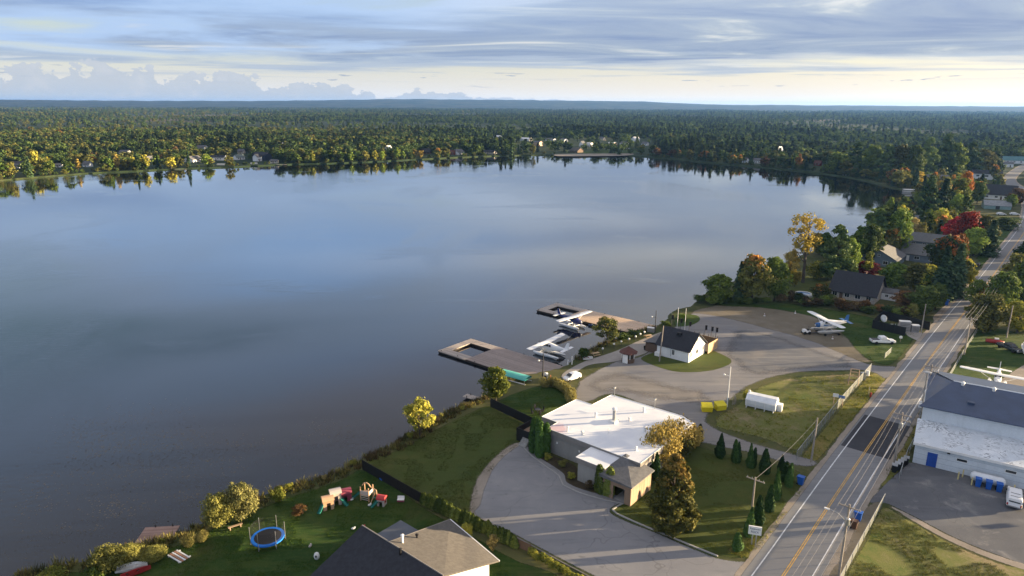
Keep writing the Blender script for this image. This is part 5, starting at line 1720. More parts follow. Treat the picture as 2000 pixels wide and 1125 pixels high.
pontoon('pontoon boat under a teal canopy at the nearer dock', W(14.4, 67.2, 0), ROAD + R(96), pm('teal_cover', (0.10, 0.42, 0.36), 0.6, 0.12), 7.6)

# ------------------------------------------------------------------ poles, lamps and wires
POLEW = pm('pole_wood', (0.30, 0.265, 0.23), 0.85, 0.22, 3.0)


def utility_pole(label, s, t, h, arms=1, transformer=False, lamp=None, lean=0.0):
    e = thing('utility_pole', label, 'utility pole', W(s, t), ROAD)
    MB().tube((0, 0, -.2), (lean, 0, h), .17, .12, 8).build('shaft', POLEW, e)
    for k in range(arms):
        z = h - .5 - k * .9
        MB().cbox((lean + .16, 0, z), .12, 2.6, .14).build('crossarm', POLEW, e)
        for y_ in (-1.15, -.5, .5, 1.15):
            MB().tube((lean + .16, y_, z + .07), (lean + .16, y_, z + .3), .05, .035, 6).build('insulator', STEEL, e)
    if transformer:
        MB().lathe([(.28, 0), (.30, .05), (.30, .85), (.2, .95)], 10, (-.42, -.1, h - 2.6)).build('transformer', STEEL, e)
    if lamp:
        y1 = lamp
        MB().path([(0, 0, h - 2.5), (0, y1 * .5, h - 1.7), (0, y1, h - 1.55)], .05, 6).build('lamp_arm', STEEL, e)
        MB().cbox((0, y1 * 1.06, h - 1.6), .25, .6, .14).build('lamp_head', WHITE_TRIM, e)
    return e


POLES = [(-46, -4.9, 10.4), (-7.5, -4.6, 10.2), (28.1, -3.4, 9.2), (55.5, -3.0, 9.2), (96, -4.2, 9.4), (140, -4.6, 9.6), (190, -5, 9.6), (245, -5, 9.6)]
utility_pole('wooden utility pole with street lamp arm beside the blue roadside bin', *POLES[1], 1, True, 2.3)
utility_pole('wooden utility pole beside the dark road patch', *POLES[2], 2, True)
utility_pole('double armed utility pole at the hangar corner', *POLES[3], 2)
utility_pole('utility pole right of the road above the long rail fence', *POLES[4], 1)
utility_pole('utility pole by the road in front of the dark tree mass', *POLES[5], 1)
utility_pole('utility pole along the far stretch of road, nearer of two', *POLES[6], 1)
utility_pole('utility pole along the far stretch of road, farther of two', *POLES[7], 1)
utility_pole('thin pole with guy wire beside the hangar roof corner', 57.5, -5.2, 6.2, 0)
utility_pole('pale wooden pole behind the cedar sign on the front lawn', -2.2, 8.7, 6.4, 1)
utility_pole('bare pole at the chain fence end by the front lawn driveway', 19.6, 7.2, 7.8, 0, lean=.5)
utility_pole('tall pale pole on the grass above the black pickup', 117.4, -10.5, 8.6, 0)
utility_pole('pole at the dark enclosure beside the road', 107.6, 6.9, 7.8, 0)
utility_pole('leaning wooden pole against the office front', 44.4, 48.6, 8.4, 0, lean=.9)
for s, t, h, lab in ((31.0, 26.6, 8.4, 'white light pole beside the yellow skips'), (17.4, 61.6, 6.4, 'dark dock pole behind the terrace lawn'), (62.0, 59.4, 6.0, 'dark lamp pole at the root of the farther dock')):
    e = thing('light_pole', lab, 'light pole', W(s, t), ROAD)
    mt = WHITE_TRIM if 'white' in lab else DARK
    MB().tube((0, 0, -.1), (0, 0, h), .13, .09, 8).build('shaft', mt, e)
    MB().tube((0, 0, h - 1.9), (-.2, .9, h - 1.8), .04, .04, 5).build('lamp_arm', mt, e)
    MB().ball((-.22, 1.0, h - 1.8), .26, .26, .18, 8, 5).build('lamp_head', WHITE_TRIM, e)
    MB().cbox((0.1, 0, 1.6), .35, .4, .7).build('meter_box', STEEL if mt is not DARK else DARK, e)

WIRE = pm('wire_metal', (0.27, 0.26, 0.255), 0.5, 0.1, metal=0.3)


def wire(label, a, b, sag, r=.022):
    d = [Vector(a).lerp(Vector(b), i / 10) - Vector((0, 0, sag * 4 * (i / 10) * (1 - i / 10))) for i in range(11)]
    tag(MB().path(d, r, 4).build('power_line', WIRE), label, 'wire', 'overhead lines along the road')


for i in range(len(POLES) - 1):
    p, q = POLES[i], POLES[i + 1]
    for y_, dz in ((-1.15, -.2), (-.5, -.2), (.5, -.2), (1.15, -.2), (0.0, -2.2)):
        wire('overhead wire strung between the roadside utility poles', W(p[0] + .16, p[1] + y_, LAND + p[2] + dz), W(q[0] + .16, q[1] + y_, LAND + q[2] + dz), .5 if q[0] - p[0] < 42 else .8, .018 if i < 4 else .024)
wire('service wire from the lawn pole to the driveway pole', W(-2.0, 8.7, LAND + 6.1), W(19.9, 7.2, LAND + 7.6), .5)

# ------------------------------------------------------------------ fences
def chain_fence(label, pts, h=1.6, step=2.8, mesh_a=0.32):
    p0 = pts[0]
    e = thing('chain_fence', label, 'fence', (p0.x, p0.y, p0.z), 0)
    if 'chain_mesh' not in _mats:
        m, nt = new_mat('chain_mesh')
        finish(nt, (0.33, 0.35, 0.34), .5, .3, alpha=0.38)
        _mats['chain_mesh'] = m
    for a, b in zip(pts, pts[1:]):
        d = b - a
        n = max(1, round(d.length / step))
        la, lb = a - p0, b - p0
        MB().tube(la + Vector((0, 0, h)), lb + Vector((0, 0, h)), .045, .045, 5).build('top_rail', STEEL, e)
        for i in range(n + 1):
            q = la.lerp(lb, i / n)
            MB().tube(q + Vector((0, 0, -.1)), q + Vector((0, 0, h + .06)), .05, .05, 6).build('post', STEEL, e)
        nn = Vector((-d.y, d.x, 0)).normalized() * .02
        MB().add([la + nn, lb + nn, lb + nn + Vector((0, 0, h)), la + nn + Vector((0, 0, h))], [(0, 1, 2, 3)]).build('mesh_panel', _mats['chain_mesh'], e)
    return e


chain_fence('long chain link fence between the dry field and the road', [W(18.4, 9.2), W(44, 9.9), W(69.6, 10.0)], 1.9)
chain_fence('chain link fence beside the dry lawn at the bottom right', [W(-30, -5.4), W(-6.5, -5.1), W(14.3, -4.9)], 1.5)
chain_fence('pale rail fence along the road above the hangar', [W(75.5, -4.0), W(98, -4.0), W(119.5, -4.1)], 1.4)
chain_fence('chain link fence running down the hangar side', [W(21.8, -5.3), W(31, -4.6), W(53.5, -4.3)], 1.8)
chain_fence('short chain link fence below the white pickup', [W(80.6, 9.6), W(86.0, 9.4)], 1.3)
tank_c = W(36.4, 22.2)


def panel_fence(label, pts, h, mat, post=BLACK, step=2.4, name='panel_fence'):
    p0 = pts[0]
    e = thing(name, label, 'fence', (p0.x, p0.y, p0.z), 0)
    for a, b in zip(pts, pts[1:]):
        d = b - a
        n = max(1, round(d.length / step))
        rz = math.atan2(d.y, d.x)
        for i in range(n):
            c = (a.lerp(b, (i + .5) / n)) - p0
            MB().cbox((c.x, c.y, h / 2), d.length / n - .12, .05, h - .06, rz).build('panel', mat, e)
        for i in range(n + 1):
            c = a.lerp(b, i / n) - p0
            MB().cbox((c.x, c.y, h / 2), .1, .1, h + .08, rz).build('post', post, e)
    return e


panel_fence('black panel fence between the play lawn and the lakeside lawn', [W(-30.2, 61.4), W(-30.6, 47.2)], 1.8, BLACK)
panel_fence('black panel fence beside the terrace lawn toward the restaurant', [W(0.8, 61.6), W(-.6, 49.6)], 1.9, BLACK)
a, b, c, d = G(1703, 641), G(1767, 656), G(1815, 645), G(1722, 622)
panel_fence('black screened fence round the roadside fuel enclosure', [b, a, d, c], 2.3, BLACK)
panel_fence('low brown board fence at the end of the cedar hedge', [G(1010, 1068), G(1036, 1080)], 1.3, BROWN_WALL, BROWN_WALL)
# ------------------------------------------------------------------ smaller things
def local(name, label, cat, px, py, rz=0.0, group=None, z=LAND):
    return thing(name, label, cat, G(px, py, z), rz, group)


# white fuel tank in its open yard
e = thing('fuel_tank', 'large white horizontal fuel tank standing in the dry field', 'tank', W(34.9, 24.2), ROAD - R(82))
TW = pm('tank_white', (0.70, 0.72, 0.74), 0.5, 0.1, streak=True)
sec = lambda x, k=1.0: [(x, -1.55 * k, .35), (x, 1.55 * k, .35), (x, 1.7 * k, 1.0), (x, 1.7 * k, 1.6), (x, .75 * k, 2.15 + .35 * k), (x, -.55 * k, 2.15 + .35 * k), (x, -1.7 * k, 1.6), (x, -1.7 * k, 1.0)]
MB().loft([sec(0.0, .94), sec(.12), sec(5.5), sec(5.62, .94)][::-1]).build('vessel', TW, e)
for x in (.3, 2.0, 3.7, 5.3):
    MB().box(x - .06, x + .06, -1.6, 1.6, -.1, .34).build('cradle', WHITE_TRIM, e)
    MB().box(x - .05, x + .05, -1.86, -1.78, -.1, 1.75).build('rail_post', WHITE_TRIM, e)
MB().box(-.1, 5.7, -1.87, -1.77, 1.76, 1.84).build('rail', WHITE_TRIM, e)
MB().cbox((6.1, .4, .7), .9, 1.2, 1.4).build('pump_cabinet', TW, e)
MB().tube((.3, 0, 2.4), (.3, 0, 2.9), .12, .12, 8).lathe([(.25, 2.85), (.25, 3.0), (.05, 3.1)], 8, (.3, 0, 0)).build('vent', WHITE_TRIM, e)
for i in range(5):
    p = W(32.6 + .35 * i, 26.2 - .3 * (i % 2))
    tag(MB().tube((0, 0, -.1), (rnd.uniform(-.08, .08), rnd.uniform(-.08, .08), 1.35 + .1 * (i % 3)), .06, .05, 6).build('wooden_post', POLEW), 'weathered wooden post in the row left of the white fuel tank', 'post', 'posts beside the fuel tank').location = p
YEL = pm('skip_yellow', (0.66, 0.55, 0.02), 0.5, 0.1)
for px, lab, rz in ((1380, 'yellow waste container, the left of the pair', -4), (1406, 'yellow waste container, the right of the pair', 14)):
    e = local('waste_container', lab, 'container', px, 803 if px < 1400 else 800, R(rz))
    MB().add([(-.95, -.65, .1), (.95, -.65, .1), (.95, .65, .1), (-.95, .65, .1), (-1.0, -.75, 1.05), (1.0, -.75, 1.05), (1.0, .7, 1.45), (-1.0, .7, 1.45)],
             [(0, 3, 2, 1), (0, 1, 5, 4), (1, 2, 6, 5), (2, 3, 7, 6), (3, 0, 4, 7)]).build('body', YEL, e)
    MB().slab((-1.05, -.82, 1.08), (1.05, -.82, 1.08), (1.05, .76, 1.5), (-1.05, .76, 1.5), -.05).build('lid', YEL, e)
    for sg in (-1, 1):
        MB().cbox((sg * 1.05, 0, .75), .1, .9, .16).build('lift_pocket', YEL, e)
# wooden frames in the field
WD = pm('raw_timber', (0.42, 0.30, 0.20), 0.8, 0.15)
e = local('timber_frame', 'tall bare timber ladder frame by the field fence', 'frame', 1666, 752, ROAD - R(72))
for sg in (-1, 1):
    MB().tube((sg * .95, 0, -.1), (sg * .8, 0, 3.6), .1, .09, 6).build('upright', WD, e)
    MB().tube((sg * .8, 0, 3.2), (sg * .9, 1.6, 0), .07, .07, 6).build('brace', WD, e)
for z in (.9, 2.0, 2.9, 3.55):
    MB().cbox((0, 0, z), 1.8, .1, .16).build('rung', WD, e)
e = local('field_sign', 'small blue and white sign on splayed timber legs in the field', 'sign', 1636, 791, ROAD - R(75))
for x in (-.8, .8):
    MB().tube((x, 0, 1.7), (x, -.5, -.05), .07, .06, 6).tube((x, 0, 1.7), (x, .5, -.05), .07, .06, 6).build('leg', WD, e)
MB().cbox((-.55, -.1, 2.0), 1.0, .06, .7).build('white_panel', WHITE_TRIM, e)
MB().cbox((.55, -.1, 1.85), 1.1, .06, .6).build('blue_panel', pm('sign_blue', (0.12, 0.20, 0.42)), e)
e = local('utility_cabinet', 'grey cabinet with white drum behind the timber frame', 'cabinet', 1684, 741)
MB().box(-.5, .5, -.4, .4, 0, 1.6).build('box', STEEL, e)
MB().tube((1.0, 0, .9), (1.0, 0, 2.0), .35, .35, 10).build('drum', WHITE_TRIM, e)
e = local('fire_hydrant', 'red fire hydrant on the sunlit road verge', 'hydrant', 1700, 775)
MB().lathe([(.2, -.05), (.2, .1), (.15, .12), (.15, .75), (.18, .78), (.16, .9), (.04, 1.0)], 10).build('barrel', CARR, e)
MB().tube((-.28, 0, .6), (.28, 0, .6), .07, .07, 8).build('outlet', CARR, e)
e = local('marker_pole', 'thin pale marker pole next to the hydrant', 'pole', 1696, 772)
MB().tube((0, 0, -.1), (0, 0, 2.2), .05, .05, 5).build('shaft', POLEW, e)
MB().cbox((0, 0, 2.1), .12, .05, .3).build('reflector', YEL, e)

# bins
BBLUE = pm('bin_blue', (0.015, 0.10, 0.42), 0.45, 0.06)
BBROWN = pm('bin_brown', (0.10, 0.05, 0.03), 0.5, 0.08)


def bin_(label, loc, rz, mat, k=1.0, group=None):
    e = thing('wheelie_bin', label, 'bin', loc, rz, group, (k, k, k))
    MB().add([(-.25, -.3, .05), (.25, -.3, .05), (.25, .26, .05), (-.25, .26, .05), (-.32, -.38, 1.05), (.32, -.38, 1.05), (.32, .38, 1.05), (-.32, .38, 1.05)],
             [(0, 3, 2, 1), (4, 5, 6, 7), (0, 1, 5, 4), (1, 2, 6, 5), (2, 3, 7, 6), (3, 0, 4, 7)]).build('body', mat, e)
    MB().box(-.35, .35, -.42, .4, 1.06, 1.13).box(-.3, .3, .38, .48, .98, 1.05).build('lid', mat, e)
    for sg in (-1, 1):
        o = MB().lathe([(.13, -.04), (.13, .04)], 10).build('wheel', TYRE, e)
        o.matrix_local = Matrix.Translation((sg * .3, .3, .13)) @ Matrix.Rotation(R(90), 4, 'Y')
    return e


bin_('blue wheelie bin at the corner of the front lawn driveway', G(1563, 946), ROAD, BBLUE, 1.25)
bin_('blue wheelie bin on the brown verge by the street lamp pole', G(1675, 1016), ROAD, BBLUE, 1.25)
bin_('brown wheelie bin on the brown verge by the street lamp pole', G(1667, 1032), ROAD, BBROWN, 1.15)
bin_('blue wheelie bin by the roadside far up the left verge', G(1848, 596), ROAD, BBLUE, 1.5)
hm = HANG.matrix_basis if False else Matrix.Translation(HANG.location) @ Matrix.Rotation(HANG.rotation_euler.z, 4, 'Z')


def HW(x, y, z=0.0):
    p = hm @ Vector((x, Y(y), 0))
    return Vector((p.x, p.y, LAND + z))


HRZ = HANG.rotation_euler.z
for i, nm in enumerate(('leftmost', 'middle', 'rightmost')):
    bin_(f'blue bin before the white propane tank, {nm} of three', HW(9.0 + 1.35 * i, -2.9), HRZ + (0 if sgy > 0 else math.pi), BBLUE, 1.25, 'blue bins at the hangar')
e = thing('propane_tank', 'white propane tank lying along the hangar front wall', 'tank', HW(7.9, -1.7), HRZ)
MB().loft([srect(0, 1.05, .2, .2, 14, 2), srect(.15, 1.05, .55, .55, 14, 2), srect(.5, 1.05, .72, .72, 14, 2), srect(4.1, 1.05, .72, .72, 14, 2), srect(4.45, 1.05, .55, .55, 14, 2), srect(4.6, 1.05, .2, .2, 14, 2)][::-1]).build('vessel', TW, e, True)
for x in (.9, 3.7):
    MB().box(x - .12, x + .12, -.5, .5, 0, .5).build('saddle', CONC, e)
for i, (x, y_) in enumerate(((6.4, -2.2), (7.0, -1.0), (8.2, -3.0), (13.0, -3.0), (13.6, -2.0))):
    b_ = thing('bollard', 'pale yellow bollard guarding the white propane tank', 'bollard', HW(x, y_), 0, 'bollards round the propane tank')
    MB().tube((0, 0, -.1), (0, 0, 1.25), .1, .1, 8).build('post', pm('bollard_yellow', (0.60, 0.50, 0.24)), b_)
    MB().ball((0, 0, 1.25), .1, .1, .08, 8, 4).build('cap', pm('bollard_yellow', (0.60, 0.50, 0.24)), b_)
for i in range(5):
    bb = bin_('black bin with grey lid in the row along the hangar fence', HW(-.9 - .35 * i, -1.4 - .95 * i), HRZ, BLACK, 1.2, 'black bins by the hangar fence')
    bb.children[1].data = bb.children[1].data.copy()
    bb.children[1].data.materials[0] = pm('lid_grey', (0.30, 0.31, 0.32), .5)

# road sign of the restaurant: white board on a post, two lines of blue lettering
e = thing('road_sign', 'white roadside sign board with dark lettering among small cedars', 'sign', W(-8.2, 6.0), ROAD - R(66), None, (.72, .72, .82))
for x in (-.35, .35):
    MB().box(x - .1, x + .1, -.12, .12, -.1, 1.9).build('post', CONC, e)
MB().box(-1.15, 1.15, -.14, .14, 1.9, 3.4).build('board', WHITE_TRIM, e)
INK = pm('sign_ink', (0.02, 0.04, 0.14), .6)
for txt, zz, sz in (('Restaurant', 2.85, .42), ('ROCK', 2.25, .5)):
    cu = bpy.data.curves.new('lettering', 'FONT')
    cu.body = txt
    cu.size = sz
    cu.align_x = 'CENTER'
    cu.extrude = .008
    cu.materials.append(INK)
    tmp = bpy.data.objects.new('lettering', cu)
    t_ = link('lettering', bpy.data.meshes.new_from_object(tmp), e)
    bpy.data.objects.remove(tmp)
    t_.location = (0, -.155, zz)
    t_.rotation_euler = (R(90), 0, 0)

# kerbs
def kerb(label, pts, w=.22, h=.14, seg=2.0, mat=CONC):
    line = smooth_loop([G(*p)[:2] for p in pts], seg, closed=False)
    p0 = line[0]
    e = thing('kerb', label, 'kerb', (p0[0], p0[1], LAND), 0)
    for a, b in zip(line, line[1:]):
        d = Vector(b) - Vector(a)
        c = (Vector(a) + Vector(b)) / 2 - Vector(p0)
        MB().cbox((c.x, c.y, h / 2 - .02), d.length - .03, w, h + .04, math.atan2(d.y, d.x)).build('kerb_stone', mat, e)


kerb('pale concrete kerb between parking lot and front lawn', [(1402, 1087), (1350, 1066), (1300, 1045), (1240, 1020), (1205, 1004), (1196, 996), (1208, 988), (1234, 976)])
kerb('low dark kerb along the bottom edge of the parking lot', [(925, 1006), (1000, 1045), (1100, 1100), (1180, 1142), (1240, 1180)], .18, .1, 2.5, pm('old_kerb', (0.16, 0.15, 0.14)))
kerb('curved kerb of the restaurant planting bed', [(1024, 876), (1040, 892), (1070, 914), (1092, 930), (1100, 948), (1130, 962), (1170, 974), (1215, 984)], .2, .12, 1.5)
sheet('planting_bed', px_loop([(1034, 872), (1050, 892), (1075, 908), (1100, 926), (1106, 942), (1135, 956), (1190, 970), (1190, 960), (1132, 936), (1124, 910), (1068, 885)], .6), ground_mat('bark_mulch', ((0.035, 0.028, 0.02), (0.06, 0.048, 0.03), (0.10, 0.08, 0.04)), (0.3, 1.5, 6.0)), Z + .03, .25)

# ------------------------------------------------------------------ play lawn
e = local('trampoline', 'round blue rimmed trampoline with safety net posts on the lawn', 'trampoline', 524, 1058)
RT = 2.15
ring = MB()
for i in range(28):
    a, b = 2 * math.pi * i / 28, 2 * math.pi * (i + 1) / 28
    r0, r1 = RT - .38, RT
    ring.add([(r0 * math.cos(a), r0 * math.sin(a), .82), (r1 * math.cos(a), r1 * math.sin(a), .82), (r1 * math.cos(b), r1 * math.sin(b), .82), (r0 * math.cos(b), r0 * math.sin(b), .82),
              (r1 * math.cos(a), r1 * math.sin(a), .62), (r1 * math.cos(b), r1 * math.sin(b), .62)], [(0, 1, 2, 3), (1, 4, 5, 2)])
ring.build('rim_pad', pm('pad_blue', (0.01, 0.16, 0.62), .5, .08), e)
MB().lathe([(RT - .37, .78), (RT - .37, .80)], 28).build('jumping_mat', BLACK, e)
NETM, nt = new_mat('safety_net')
finish(nt, (0.03, 0.03, 0.035), .8, .1, alpha=.22)
net = MB()
for i in range(28):
    a, b = 2 * math.pi * i / 28, 2 * math.pi * (i + 1) / 28
    net.add([(RT * math.cos(a), RT * math.sin(a), .84), (RT * math.cos(b), RT * math.sin(b), .84), (RT * math.cos(b), RT * math.sin(b), 2.5), (RT * math.cos(a), RT * math.sin(a), 2.5)], [(0, 1, 2, 3)])
net.build('safety_net', NETM, e)
for i in range(6):
    a = 2 * math.pi * i / 6 + .3
    c, s = math.cos(a), math.sin(a)
    MB().tube((RT * 1.03 * c, RT * 1.03 * s, 0), (RT * 1.03 * c, RT * 1.03 * s, 2.65), .045, .045, 6).build('pole', STEEL, e)
    MB().tube((RT * .9 * c, RT * .9 * s, .7), (RT * 1.02 * c, RT * 1.02 * s, 0.02), .04, .04, 6).build('leg', STEEL, e)

TAN = pm('play_tan', (0.52, 0.33, 0.20), .6, .08)
MAR = pm('play_maroon', (0.26, 0.05, 0.08), .6, .08)
PGR = pm('play_green', (0.015, 0.16, 0.13), .5, .08)
PGY = pm('play_grey', (0.48, 0.42, 0.38), .6, .08)
PRD = pm('play_red', (0.45, 0.05, 0.05), .5, .08)


def slide(parent, x0, y0, z0, x1, y1, w=.5, mat=PGR):
    d = Vector((x1 - x0, y1 - y0, 0)).normalized()
    n = Vector((-d.y, d.x, 0)) * w / 2
    b = MB()
    pts = [(x0, y0, z0), ((x0 * .7 + x1 * .3), (y0 * .7 + y1 * .3), z0 * .8), ((x0 * .25 + x1 * .75), (y0 * .25 + y1 * .75), .22), (x1, y1, .15)]
    for p, q in zip(pts, pts[1:]):
        p, q = Vector(p), Vector(q)
        up = Vector((0, 0, .2))
        b.add([p - n, p + n, q + n, q - n, p - n + up, q - n + up, p + n + up, q + n + up], [(0, 3, 2, 1), (0, 4, 5, 3), (1, 2, 7, 6)])
    return b.build('slide', mat, parent)


def playhouse(label, px, py, rz, wall, roofm, arch=True, sl=None, w=1.5, d=1.3, h=1.5):
    e = local('play_house', label, 'play house', px, py, rz)
    k = .12
    b = MB()
    b.box(-w / 2, -w / 2 + k, -d / 2, d / 2, 0, h).box(w / 2 - k, w / 2, -d / 2, d / 2, 0, h)
    b.box(-w / 2 + k, w / 2 - k, d / 2 - k, d / 2, 0, h).box(-w / 2 + k, -.25, -d / 2, -d / 2 + k, 0, h).box(.3, w / 2 - k, -d / 2, -d / 2 + k, 0, h).box(-.25, .3, -d / 2, -d / 2 + k, h * .75, h)
    b.build('wall', wall, e)
    n = 6
    r = [[(x, -(d / 2 + .1) * math.cos(math.pi * i / n), h + .5 * math.sin(math.pi * i / n)) for i in range(n + 1)] for x in (-w / 2 - .1, w / 2 + .1)]
    MB().loft([r[1], r[0]]).build('roof', roofm, e)
    window(e, (w / 2, 0, h * .6), .45, .4, 'x+', frame=roofm, mull=0)
    if sl:
        slide(e, *sl)
    return e


playhouse('tan plastic play house with green slide, left end of the row', 641, 992, R(25), TAN, TAN, sl=(-.7, -.3, 1.0, -1.6, -1.2))
playhouse('pale play house with red front and green slide, middle of the row', 656, 983, R(25), PGY, PGY, sl=(.6, -.6, 1.0, 1.4, -1.6), h=1.9)
playhouse('maroon play house at the right end of the row', 673, 976, R(25), MAR, MAR, w=1.9, h=1.3)
e = local('toy_kitchen', 'red toy panel between the two left play houses', 'toy', 648, 984, R(25))
MB().box(-.4, .4, -.3, .3, 0, .9).build('body', PRD, e)
MB().box(-.35, .35, .3, .36, .5, 1.3).build('back', PRD, e)
e = local('climbing_tower', 'tan climbing tower with arched top and green slide', 'play tower', 717, 975, R(-20))
for x in (-.7, .7):
    for y_ in (-.6, .6):
        MB().tube((x, y_, 0), (x, y_, 2.3), .08, .08, 6).build('post', TAN, e)
MB().box(-.75, .75, -.65, .65, 1.0, 1.1).build('platform', TAN, e)
MB().box(-.75, .75, -.66, -.6, 1.1, 1.7).box(.68, .74, -.6, .6, 1.1, 1.7).build('panel', PGY, e)
MB().path([(-.7, 0, 2.2), (-.4, 0, 2.6), (0, 0, 2.75), (.4, 0, 2.6), (.7, 0, 2.2)], .09, 6).build('arch', TAN, e)
for z in (.3, .6, .9):
    MB().box(-.6, .6, -.72, -.66, z, z + .08).build('rung', PGY, e)
slide(e, -.75, -.1, 1.05, -2.3, -.9, .55)
e = local('swing_frame', 'tan A shaped swing frame beside the climbing tower', 'swing', 736, 982, R(-20))
for sg in (-1, 1):
    MB().tube((sg * .7, -.7, 0), (0, 0, 2.1), .07, .07, 6).build('leg', TAN, e)
MB().tube((0, 0, 2.1), (-1.3, .5, 2.1), .07, .07, 6).build('beam', TAN, e)
for sg in (-.2, .2):
    MB().tube((-.6 + sg * .6, .25, 2.05), (-.6 + sg * .6, .25, .6), .015, .015, 4).build('rope', STEEL, e)
MB().cbox((-.6, .25, .58), .5, .2, .05).build('seat', PGR, e)
playhouse('small grey play house with red roof and green slide by the swing', 746, 986, R(-15), PGY, PRD, sl=(-.4, -.5, .8, -1.1, -1.3), w=1.1, d=1.0, h=1.1)
e = local('toy_wagon', 'white and maroon toy bench near the black fence', 'toy', 783, 981)
MB().box(-.5, .5, -.25, .25, .2, .5).build('seat', MAR, e)
MB().box(-.5, .5, .25, .32, .2, .9).box(-.5, .5, -.3, .25, .5, .56).build('back', WHITE_TRIM, e)
e = local('garden_toy', 'white egg shaped garden toy standing alone on the lawn', 'toy', 619, 1092)
MB().lathe([(.2, 0), (.34, .2), (.38, .5), (.28, .85), (.1, 1.0)], 10).build('body', HULLW, e, True)
MB().ball((0, -.32, .6), .12, .1, .2, 8, 5).build('dark_patch', BLACK, e)
for px, py, lab, mt, nm in ((709, 1030, 'small orange red toy lying on the lawn', PRD, 'lawn_toy'), (690, 1034, 'pale small ball lying on the lawn', HULLW, 'ball'), (606, 1068, 'pale grey toy lying near the egg shaped toy', PGY, 'lawn_toy'), (745, 938, 'blue toy beside the black fence', BBLUE, 'lawn_toy'), (687, 977, 'pale disc lying by the maroon play house', HULLW, 'disc'), (722, 988, 'pale disc lying by the swing frame', HULLW, 'disc')):
    e = local(nm, lab, 'toy', px, py, rnd.uniform(0, 3))
    MB().ball((0, 0, .16), .3, .18, .16, 8, 5).build('body', mt, e)
    MB().ball((.22, .05, .25), .14, .12, .14, 7, 5).build('bump', mt, e)
# bench and stacked boards by the shore
e = local('plank_bench', 'low pale plank bench below the yellow willow', 'bench', 460, 1032, R(35))
MB().box(-.95, .95, -.18, .18, .42, .48).build('seat', WD, e)
for x in (-.7, .7):
    MB().box(x - .06, x + .06, -.16, .16, 0, .42).build('leg', WD, e)
e = local('board_stack', 'pale boards and a ladder lying on the grass by the gangway', 'boards', 350, 1088, R(-32))
for i in range(5):
    MB().box(-1.4, 1.4, -.75 + .3 * i, -.55 + .3 * i, .12, .2).build('board', HULLW if i % 2 == 0 else pm('orange_board', (0.40, 0.20, 0.11)), e)
for x in (-1.1, 1.1):
    MB().box(x - .08, x + .08, -.8, .9, .02, .115).build('bearer', HULLW, e)

# ------------------------------------------------------------------ along the docks
for i, (px, py) in enumerate(((1177, 690), (1199, 681), (1213, 676), (1228, 671), (1241, 666), (1250, 661), (1258, 657))):
    e = local('globe_lamp', 'white globe path lamp in the planted strip by the walk', 'lamp', px, py, 0, 'globe lamps along the walk')
    MB().tube((0, 0, 0), (0, 0, 1.0), .05, .05, 6).build('post', DARK, e)
    MB().ball((0, 0, 1.2), .26, .26, .26, 10, 6).build('globe', WHITE_TRIM, e, True)


def picnic(label, px, py, rz):
    e = local('picnic_table', label, 'picnic table', px, py, rz)
    MB().box(-.9, .9, -.38, .38, .72, .78).build('top', WOOD_LIGHT, e)
    for sg in (-1, 1):
        MB().box(-.9, .9, sg * .72 - .13, sg * .72 + .13, .42, .47).build('bench', WOOD_LIGHT, e)
        MB().tube((sg * .65, -.6, 0), (sg * .65, .3, .72), .05, .05, 5).tube((sg * .65, .6, 0), (sg * .65, -.3, .72), .05, .05, 5).build('leg', WD, e)


picnic('pale picnic table at the near end of the planted strip', 1163, 695, R(25))
picnic('pale picnic table at the far end of the planted strip', 1266, 660, R(25))
e = local('dark_bench', 'black outdoor seat beside the office annex', 'bench', 1264, 683, R(20))
MB().box(-.8, .8, -.3, .3, .4, .5).box(-.8, .8, .25, .33, .5, 1.0).build('seat', BLACK, e)
for x in (-.7, .7):
    MB().box(x - .05, x + .05, -.28, .28, 0, .4).build('leg', BLACK, e)
e = local('fuel_pump', 'white fuel pump with orange post at the dock entrance', 'pump', 1066, 744)
MB().box(-.45, .45, -.35, .35, 0, 1.7).ball((0, 0, 1.7), .45, .35, .25, 10, 5).build('cabinet', WHITE_TRIM, e)
MB().tube((1.0, 0, 0), (1.0, 0, 1.3), .08, .08, 6).build('post', pm('orange_post', (0.55, 0.16, 0.06)), e)
MB().cbox((-.1, -.37, 1.1), .5, .05, .5).build('display', GLASS, e)
e = local('dock_box', 'grey equipment box on the root of the tan dock', 'box', 1271, 648, R(-20))
MB().box(-.9, .9, -.5, .5, 0, 1.1).build('body', STEEL, e)
MB().box(-.95, .95, -.55, .55, 1.1, 1.2).build('lid', HULLW, e)
e = local('mooring_post', 'white topped mooring posts at the shore end of the walk', 'post', 1117, 712)
for x, h in ((0, 2.0), (-.9, 1.1)):
    MB().tube((x, 0, -.5), (x, 0, h), .14, .12, 8).build('pile', HULLW, e)
MB().tube((-.9, 0, .7), (0, 0, .9), .04, .04, 5).build('rail', STEEL, e)
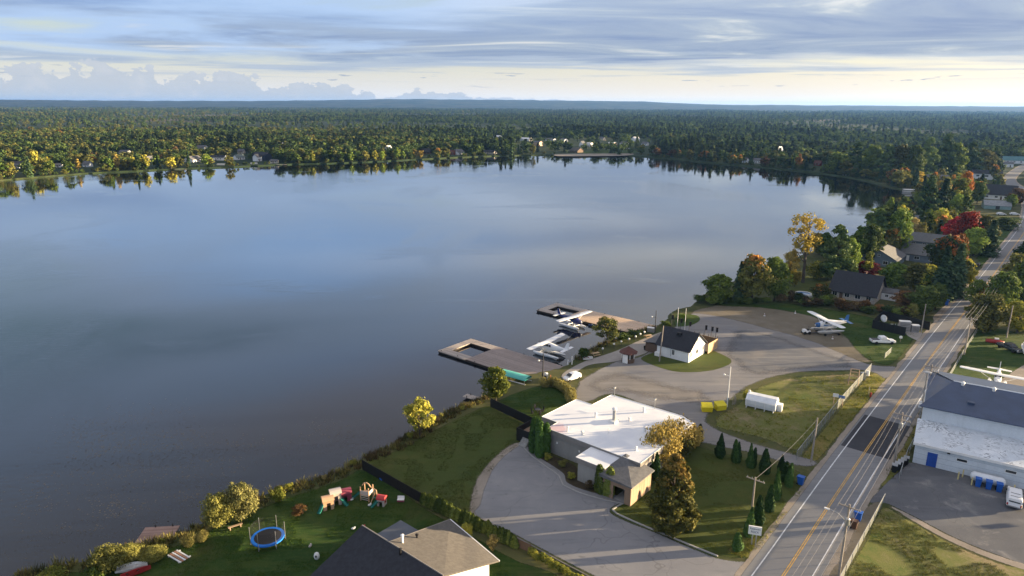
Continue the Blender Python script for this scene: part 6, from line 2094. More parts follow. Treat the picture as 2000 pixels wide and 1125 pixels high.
# tractor at the trailer
e = local('tow_tractor', 'small white tow tractor in front of the trailer plane', 'tractor', 1574, 652, R(185))
MB().box(-.9, .9, -.6, .6, .45, .95).box(.1, .9, -.5, .5, .95, 1.25).build('body', WHITE_TRIM, e)
MB().box(-.6, -.2, -.3, .3, .95, 1.3).build('seat', BLACK, e)
MB().tube((-.7, -.45, .95), (-.7, -.45, 2.0), .04, .04, 5).tube((-.7, .45, .95), (-.7, .45, 2.0), .04, .04, 5).tube((-.7, -.45, 2.0), (-.7, .45, 2.0), .04, .04, 5).build('roll_bar', DARK, e)
wheels(e, (-.6, .6), .62, .4, .28)
for px, py in ((1626, 662), (1493, 617), (1553, 612)):
    e = local('marker_cone', 'small white marker on the yard ground', 'marker', px, py, 0, 'yard markers')
    MB().lathe([(.28, 0), (.28, .05), (.16, .06), (.05, .75)], 10).build('cone', HULLW, e)
    MB().lathe([(.12, .35), (.1, .5)], 10).build('band', CARR, e)
# enclosure contents
e = local('satellite_dish', 'white dish on a stand inside the dark enclosure', 'dish', 1725, 640, R(20))
MB().tube((0, 0, 0), (0, 0, 2.2), .1, .1, 8).build('stand', STEEL, e)
MB().loft([[(x, r * math.cos(2 * math.pi * i / 14), 2.6 + r * math.sin(2 * math.pi * i / 14)) for i in range(14)] for x, r in ((.05, .1), (-.05, .6), (-.25, 1.0), (-.28, 1.0), (-.1, .55), (0, .05))]).build('reflector', WHITE_TRIM, e, True)
for i, (px, py, w_, h_, lab) in enumerate(((1733, 645, 2.2, 1.5, 'white low cabinet at the left of the dark enclosure'), (1765, 646, 2.6, 2.6, 'tall louvred grey cabinet in the middle of the dark enclosure'), (1786, 648, 1.8, 1.8, 'smaller louvred cabinet at the right of the dark enclosure'))):
    e = local('equipment_cabinet', lab, 'cabinet', px, py, R(-12), 'enclosure cabinets')
    MB().box(-w_ / 2, w_ / 2, -.6, .6, 0, h_).build('body', pm('cabinet_grey', (0.30, 0.29, 0.29), .5), e)
    MB().box(-w_ / 2 - .05, w_ / 2 + .05, -.68, .65, h_, h_ + .12).build('lid', WHITE_TRIM, e)
    lv = 5
    for q in range(lv):
        MB().box(-w_ / 2 + .15, w_ / 2 - .15, -.64, -.6, .3 + q * (h_ - .5) / lv, .38 + q * (h_ - .5) / lv).build('louvre', DARK, e)
for i in range(3):
    e = local('bollard', 'grey bollard inside the dark enclosure', 'bollard', 1742 + 5 * i, 646, 0, 'enclosure bollards')
    MB().tube((0, 0, 0), (0, 0, 1.9), .1, .1, 8).build('post', STEEL, e)
    MB().ball((0, 0, 1.9), .1, .1, .07, 8, 4).build('cap', STEEL, e)
e = local('mail_box', 'white box on a stake at the white pickup bumper', 'box', 1758, 668)
MB().tube((0, 0, 0), (0, 0, 1.0), .05, .05, 6).build('stake', WD, e)
MB().box(-.3, .3, -.2, .2, 1.0, 1.5).ball((0, 0, 1.5), .3, .2, .15, 8, 4).build('box', WHITE_TRIM, e)
# pool, red sled, white mesh bale
e = local('garden_pool', 'round above ground pool with white rim behind the dark shrubs', 'pool', 1568, 580)
MB().lathe([(2.3, 0), (2.3, 1.15), (2.45, 1.17), (2.45, 1.25), (2.2, 1.25), (2.2, 1.0), (0.01, 1.0)], 22).build('wall', WHITE_TRIM, e)
MB().lathe([(2.19, 1.03), (2.19, 1.04)], 22).build('pool_water', pm('pool_blue', (0.02, 0.10, 0.26), .1, .1), e)
MB().cbox((.8, -2.6, .7), 1.4, 1.0, 1.3).build('ladder_step', WHITE_TRIM, e)
e = local('red_tub', 'overturned red boat on the grass left of the black pickup', 'boat', 1943, 670, R(-25))
MB().loft([srect(-2.0, .35, .25, .3, 10, 2.2), srect(-1.2, .45, .75, .45, 10, 2.4), srect(.6, .45, .8, .45, 10, 2.4), srect(1.9, .35, .2, .25, 10, 2.2)]).build('hull', CARR, e, True)
MB().cbox((.3, .3, 1.05), .9, .6, .4).build('white_crate', HULLW, e)
MB().box(-2.1, 2.0, -.05, .05, .85, .92).build('keel', pm('keel_red', (0.2, .02, .02)), e)
e = local('white_boat', 'white cabin boat cut by the right edge beside the black pickup', 'boat', 2004, 688, R(60))
MB().loft([[(x, -w_, z1), (x, -w_ * .7, .3), (x, 0, .1), (x, w_ * .7, .3), (x, w_, z1)] for x, w_, z1 in ((-2.6, 1.1, 1.3), (0, 1.2, 1.4), (1.8, .9, 1.5), (2.8, .1, 1.6))][::-1]).build('hull', HULLW, e)
MB().box(-1.2, .9, -.8, .8, 1.4, 2.2).build('cabin', HULLW, e)
MB().path([(-2.2, -.9, 1.3), (-2.2, -.9, 2.6), (-2.2, .9, 2.6), (-2.2, .9, 1.3)], .05, 5).build('rail', STEEL, e)
e = local('terrace_furniture', 'dark table with seated planters on the terrace lawn edge', 'table', 1050, 806)
MB().lathe([(.6, .7), (.6, .76)], 12).tube((0, 0, 0), (0, 0, .7), .06, .06, 6).build('table', DARK, e)
for i in range(4):
    a = i * 1.57 + .4
    MB().cbox((1.1 * math.cos(a), 1.1 * math.sin(a), .45), .45, .45, .08, a).cbox((1.3 * math.cos(a), 1.3 * math.sin(a), .8), .06, .45, .7, a).cbox((1.1 * math.cos(a), 1.1 * math.sin(a), .2), .3, .3, .4, a).build('chair', BLACK, e)
for i, (px, py) in enumerate(((1311, 634), (1328, 641), (1345, 648), (1376, 655), (1388, 658), (1397, 660))):
    e = local('flag_post', 'dark post with black banner behind the office roof', 'post', px, py + 6, 0, 'banner posts behind the office')
    MB().tube((0, 0, 0), (0, 0, 3.6), .07, .06, 6).build('shaft', DARK, e)
    MB().cbox((.25, 0, 2.9), .5, .05, 1.2).build('banner', BLACK, e)
for px, h in ((1322, 6.2), (1337, 6.0)):
    e = local('flag_pole', 'thin white flag pole on the grass island behind the office', 'pole', px, 646, 0, 'white flag poles')
    MB().tube((0, 0, 0), (0, 0, h), .07, .05, 6).build('shaft', WHITE_TRIM, e)
    MB().ball((0, 0, h), .1, .1, .1, 6, 4).build('finial', WHITE_TRIM, e)
# ------------------------------------------------------------------ trees and shrubs near the camera
T = plant_px
T('loose', 820, 852, 768, 70, 'yellowgreen', 'lakeside_maple', 'light yellow green tree standing alone at the lakeside lawn edge')
T('maple', 968, 784, 712, 58, 'yellowgreen', 'lakeside_maple', 'round yellow green maple by the narrow grey jetty')
T('loose', 1186, 672, 610, 52, 'turning', 'lakeside_maple', 'thin maple with orange leaves between the two docks')
plant(*('pyramid', G(1310, 1026), 11.3, 7.4, 'beech', 'pyramid_beech', 'big cone shaped brown and green beech beside the restaurant porch'))
T('shoots', 1290, 905, 815, 70, 'gold', 'golden_shrub', 'tall golden wand shrub nearest the porch along the restaurant', 'shrub')
T('shoots', 1320, 882, 808, 62, 'gold', 'golden_shrub', 'tall golden wand shrub in the middle of the restaurant row', 'shrub')
T('shoots', 1348, 870, 822, 48, 'gold', 'golden_shrub', 'golden wand shrub at the road end of the restaurant row', 'shrub')
T('shoots', 1272, 912, 838, 46, 'gold', 'golden_shrub', 'golden wand shrub leaning over the restaurant roof edge by the porch', 'shrub')
T('shoots', 1305, 892, 806, 52, 'straw', 'golden_shrub', 'pale straw wand shrub between the two tallest golden ones', 'shrub')
T('bush', 1330, 895, 845, 52, 'olive', 'golden_shrub', 'dense olive shrub under the golden wands', 'shrub')
T('thuja', 1364, 865, 828, 14, 'dark', 'dark_cedar', 'dark narrow cedar at the road end corner of the restaurant')
for i, (x, y, ty, w_) in enumerate(((1042, 882, 815, 21), (1054, 890, 818, 22), (1064, 888, 826, 18))):
    T('column', x, y, ty, w_, 'thuja', 'wall_cedar', ['tall cedar at the lake corner of the restaurant, left of three', 'tall cedar at the lake corner of the restaurant, middle of three', 'tall cedar at the lake corner of the restaurant, right of three'][i], 'tree', 'cedars at the lake corner')
for i, (x, y, ty) in enumerate(((1173, 962, 908), (1188, 967, 912))):
    T('column', x, y, ty, 21, 'thuja2', 'porch_cedar', ['light tipped cedar left of the porch doorway, farther from it', 'light tipped cedar left of the porch doorway, nearer to it'][i], 'tree', 'cedars by the porch')
for i, (x, y, ty) in enumerate(((1271, 930, 888), (1282, 936, 884))):
    T('thuja', x, y, ty, 15, 'thuja', 'porch_cedar', ['dark cedar right of the porch, touching its wall', 'dark cedar right of the porch, beside the beech'][i], 'tree', 'cedars by the porch')
CED = [(1406, 893, 847, 18), (1436, 903, 858, 15), (1441, 903, 864, 13), (1465, 913, 866, 15), (1470, 913, 874, 12), (1494, 924, 877, 21), (1526, 918, 888, 15), (1532, 940, 900, 17), (1540, 950, 903, 16), (1517, 975, 915, 17), (1501, 998, 944, 19), (1482, 1022, 966, 20), (1461, 1046, 990, 21), (1440, 1074, 1040, 20)]
ords = ['first', 'second', 'third', 'fourth', 'fifth', 'sixth', 'seventh', 'eighth', 'ninth', 'tenth', 'eleventh', 'twelfth', 'thirteenth', 'last']
for i, (x, y, ty, w_) in enumerate(CED):
    T('thuja', x, y, ty, w_, 'thuja', 'lawn_cedar', f'small dark cone cedar edging the front lawn, {ords[i]} from the restaurant', 'tree', 'cedars edging the front lawn')
# clipped cedar hedge between the play lawn and the lot: each cedar its own plant
ha, hb = G(826, 983), G(1006, 1068)
NH = 34
for i in range(NH):
    p = ha.lerp(hb, i / (NH - 1)) + Vector((rnd.uniform(-.12, .12), rnd.uniform(-.12, .12), 0))
    plant('thuja', p, rnd.uniform(1.7, 2.3), rnd.uniform(1.0, 1.25), 'thuja2', 'hedge_cedar', 'yellow green cedar of the hedge between play lawn and parking lot', 'hedge plant', 'cedars of the hedge')
hc, hd_ = G(1035, 1082), G(1150, 1150)
for i in range(16):
    plant('bush', hc.lerp(hd_, i / 15) + Vector((rnd.uniform(-.2, .2), rnd.uniform(-.2, .2), 0)), rnd.uniform(.9, 1.3), rnd.uniform(1.2, 1.6), 'yellowgreen', 'low_hedge_shrub', 'low yellow green shrub of the hedge along the lot edge', 'hedge plant', 'low hedge by the lot', stem='stem')
for x, y, ty, w_, mt, lab in ((912, 1058, 1018, 30, 'yellowgreen', 'young pale tree behind the brown roof, upper one'), (962, 1080, 1038, 26, 'straw', 'young straw coloured tree behind the brown roof, lower one'), (585, 1008, 983, 34, 'rust', 'small reddish brown tree on the play lawn')):
    T('loose', x, y, ty, w_, mt, 'young_tree', lab)
for x, y, ty, w_, kd, mt, lab in ((432, 1028, 960, 70, 'bigbush', 'olive', 'round olive willow at the left of the shore clump'), (474, 1014, 938, 78, 'bigbush', 'willow', 'tall straw coloured willow right of the shore clump'),
                                 (545, 980, 950, 34, 'bush', 'yellowgreen', 'yellow green shore shrub right of the willow clump'), (215, 1112, 1066, 84, 'bigbush', 'olive', 'broad olive shrub above the white rowing boat'),
                                 (250, 1100, 1062, 60, 'bigbush', 'olive', 'olive shrub between the rowing boat and swim platform'), (302, 1092, 1068, 58, 'bigbush', 'olive', 'olive shrub right below the swim platform'),
                                 (194, 1126, 1098, 50, 'bush', 'green', 'dark green shrub left of the rowing boat'), (100, 1136, 1112, 60, 'shoots', 'yellowgreen', 'yellow green reeds at the bottom left corner'),
                                 (368, 1066, 1042, 28, 'shoots', 'reed', 'straw reed clump left of the bench'), (395, 1056, 1036, 26, 'shoots', 'reed', 'straw reed clump nearer the bench'),
                                 (1140, 700, 676, 26, 'bush', 'green', 'green shrub at the water beside the white moored plane'), (1218, 664, 650, 30, 'bush', 'dark', 'dark shrub behind the globe lamps'), (1240, 656, 644, 36, 'bush', 'dark', 'dark shrub at the root of the tan dock'), (1300, 638, 626, 26, 'bush', 'dark', 'dark round shrub at the end of the tan dock'),
                                 (1070, 898, 884, 20, 'bush', 'yellowgreen', 'low yellow shrub under the restaurant wall'), (1100, 912, 898, 22, 'bush', 'olive', 'low olive shrub under the restaurant wall'), (1116, 936, 922, 20, 'bush', 'yellowgreen', 'low yellow shrub beside the restaurant wing'), (1150, 955, 938, 22, 'bush', 'brown', 'low brown shrub before the restaurant wing'),
                                 (1460, 782, 758, 20, 'shoots', 'yellowgreen', 'bright green weed clump behind the fuel tank'), (1330, 622, 612, 22, 'shoots', 'bright', 'bright green clump on the grass island')):
    T(kd, x, y, ty, w_, mt, 'shore_shrub', lab, 'shrub', stem='stem')
# golden ornamental grasses curving round the terrace lawn
for i, (x, y) in enumerate(smooth_loop([(1064, 752), (1084, 752), (1100, 760), (1112, 772), (1116, 786)], 7, False)):
    T('shoots', x, y + 3, y - 17, 24, 'reed', 'tall_grass', 'golden tall grass clump curving round the terrace lawn', 'grass clump', 'golden grasses by the terrace lawn', stem='stem')

# right bank
BANK = [
    ('maple', 1404, 592, 527, 62, 'green', 'rounded grey green tree at the left end of the yard trees'),
    ('maple', 1468, 588, 487, 68, 'turning', 'orange topped maple at the yard shore'),
    ('spruce', 1446, 585, 512, 40, 'spruce', 'dark spruce left of the orange topped maple'),
    ('maple', 1512, 588, 490, 60, 'green', 'dark leafy tree right of the orange topped maple'),
    ('airy', 1568, 552, 402, 84, 'yellow', 'tall airy yellow tree with bare forked trunk'),
    ('loose', 1542, 548, 475, 34, 'gold', 'slim pale gold tree left of the tall yellow tree'),
    ('bush', 1590, 545, 505, 50, 'yellowgreen', 'yellow shrub at the foot of the tall yellow tree'),
    ('bush', 1552, 560, 525, 30, 'yellow', 'bright yellow shrub below the tall yellow tree'),
    ('pine', 1630, 548, 438, 72, 'pine', 'tall green pine left of the blue grey house'),
    ('maple', 1655, 535, 455, 40, 'bright', 'slim green tree beside the tall pine'),
    ('poplar', 1668, 515, 425, 32, 'bright', 'narrow light green poplar by the lake'),
    ('maple', 1695, 515, 430, 52, 'dark', 'dark round tree behind the blue grey gable'),
    ('pine', 1712, 500, 410, 60, 'pine', 'dark spreading pine behind the light green trees'),
    ('maple', 1745, 500, 396, 62, 'bright', 'tall light green tree by the bay water'),
    ('maple', 1736, 505, 440, 34, 'turning', 'half red tree before the tall light green one'),
    ('loose', 1775, 480, 412, 36, 'straw', 'straw coloured tree at the bay shore'),
    ('loose', 1795, 475, 425, 30, 'olive', 'olive tree right of the straw coloured tree'),
    ('maple', 1692, 543, 507, 54, 'crimson', 'low crimson maple behind the black roof'),
    ('maple', 1745, 566, 503, 60, 'bright', 'green tree behind the garden shed, left one'),
    ('maple', 1785, 572, 508, 54, 'olive', 'yellow green tree behind the garden shed, middle one'),
    ('maple', 1812, 575, 512, 46, 'yellowgreen', 'yellow green tree between shed and spruces'),
    ('maple', 1845, 560, 443, 76, 'redtop', 'large maple with red crown behind the spruces'),
    ('maple', 1866, 556, 446, 40, 'orange', 'orange and yellow maple right of the red crown'),
    ('spruce', 1838, 585, 482, 52, 'spruce', 'dark spruce before the red crowned maple, left one'),
    ('spruce', 1862, 580, 478, 50, 'spruce', 'dark spruce before the red crowned maple, right one'),
    ('maple', 1885, 560, 500, 40, 'yellowgreen', 'yellow green tree at the roadside under the red crown'),
    ('maple', 1882, 490, 404, 56, 'red', 'bright red maple above the roadside lawn'),
    ('maple', 1858, 480, 415, 44, 'crimson', 'darker red maple left of the bright red one'),
    ('maple', 1915, 490, 412, 54, 'olive', 'olive tree right of the bright red maple'),
    ('maple', 1900, 500, 440, 50, 'bright', 'green tree under the bright red maple'),
    ('spruce', 1930, 500, 430, 40, 'spruce', 'dark roadside spruce right of the red maples'),
    ('maple', 1770, 605, 565, 50, 'rust', 'rusty shrubby tree behind the dark enclosure'),
    ('maple', 1800, 615, 550, 62, 'dark', 'dark tree beside the enclosure, left one'),
    ('maple', 1826, 605, 545, 46, 'dark', 'dark tree beside the enclosure, nearest the road'),
    ('loose', 1780, 625, 585, 24, 'olive', 'small olive tree at the enclosure fence'),
    ('maple', 1920, 650, 565, 72, 'olive', 'broad olive birch clump right of the road'),
    ('maple', 1986, 650, 578, 60, 'yellowgreen', 'yellow topped tree at the right edge above the boat'),
    ('maple', 1950, 618, 520, 70, 'green', 'dark tree behind the olive birch clump'),
    ('maple', 1995, 600, 500, 70, 'dark', 'dark tree at the right edge, nearer one'),
    ('maple', 1928, 605, 552, 46, 'crimson', 'small crimson maple above the olive birch clump'),
    ('maple', 1905, 600, 540, 40, 'green', 'green tree at the road edge before the dark trees'),
    ('maple', 1975, 580, 485, 60, 'olive', 'olive tree at the right edge, farther one'),
    ('maple', 1998, 545, 450, 56, 'dark', 'dark tree at the right edge, farther one'),
    ('spruce', 2010, 520, 420, 40, 'spruce', 'spruce at the right edge by the far road'),
    ('maple', 1600, 588, 550, 44, 'turning', 'small orange tinted tree left of the black roofed cottage'),
    ('bush', 1965, 448, 420, 60, 'dark', 'dark clipped hedge block by the white cars'),
    ('pine', 1812, 432, 345, 50, 'pine', 'tall dark pine at the bay corner'),
    ('spruce', 1832, 430, 350, 36, 'spruce', 'tall spruce right of the bay corner pine'),
    ('maple', 1835, 422, 378, 28, 'yellowgreen', 'small yellow green tree by the bay corner spruce'),
    ('poplar', 1868, 418, 332, 40, 'yellowgreen', 'tall yellow green poplar with orange tip'),
    ('maple', 1880, 400, 329, 34, 'orange', 'orange topped tree behind the tall poplar'),
    ('maple', 1865, 425, 372, 34, 'bright', 'light green tree before the tall poplar'),
    ('maple', 1908, 398, 350, 34, 'bright', 'light green tree left of the big dark roof'),
    ('maple', 1838, 365, 352, 20, 'yellow', 'small yellow tree by the long green house'),
    ('maple', 1785, 362, 328, 42, 'yellow', 'bright yellow tree on the bay point'),
    ('maple', 1765, 364, 332, 26, 'yellowgreen', 'yellow green tree on the bay point'),
    ('maple', 1985, 400, 365, 36, 'rust', 'brownish tree right of the big dark roof'),
    ('maple', 1972, 408, 375, 26, 'green', 'green tree between big dark roof and road'),
    ('bush', 1795, 400, 372, 30, 'green', 'green shoreline bush at the bay'),
    ('maple', 1895, 455, 425, 34, 'olive', 'olive tree before the fabric shelter'),
    ('maple', 1840, 450, 425, 40, 'dark', 'dark cedar clump before the lake cabin'),
]
for kd, x, y, ty, w_, mt, lab in BANK:
    nm = {'maple': 'leafy_tree', 'spruce': 'spruce_tree', 'pine': 'pine_tree', 'airy': 'yellow_tree', 'loose': 'slender_tree', 'bush': 'garden_shrub', 'poplar': 'poplar_tree'}[kd]
    T(kd, x, y, ty, w_, mt, nm, lab, 'shrub' if kd == 'bush' else 'tree')
FB2 = random.Random(22)
n = 0
hs_ = [(ST(o.location)) for o in C.objects if o.get('category') in ('house', 'shed', 'cabin')]
while n < 28:
    s, t = FB2.uniform(118, 330), FB2.choice([FB2.uniform(9, 75), FB2.uniform(-60, -8)])
    p = W(s, t)
    if inside(LAKE, [p.x], [p.y])[0] or any(abs(s - a) < 11 and abs(t - b) < 11 for a, b in hs_) or any(0 < a - s < 26 and abs((t - b) - (s - a) * .25) < 9 for a, b in hs_):
        continue
    if (s < 150 and t > 34) or (s < 135 and t > -30):
        continue
    kd = FB2.choice(['maple', 'maple', 'loose', 'loose', 'poplar', 'spruce'])
    mt = FB2.choice(['green', 'olive', 'yellowgreen', 'bright', 'bright', 'turning']) if kd != 'spruce' else 'spruce'
    plant(kd, p, FB2.uniform(7, 13), FB2.uniform(5.5, 9) if kd in ('maple', 'loose') else FB2.uniform(3.5, 5), mt, 'garden_tree', f"{dict(green='green', olive='olive', yellowgreen='yellow green', dark='dark green', bright='light green', turning='orange tinted', spruce='dark')[mt]} {dict(maple='leafy tree', spruce='spruce', loose='slender tree', poplar='narrow tree')[kd]} in the gardens {'between road and bay' if t > 0 else 'right of the road'}", 'tree', 'garden trees along the road')
    n += 1
for i, (x, y, ty, w_, kd, mt) in enumerate(((1640, 338, 292, 40, 'small_maple', 'green'), (1672, 342, 280, 44, 'pine', 'pine'), (1700, 346, 276, 46, 'maple', 'green'), (1728, 350, 282, 44, 'pine', 'pine'), (1752, 350, 272, 46, 'maple', 'olive'), (1778, 352, 276, 44, 'maple', 'dark'), (1806, 348, 268, 48, 'pine', 'pine'), (1836, 346, 264, 52, 'pine', 'pine'), (1862, 346, 272, 46, 'maple', 'green'), (1890, 344, 276, 48, 'pine', 'pine'), (1915, 342, 284, 42, 'maple', 'olive'), (1940, 338, 288, 38, 'pine', 'pine'))):
    T(kd, x, y, ty, w_, mt, 'tall_pine' if kd == 'pine' else 'tall_tree', f"tall {'pine' if kd == 'pine' else 'broad crowned tree'} of the big grove behind the bay, {['first', 'second', 'third', 'fourth', 'fifth', 'sixth', 'seventh', 'eighth', 'ninth', 'tenth', 'eleventh', 'twelfth'][i]} from the left", 'tree', 'big grove behind the bay')
# row of low scrub behind the trailer plane
for i in range(20):
    f = i / 19
    x, y = 1530 + 250 * f + rnd.uniform(-6, 6), 592 + 26 * f + rnd.uniform(-5, 3)
    mt = rnd.choice(['brown', 'rust', 'dark', 'green', 'brown'])
    T('bush', x, y, y - rnd.uniform(14, 24), rnd.uniform(24, 38), mt, 'scrub_bush', f"{dict(brown='brown', rust='rusty', dark='dark green', green='green')[mt]} scrub bush in the band behind the trailer plane, {'left' if i < 7 else 'middle' if i < 14 else 'right'} stretch", 'bush', 'scrub behind the trailer plane', stem='stem')
for i in range(8):
    x, y = 1368 + 18 * i + rnd.uniform(-5, 5), 592 + rnd.uniform(-3, 4)
    T('bush', x, y, y - rnd.uniform(10, 17), rnd.uniform(22, 34), rnd.choice(['dark', 'green', 'dark']), 'scrub_bush', 'dark shore bush at the foot of the yard trees', 'bush', 'bushes under the yard trees', stem='stem')

# fill the right bank between the houses with further trees
FB = random.Random(21)
n = 0
houses_xy = [(o.location.x, o.location.y) for o in C.objects if o.get('category') in ('house', 'store', 'shelter', 'cabin', 'shed')]
while n < 95:
    x, y = FB.uniform(1700, 2060), FB.uniform(322, 470)
    p = G(x, y)
    s, t = ST(p)
    if abs(t - np.interp(s, [q[0] for q in rc], [q[1] for q in rc])) < 12 or inside(LAKE, [p.x], [p.y])[0] or s < 200:
        continue
    if any((p.x - hx2) ** 2 + (p.y - hy2) ** 2 < 15 ** 2 for hx2, hy2 in houses_xy) or y > 300 + (2060 - x) * .75:
        continue
    kd = FB.choice(['small_maple', 'small_maple', 'small_spruce', 'small_poplar'])
    mt = FB.choice(['green', 'olive', 'yellowgreen', 'dark', 'bright', 'turning', 'green']) if kd != 'small_spruce' else 'spruce'
    plant(kd, p, FB.uniform(8, 15), FB.uniform(6, 9) if kd != 'small_spruce' else FB.uniform(4, 5.5), mt, 'roadside_tree', f"{dict(green='green', olive='olive', yellowgreen='yellow green', dark='dark green', bright='light green', turning='orange tinted', spruce='dark')[mt]} {dict(small_maple='leafy tree', small_spruce='spruce', small_poplar='slim tree')[kd]} among the houses {'near the bay' if t > 40 else 'left of the road' if t > 0 else 'right of the road'}", 'tree', 'trees among the right bank houses')
    n += 1

# ------------------------------------------------------------------ far shore: houses, boats, trees
def fh(px, py, wpx, label, wallm, roofm, rz=0, wh=2.6, rh=2.4, ratio=.7, name='shore_house', cat='house'):
    d = depth(px, py)
    L = max(5.0, wpx * d / FPX)
    Wd = max(4.5, L * ratio)
    g = G(px, py)
    u_ = Vector((g.x, g.y, 0)).normalized()
    face = math.atan2(g.x, g.y)
    wins = [('f', -L * .28, 1.5, min(1.8, L * .16), 1.2), ('f', L * .28, 1.5, min(1.8, L * .16), 1.2)]
    if L > 11:
        wins.append(('f', L * .1, 1.5, 1.5, 1.2))
    rz = rz - 40 if abs(rz) < 40 else rz - 42
    return house(name, label, cat, g + u_ * Wd / 2, -face + R(rz), L, Wd, wh, rh, wallm, roofm, wins, [('f', -L * .05, 1.0, 2.05, BROWN_WALL)], None, .45)


fh(46, 327, 38, 'red brown cabin with white front section at the far left shore', RED_WALL, SHINGLE_DARK, 4)
fh(36, 328, 12, 'small white annex before the red brown far left cabin', WHITE, SHINGLE_GREY, 0, 2.4, 1.2)
fh(117, 327, 12, 'tiny white shed on the far left shore', WHITE, SHINGLE_GREY, 8, 2.2, 1.3, name='shore_shed', cat='shed')
fh(172, 326, 15, 'pale grey cottage left of the thin yellow poplars', STEEL_WALL, SHINGLE_GREY, -10)
fh(245, 302, 18, 'grey roof showing above the left shore trees', WHITE, SHINGLE_GREY, 0)
fh(294, 315, 12, 'small bluish cottage right of the yellow poplars', STEEL_WALL, SHINGLE_GREY, 70)
fh(378, 317, 26, 'white cottage with broad grey gable facing the water', WHITE, SHINGLE_GREY, 88, 2.6, 3.2, .9)
fh(395, 292, 18, 'white walled house behind the grey gabled cottage', WHITE, SHINGLE_GREY, 10)
fh(428, 313, 30, 'long white bungalow with dark roof on the far shore', WHITE, SHINGLE_DARK, 4, 3.0, 1.8, .5)
fh(467, 312, 18, 'small white house with green grey roof beside the bungalow', WHITE, pm('green_grey_roof', (0.12, 0.15, 0.14)), 75)
fh(472, 300, 12, 'small pale house behind the green grey roofed one', CREAM, SHINGLE_GREY, 10)
fh(512, 313, 32, 'navy and white two storey lake house', pm('navy_siding', (0.03, 0.04, 0.07)), SHINGLE_DARK, -6, 5.0, 2.8, .6)
fh(503, 315, 12, 'white gabled wing of the navy lake house', WHITE, SHINGLE_DARK, 88, 4.5, 2.5, 1.0)
fh(536, 319, 14, 'pale boathouse at the water right of the navy house', CREAM, SHINGLE_GREY, 20, 2.2, 1.4)
fh(558, 285, 16, 'white roofed house among far trees', WHITE, WHITE_TRIM, 0, 3, 1.2)
fh(759, 298, 10, 'white round topped silo like house on the far shore', WHITE, WHITE_TRIM, 90, 5.5, 2.5, .9)
fh(831, 301, 18, 'brown cottage with steep white trimmed gable', BROWN_WALL, SHINGLE_DARK, 86, 2.2, 4.0, .8)
fh(884, 302, 14, 'red brown wing left of the white chalet', RED_WALL, SHINGLE_RED, 4)
fh(895, 302, 18, 'bright white chalet facing the lake', WHITE, SHINGLE_GREY, 88, 3.0, 3.0, .9)
fh(957, 301, 26, 'long low pale house behind the shore shrubs', CREAM, SHINGLE_DARK, 3, 2.6, 1.8, .45)
fh(917, 254, 10, 'white roof far behind in the forest', WHITE, WHITE_TRIM, 0, 3, 1.2)
fh(972, 270, 14, 'pale roofed house in the village, leftmost', WHITE, WHITE_TRIM, 0, 3, 1.6)
fh(1028, 275, 22, 'long pale roofed village hall', WHITE, WHITE_TRIM, 4, 3.2, 1.6, .5)
fh(1051, 285, 14, 'pink tan village house with two storeys', pm('tan_siding', (0.50, 0.34, 0.24)), SHINGLE_GREY, 0, 5, 1.8)
fh(1076, 277, 18, 'grey roofed village house right of the tan one', WHITE, SHINGLE_GREY, 6, 3, 2)
fh(1101, 277, 14, 'white and grey village house before the dark woods', WHITE, SHINGLE_GREY, -8, 3, 2)
fh(1126, 298, 20, 'brown shingled lakeside pavilion', BROWN_WALL, SHINGLE_BROWN, 0, 2.2, 3.4, .9, 'lake_pavilion', 'pavilion')
fh(1137, 286, 8, 'narrow white village house with steep gable', WHITE, SHINGLE_GREY, 88, 4, 3.4, 1)
fh(1152, 286, 10, 'white cube like village house by the green', WHITE, WHITE_TRIM, 0, 4.4, .8)
fh(1176, 274, 12, 'pale village house behind the yellow trees', CREAM, SHINGLE_GREY, 0, 3, 2)
fh(1196, 287, 14, 'pinkish two storey village house', pm('pink_brick', (0.42, 0.26, 0.22)), WHITE_TRIM, 0, 5, 1.6)
fh(1220, 284, 16, 'pale village house beside the parked cars', WHITE, SHINGLE_GREY, 0, 3, 2)
fh(1241, 276, 12, 'village house with bright white metal roof', WHITE, WHITE_TRIM, 80, 3.4, 3.4, .9)
fh(1260, 284, 12, 'grey roofed house right of the bright white roof', WHITE, SHINGLE_GREY, 10)
fh(1336, 288, 8, 'little yellow fronted steep gable house', pm('pale_yellow_siding', (0.62, 0.52, 0.24)), SHINGLE_GREY, 88, 2.4, 4.2, 1)
fh(1405, 277, 14, 'white house in a clearing of the right woods', WHITE, WHITE_TRIM, 0, 3, 1.6)
fh(1478, 319, 13, 'white shore house right of the red shrub', WHITE, SHINGLE_GREY, 30, 3, 2)
fh(1456, 318, 10, 'small pale shore house beside the red shrub', STEEL_WALL, SHINGLE_GREY, 0)
fh(1522, 300, 9, 'white steep gabled chapel like house in the trees', WHITE, WHITE_TRIM, 88, 3.4, 5.0, 1)
fh(1597, 324, 12, 'rust coloured cabin on the right shore', RED_WALL, SHINGLE_RED, 20)
fh(1958, 300, 12, 'pale roof among the right edge trees', WHITE, WHITE_TRIM, 0, 3, 1.5)


def shore_boat(px, py, label, L=6.0, rz=0, canopy=None):
    g = G(px, py, 0.0)
    return pontoon(label, g, R(rz), canopy, L)


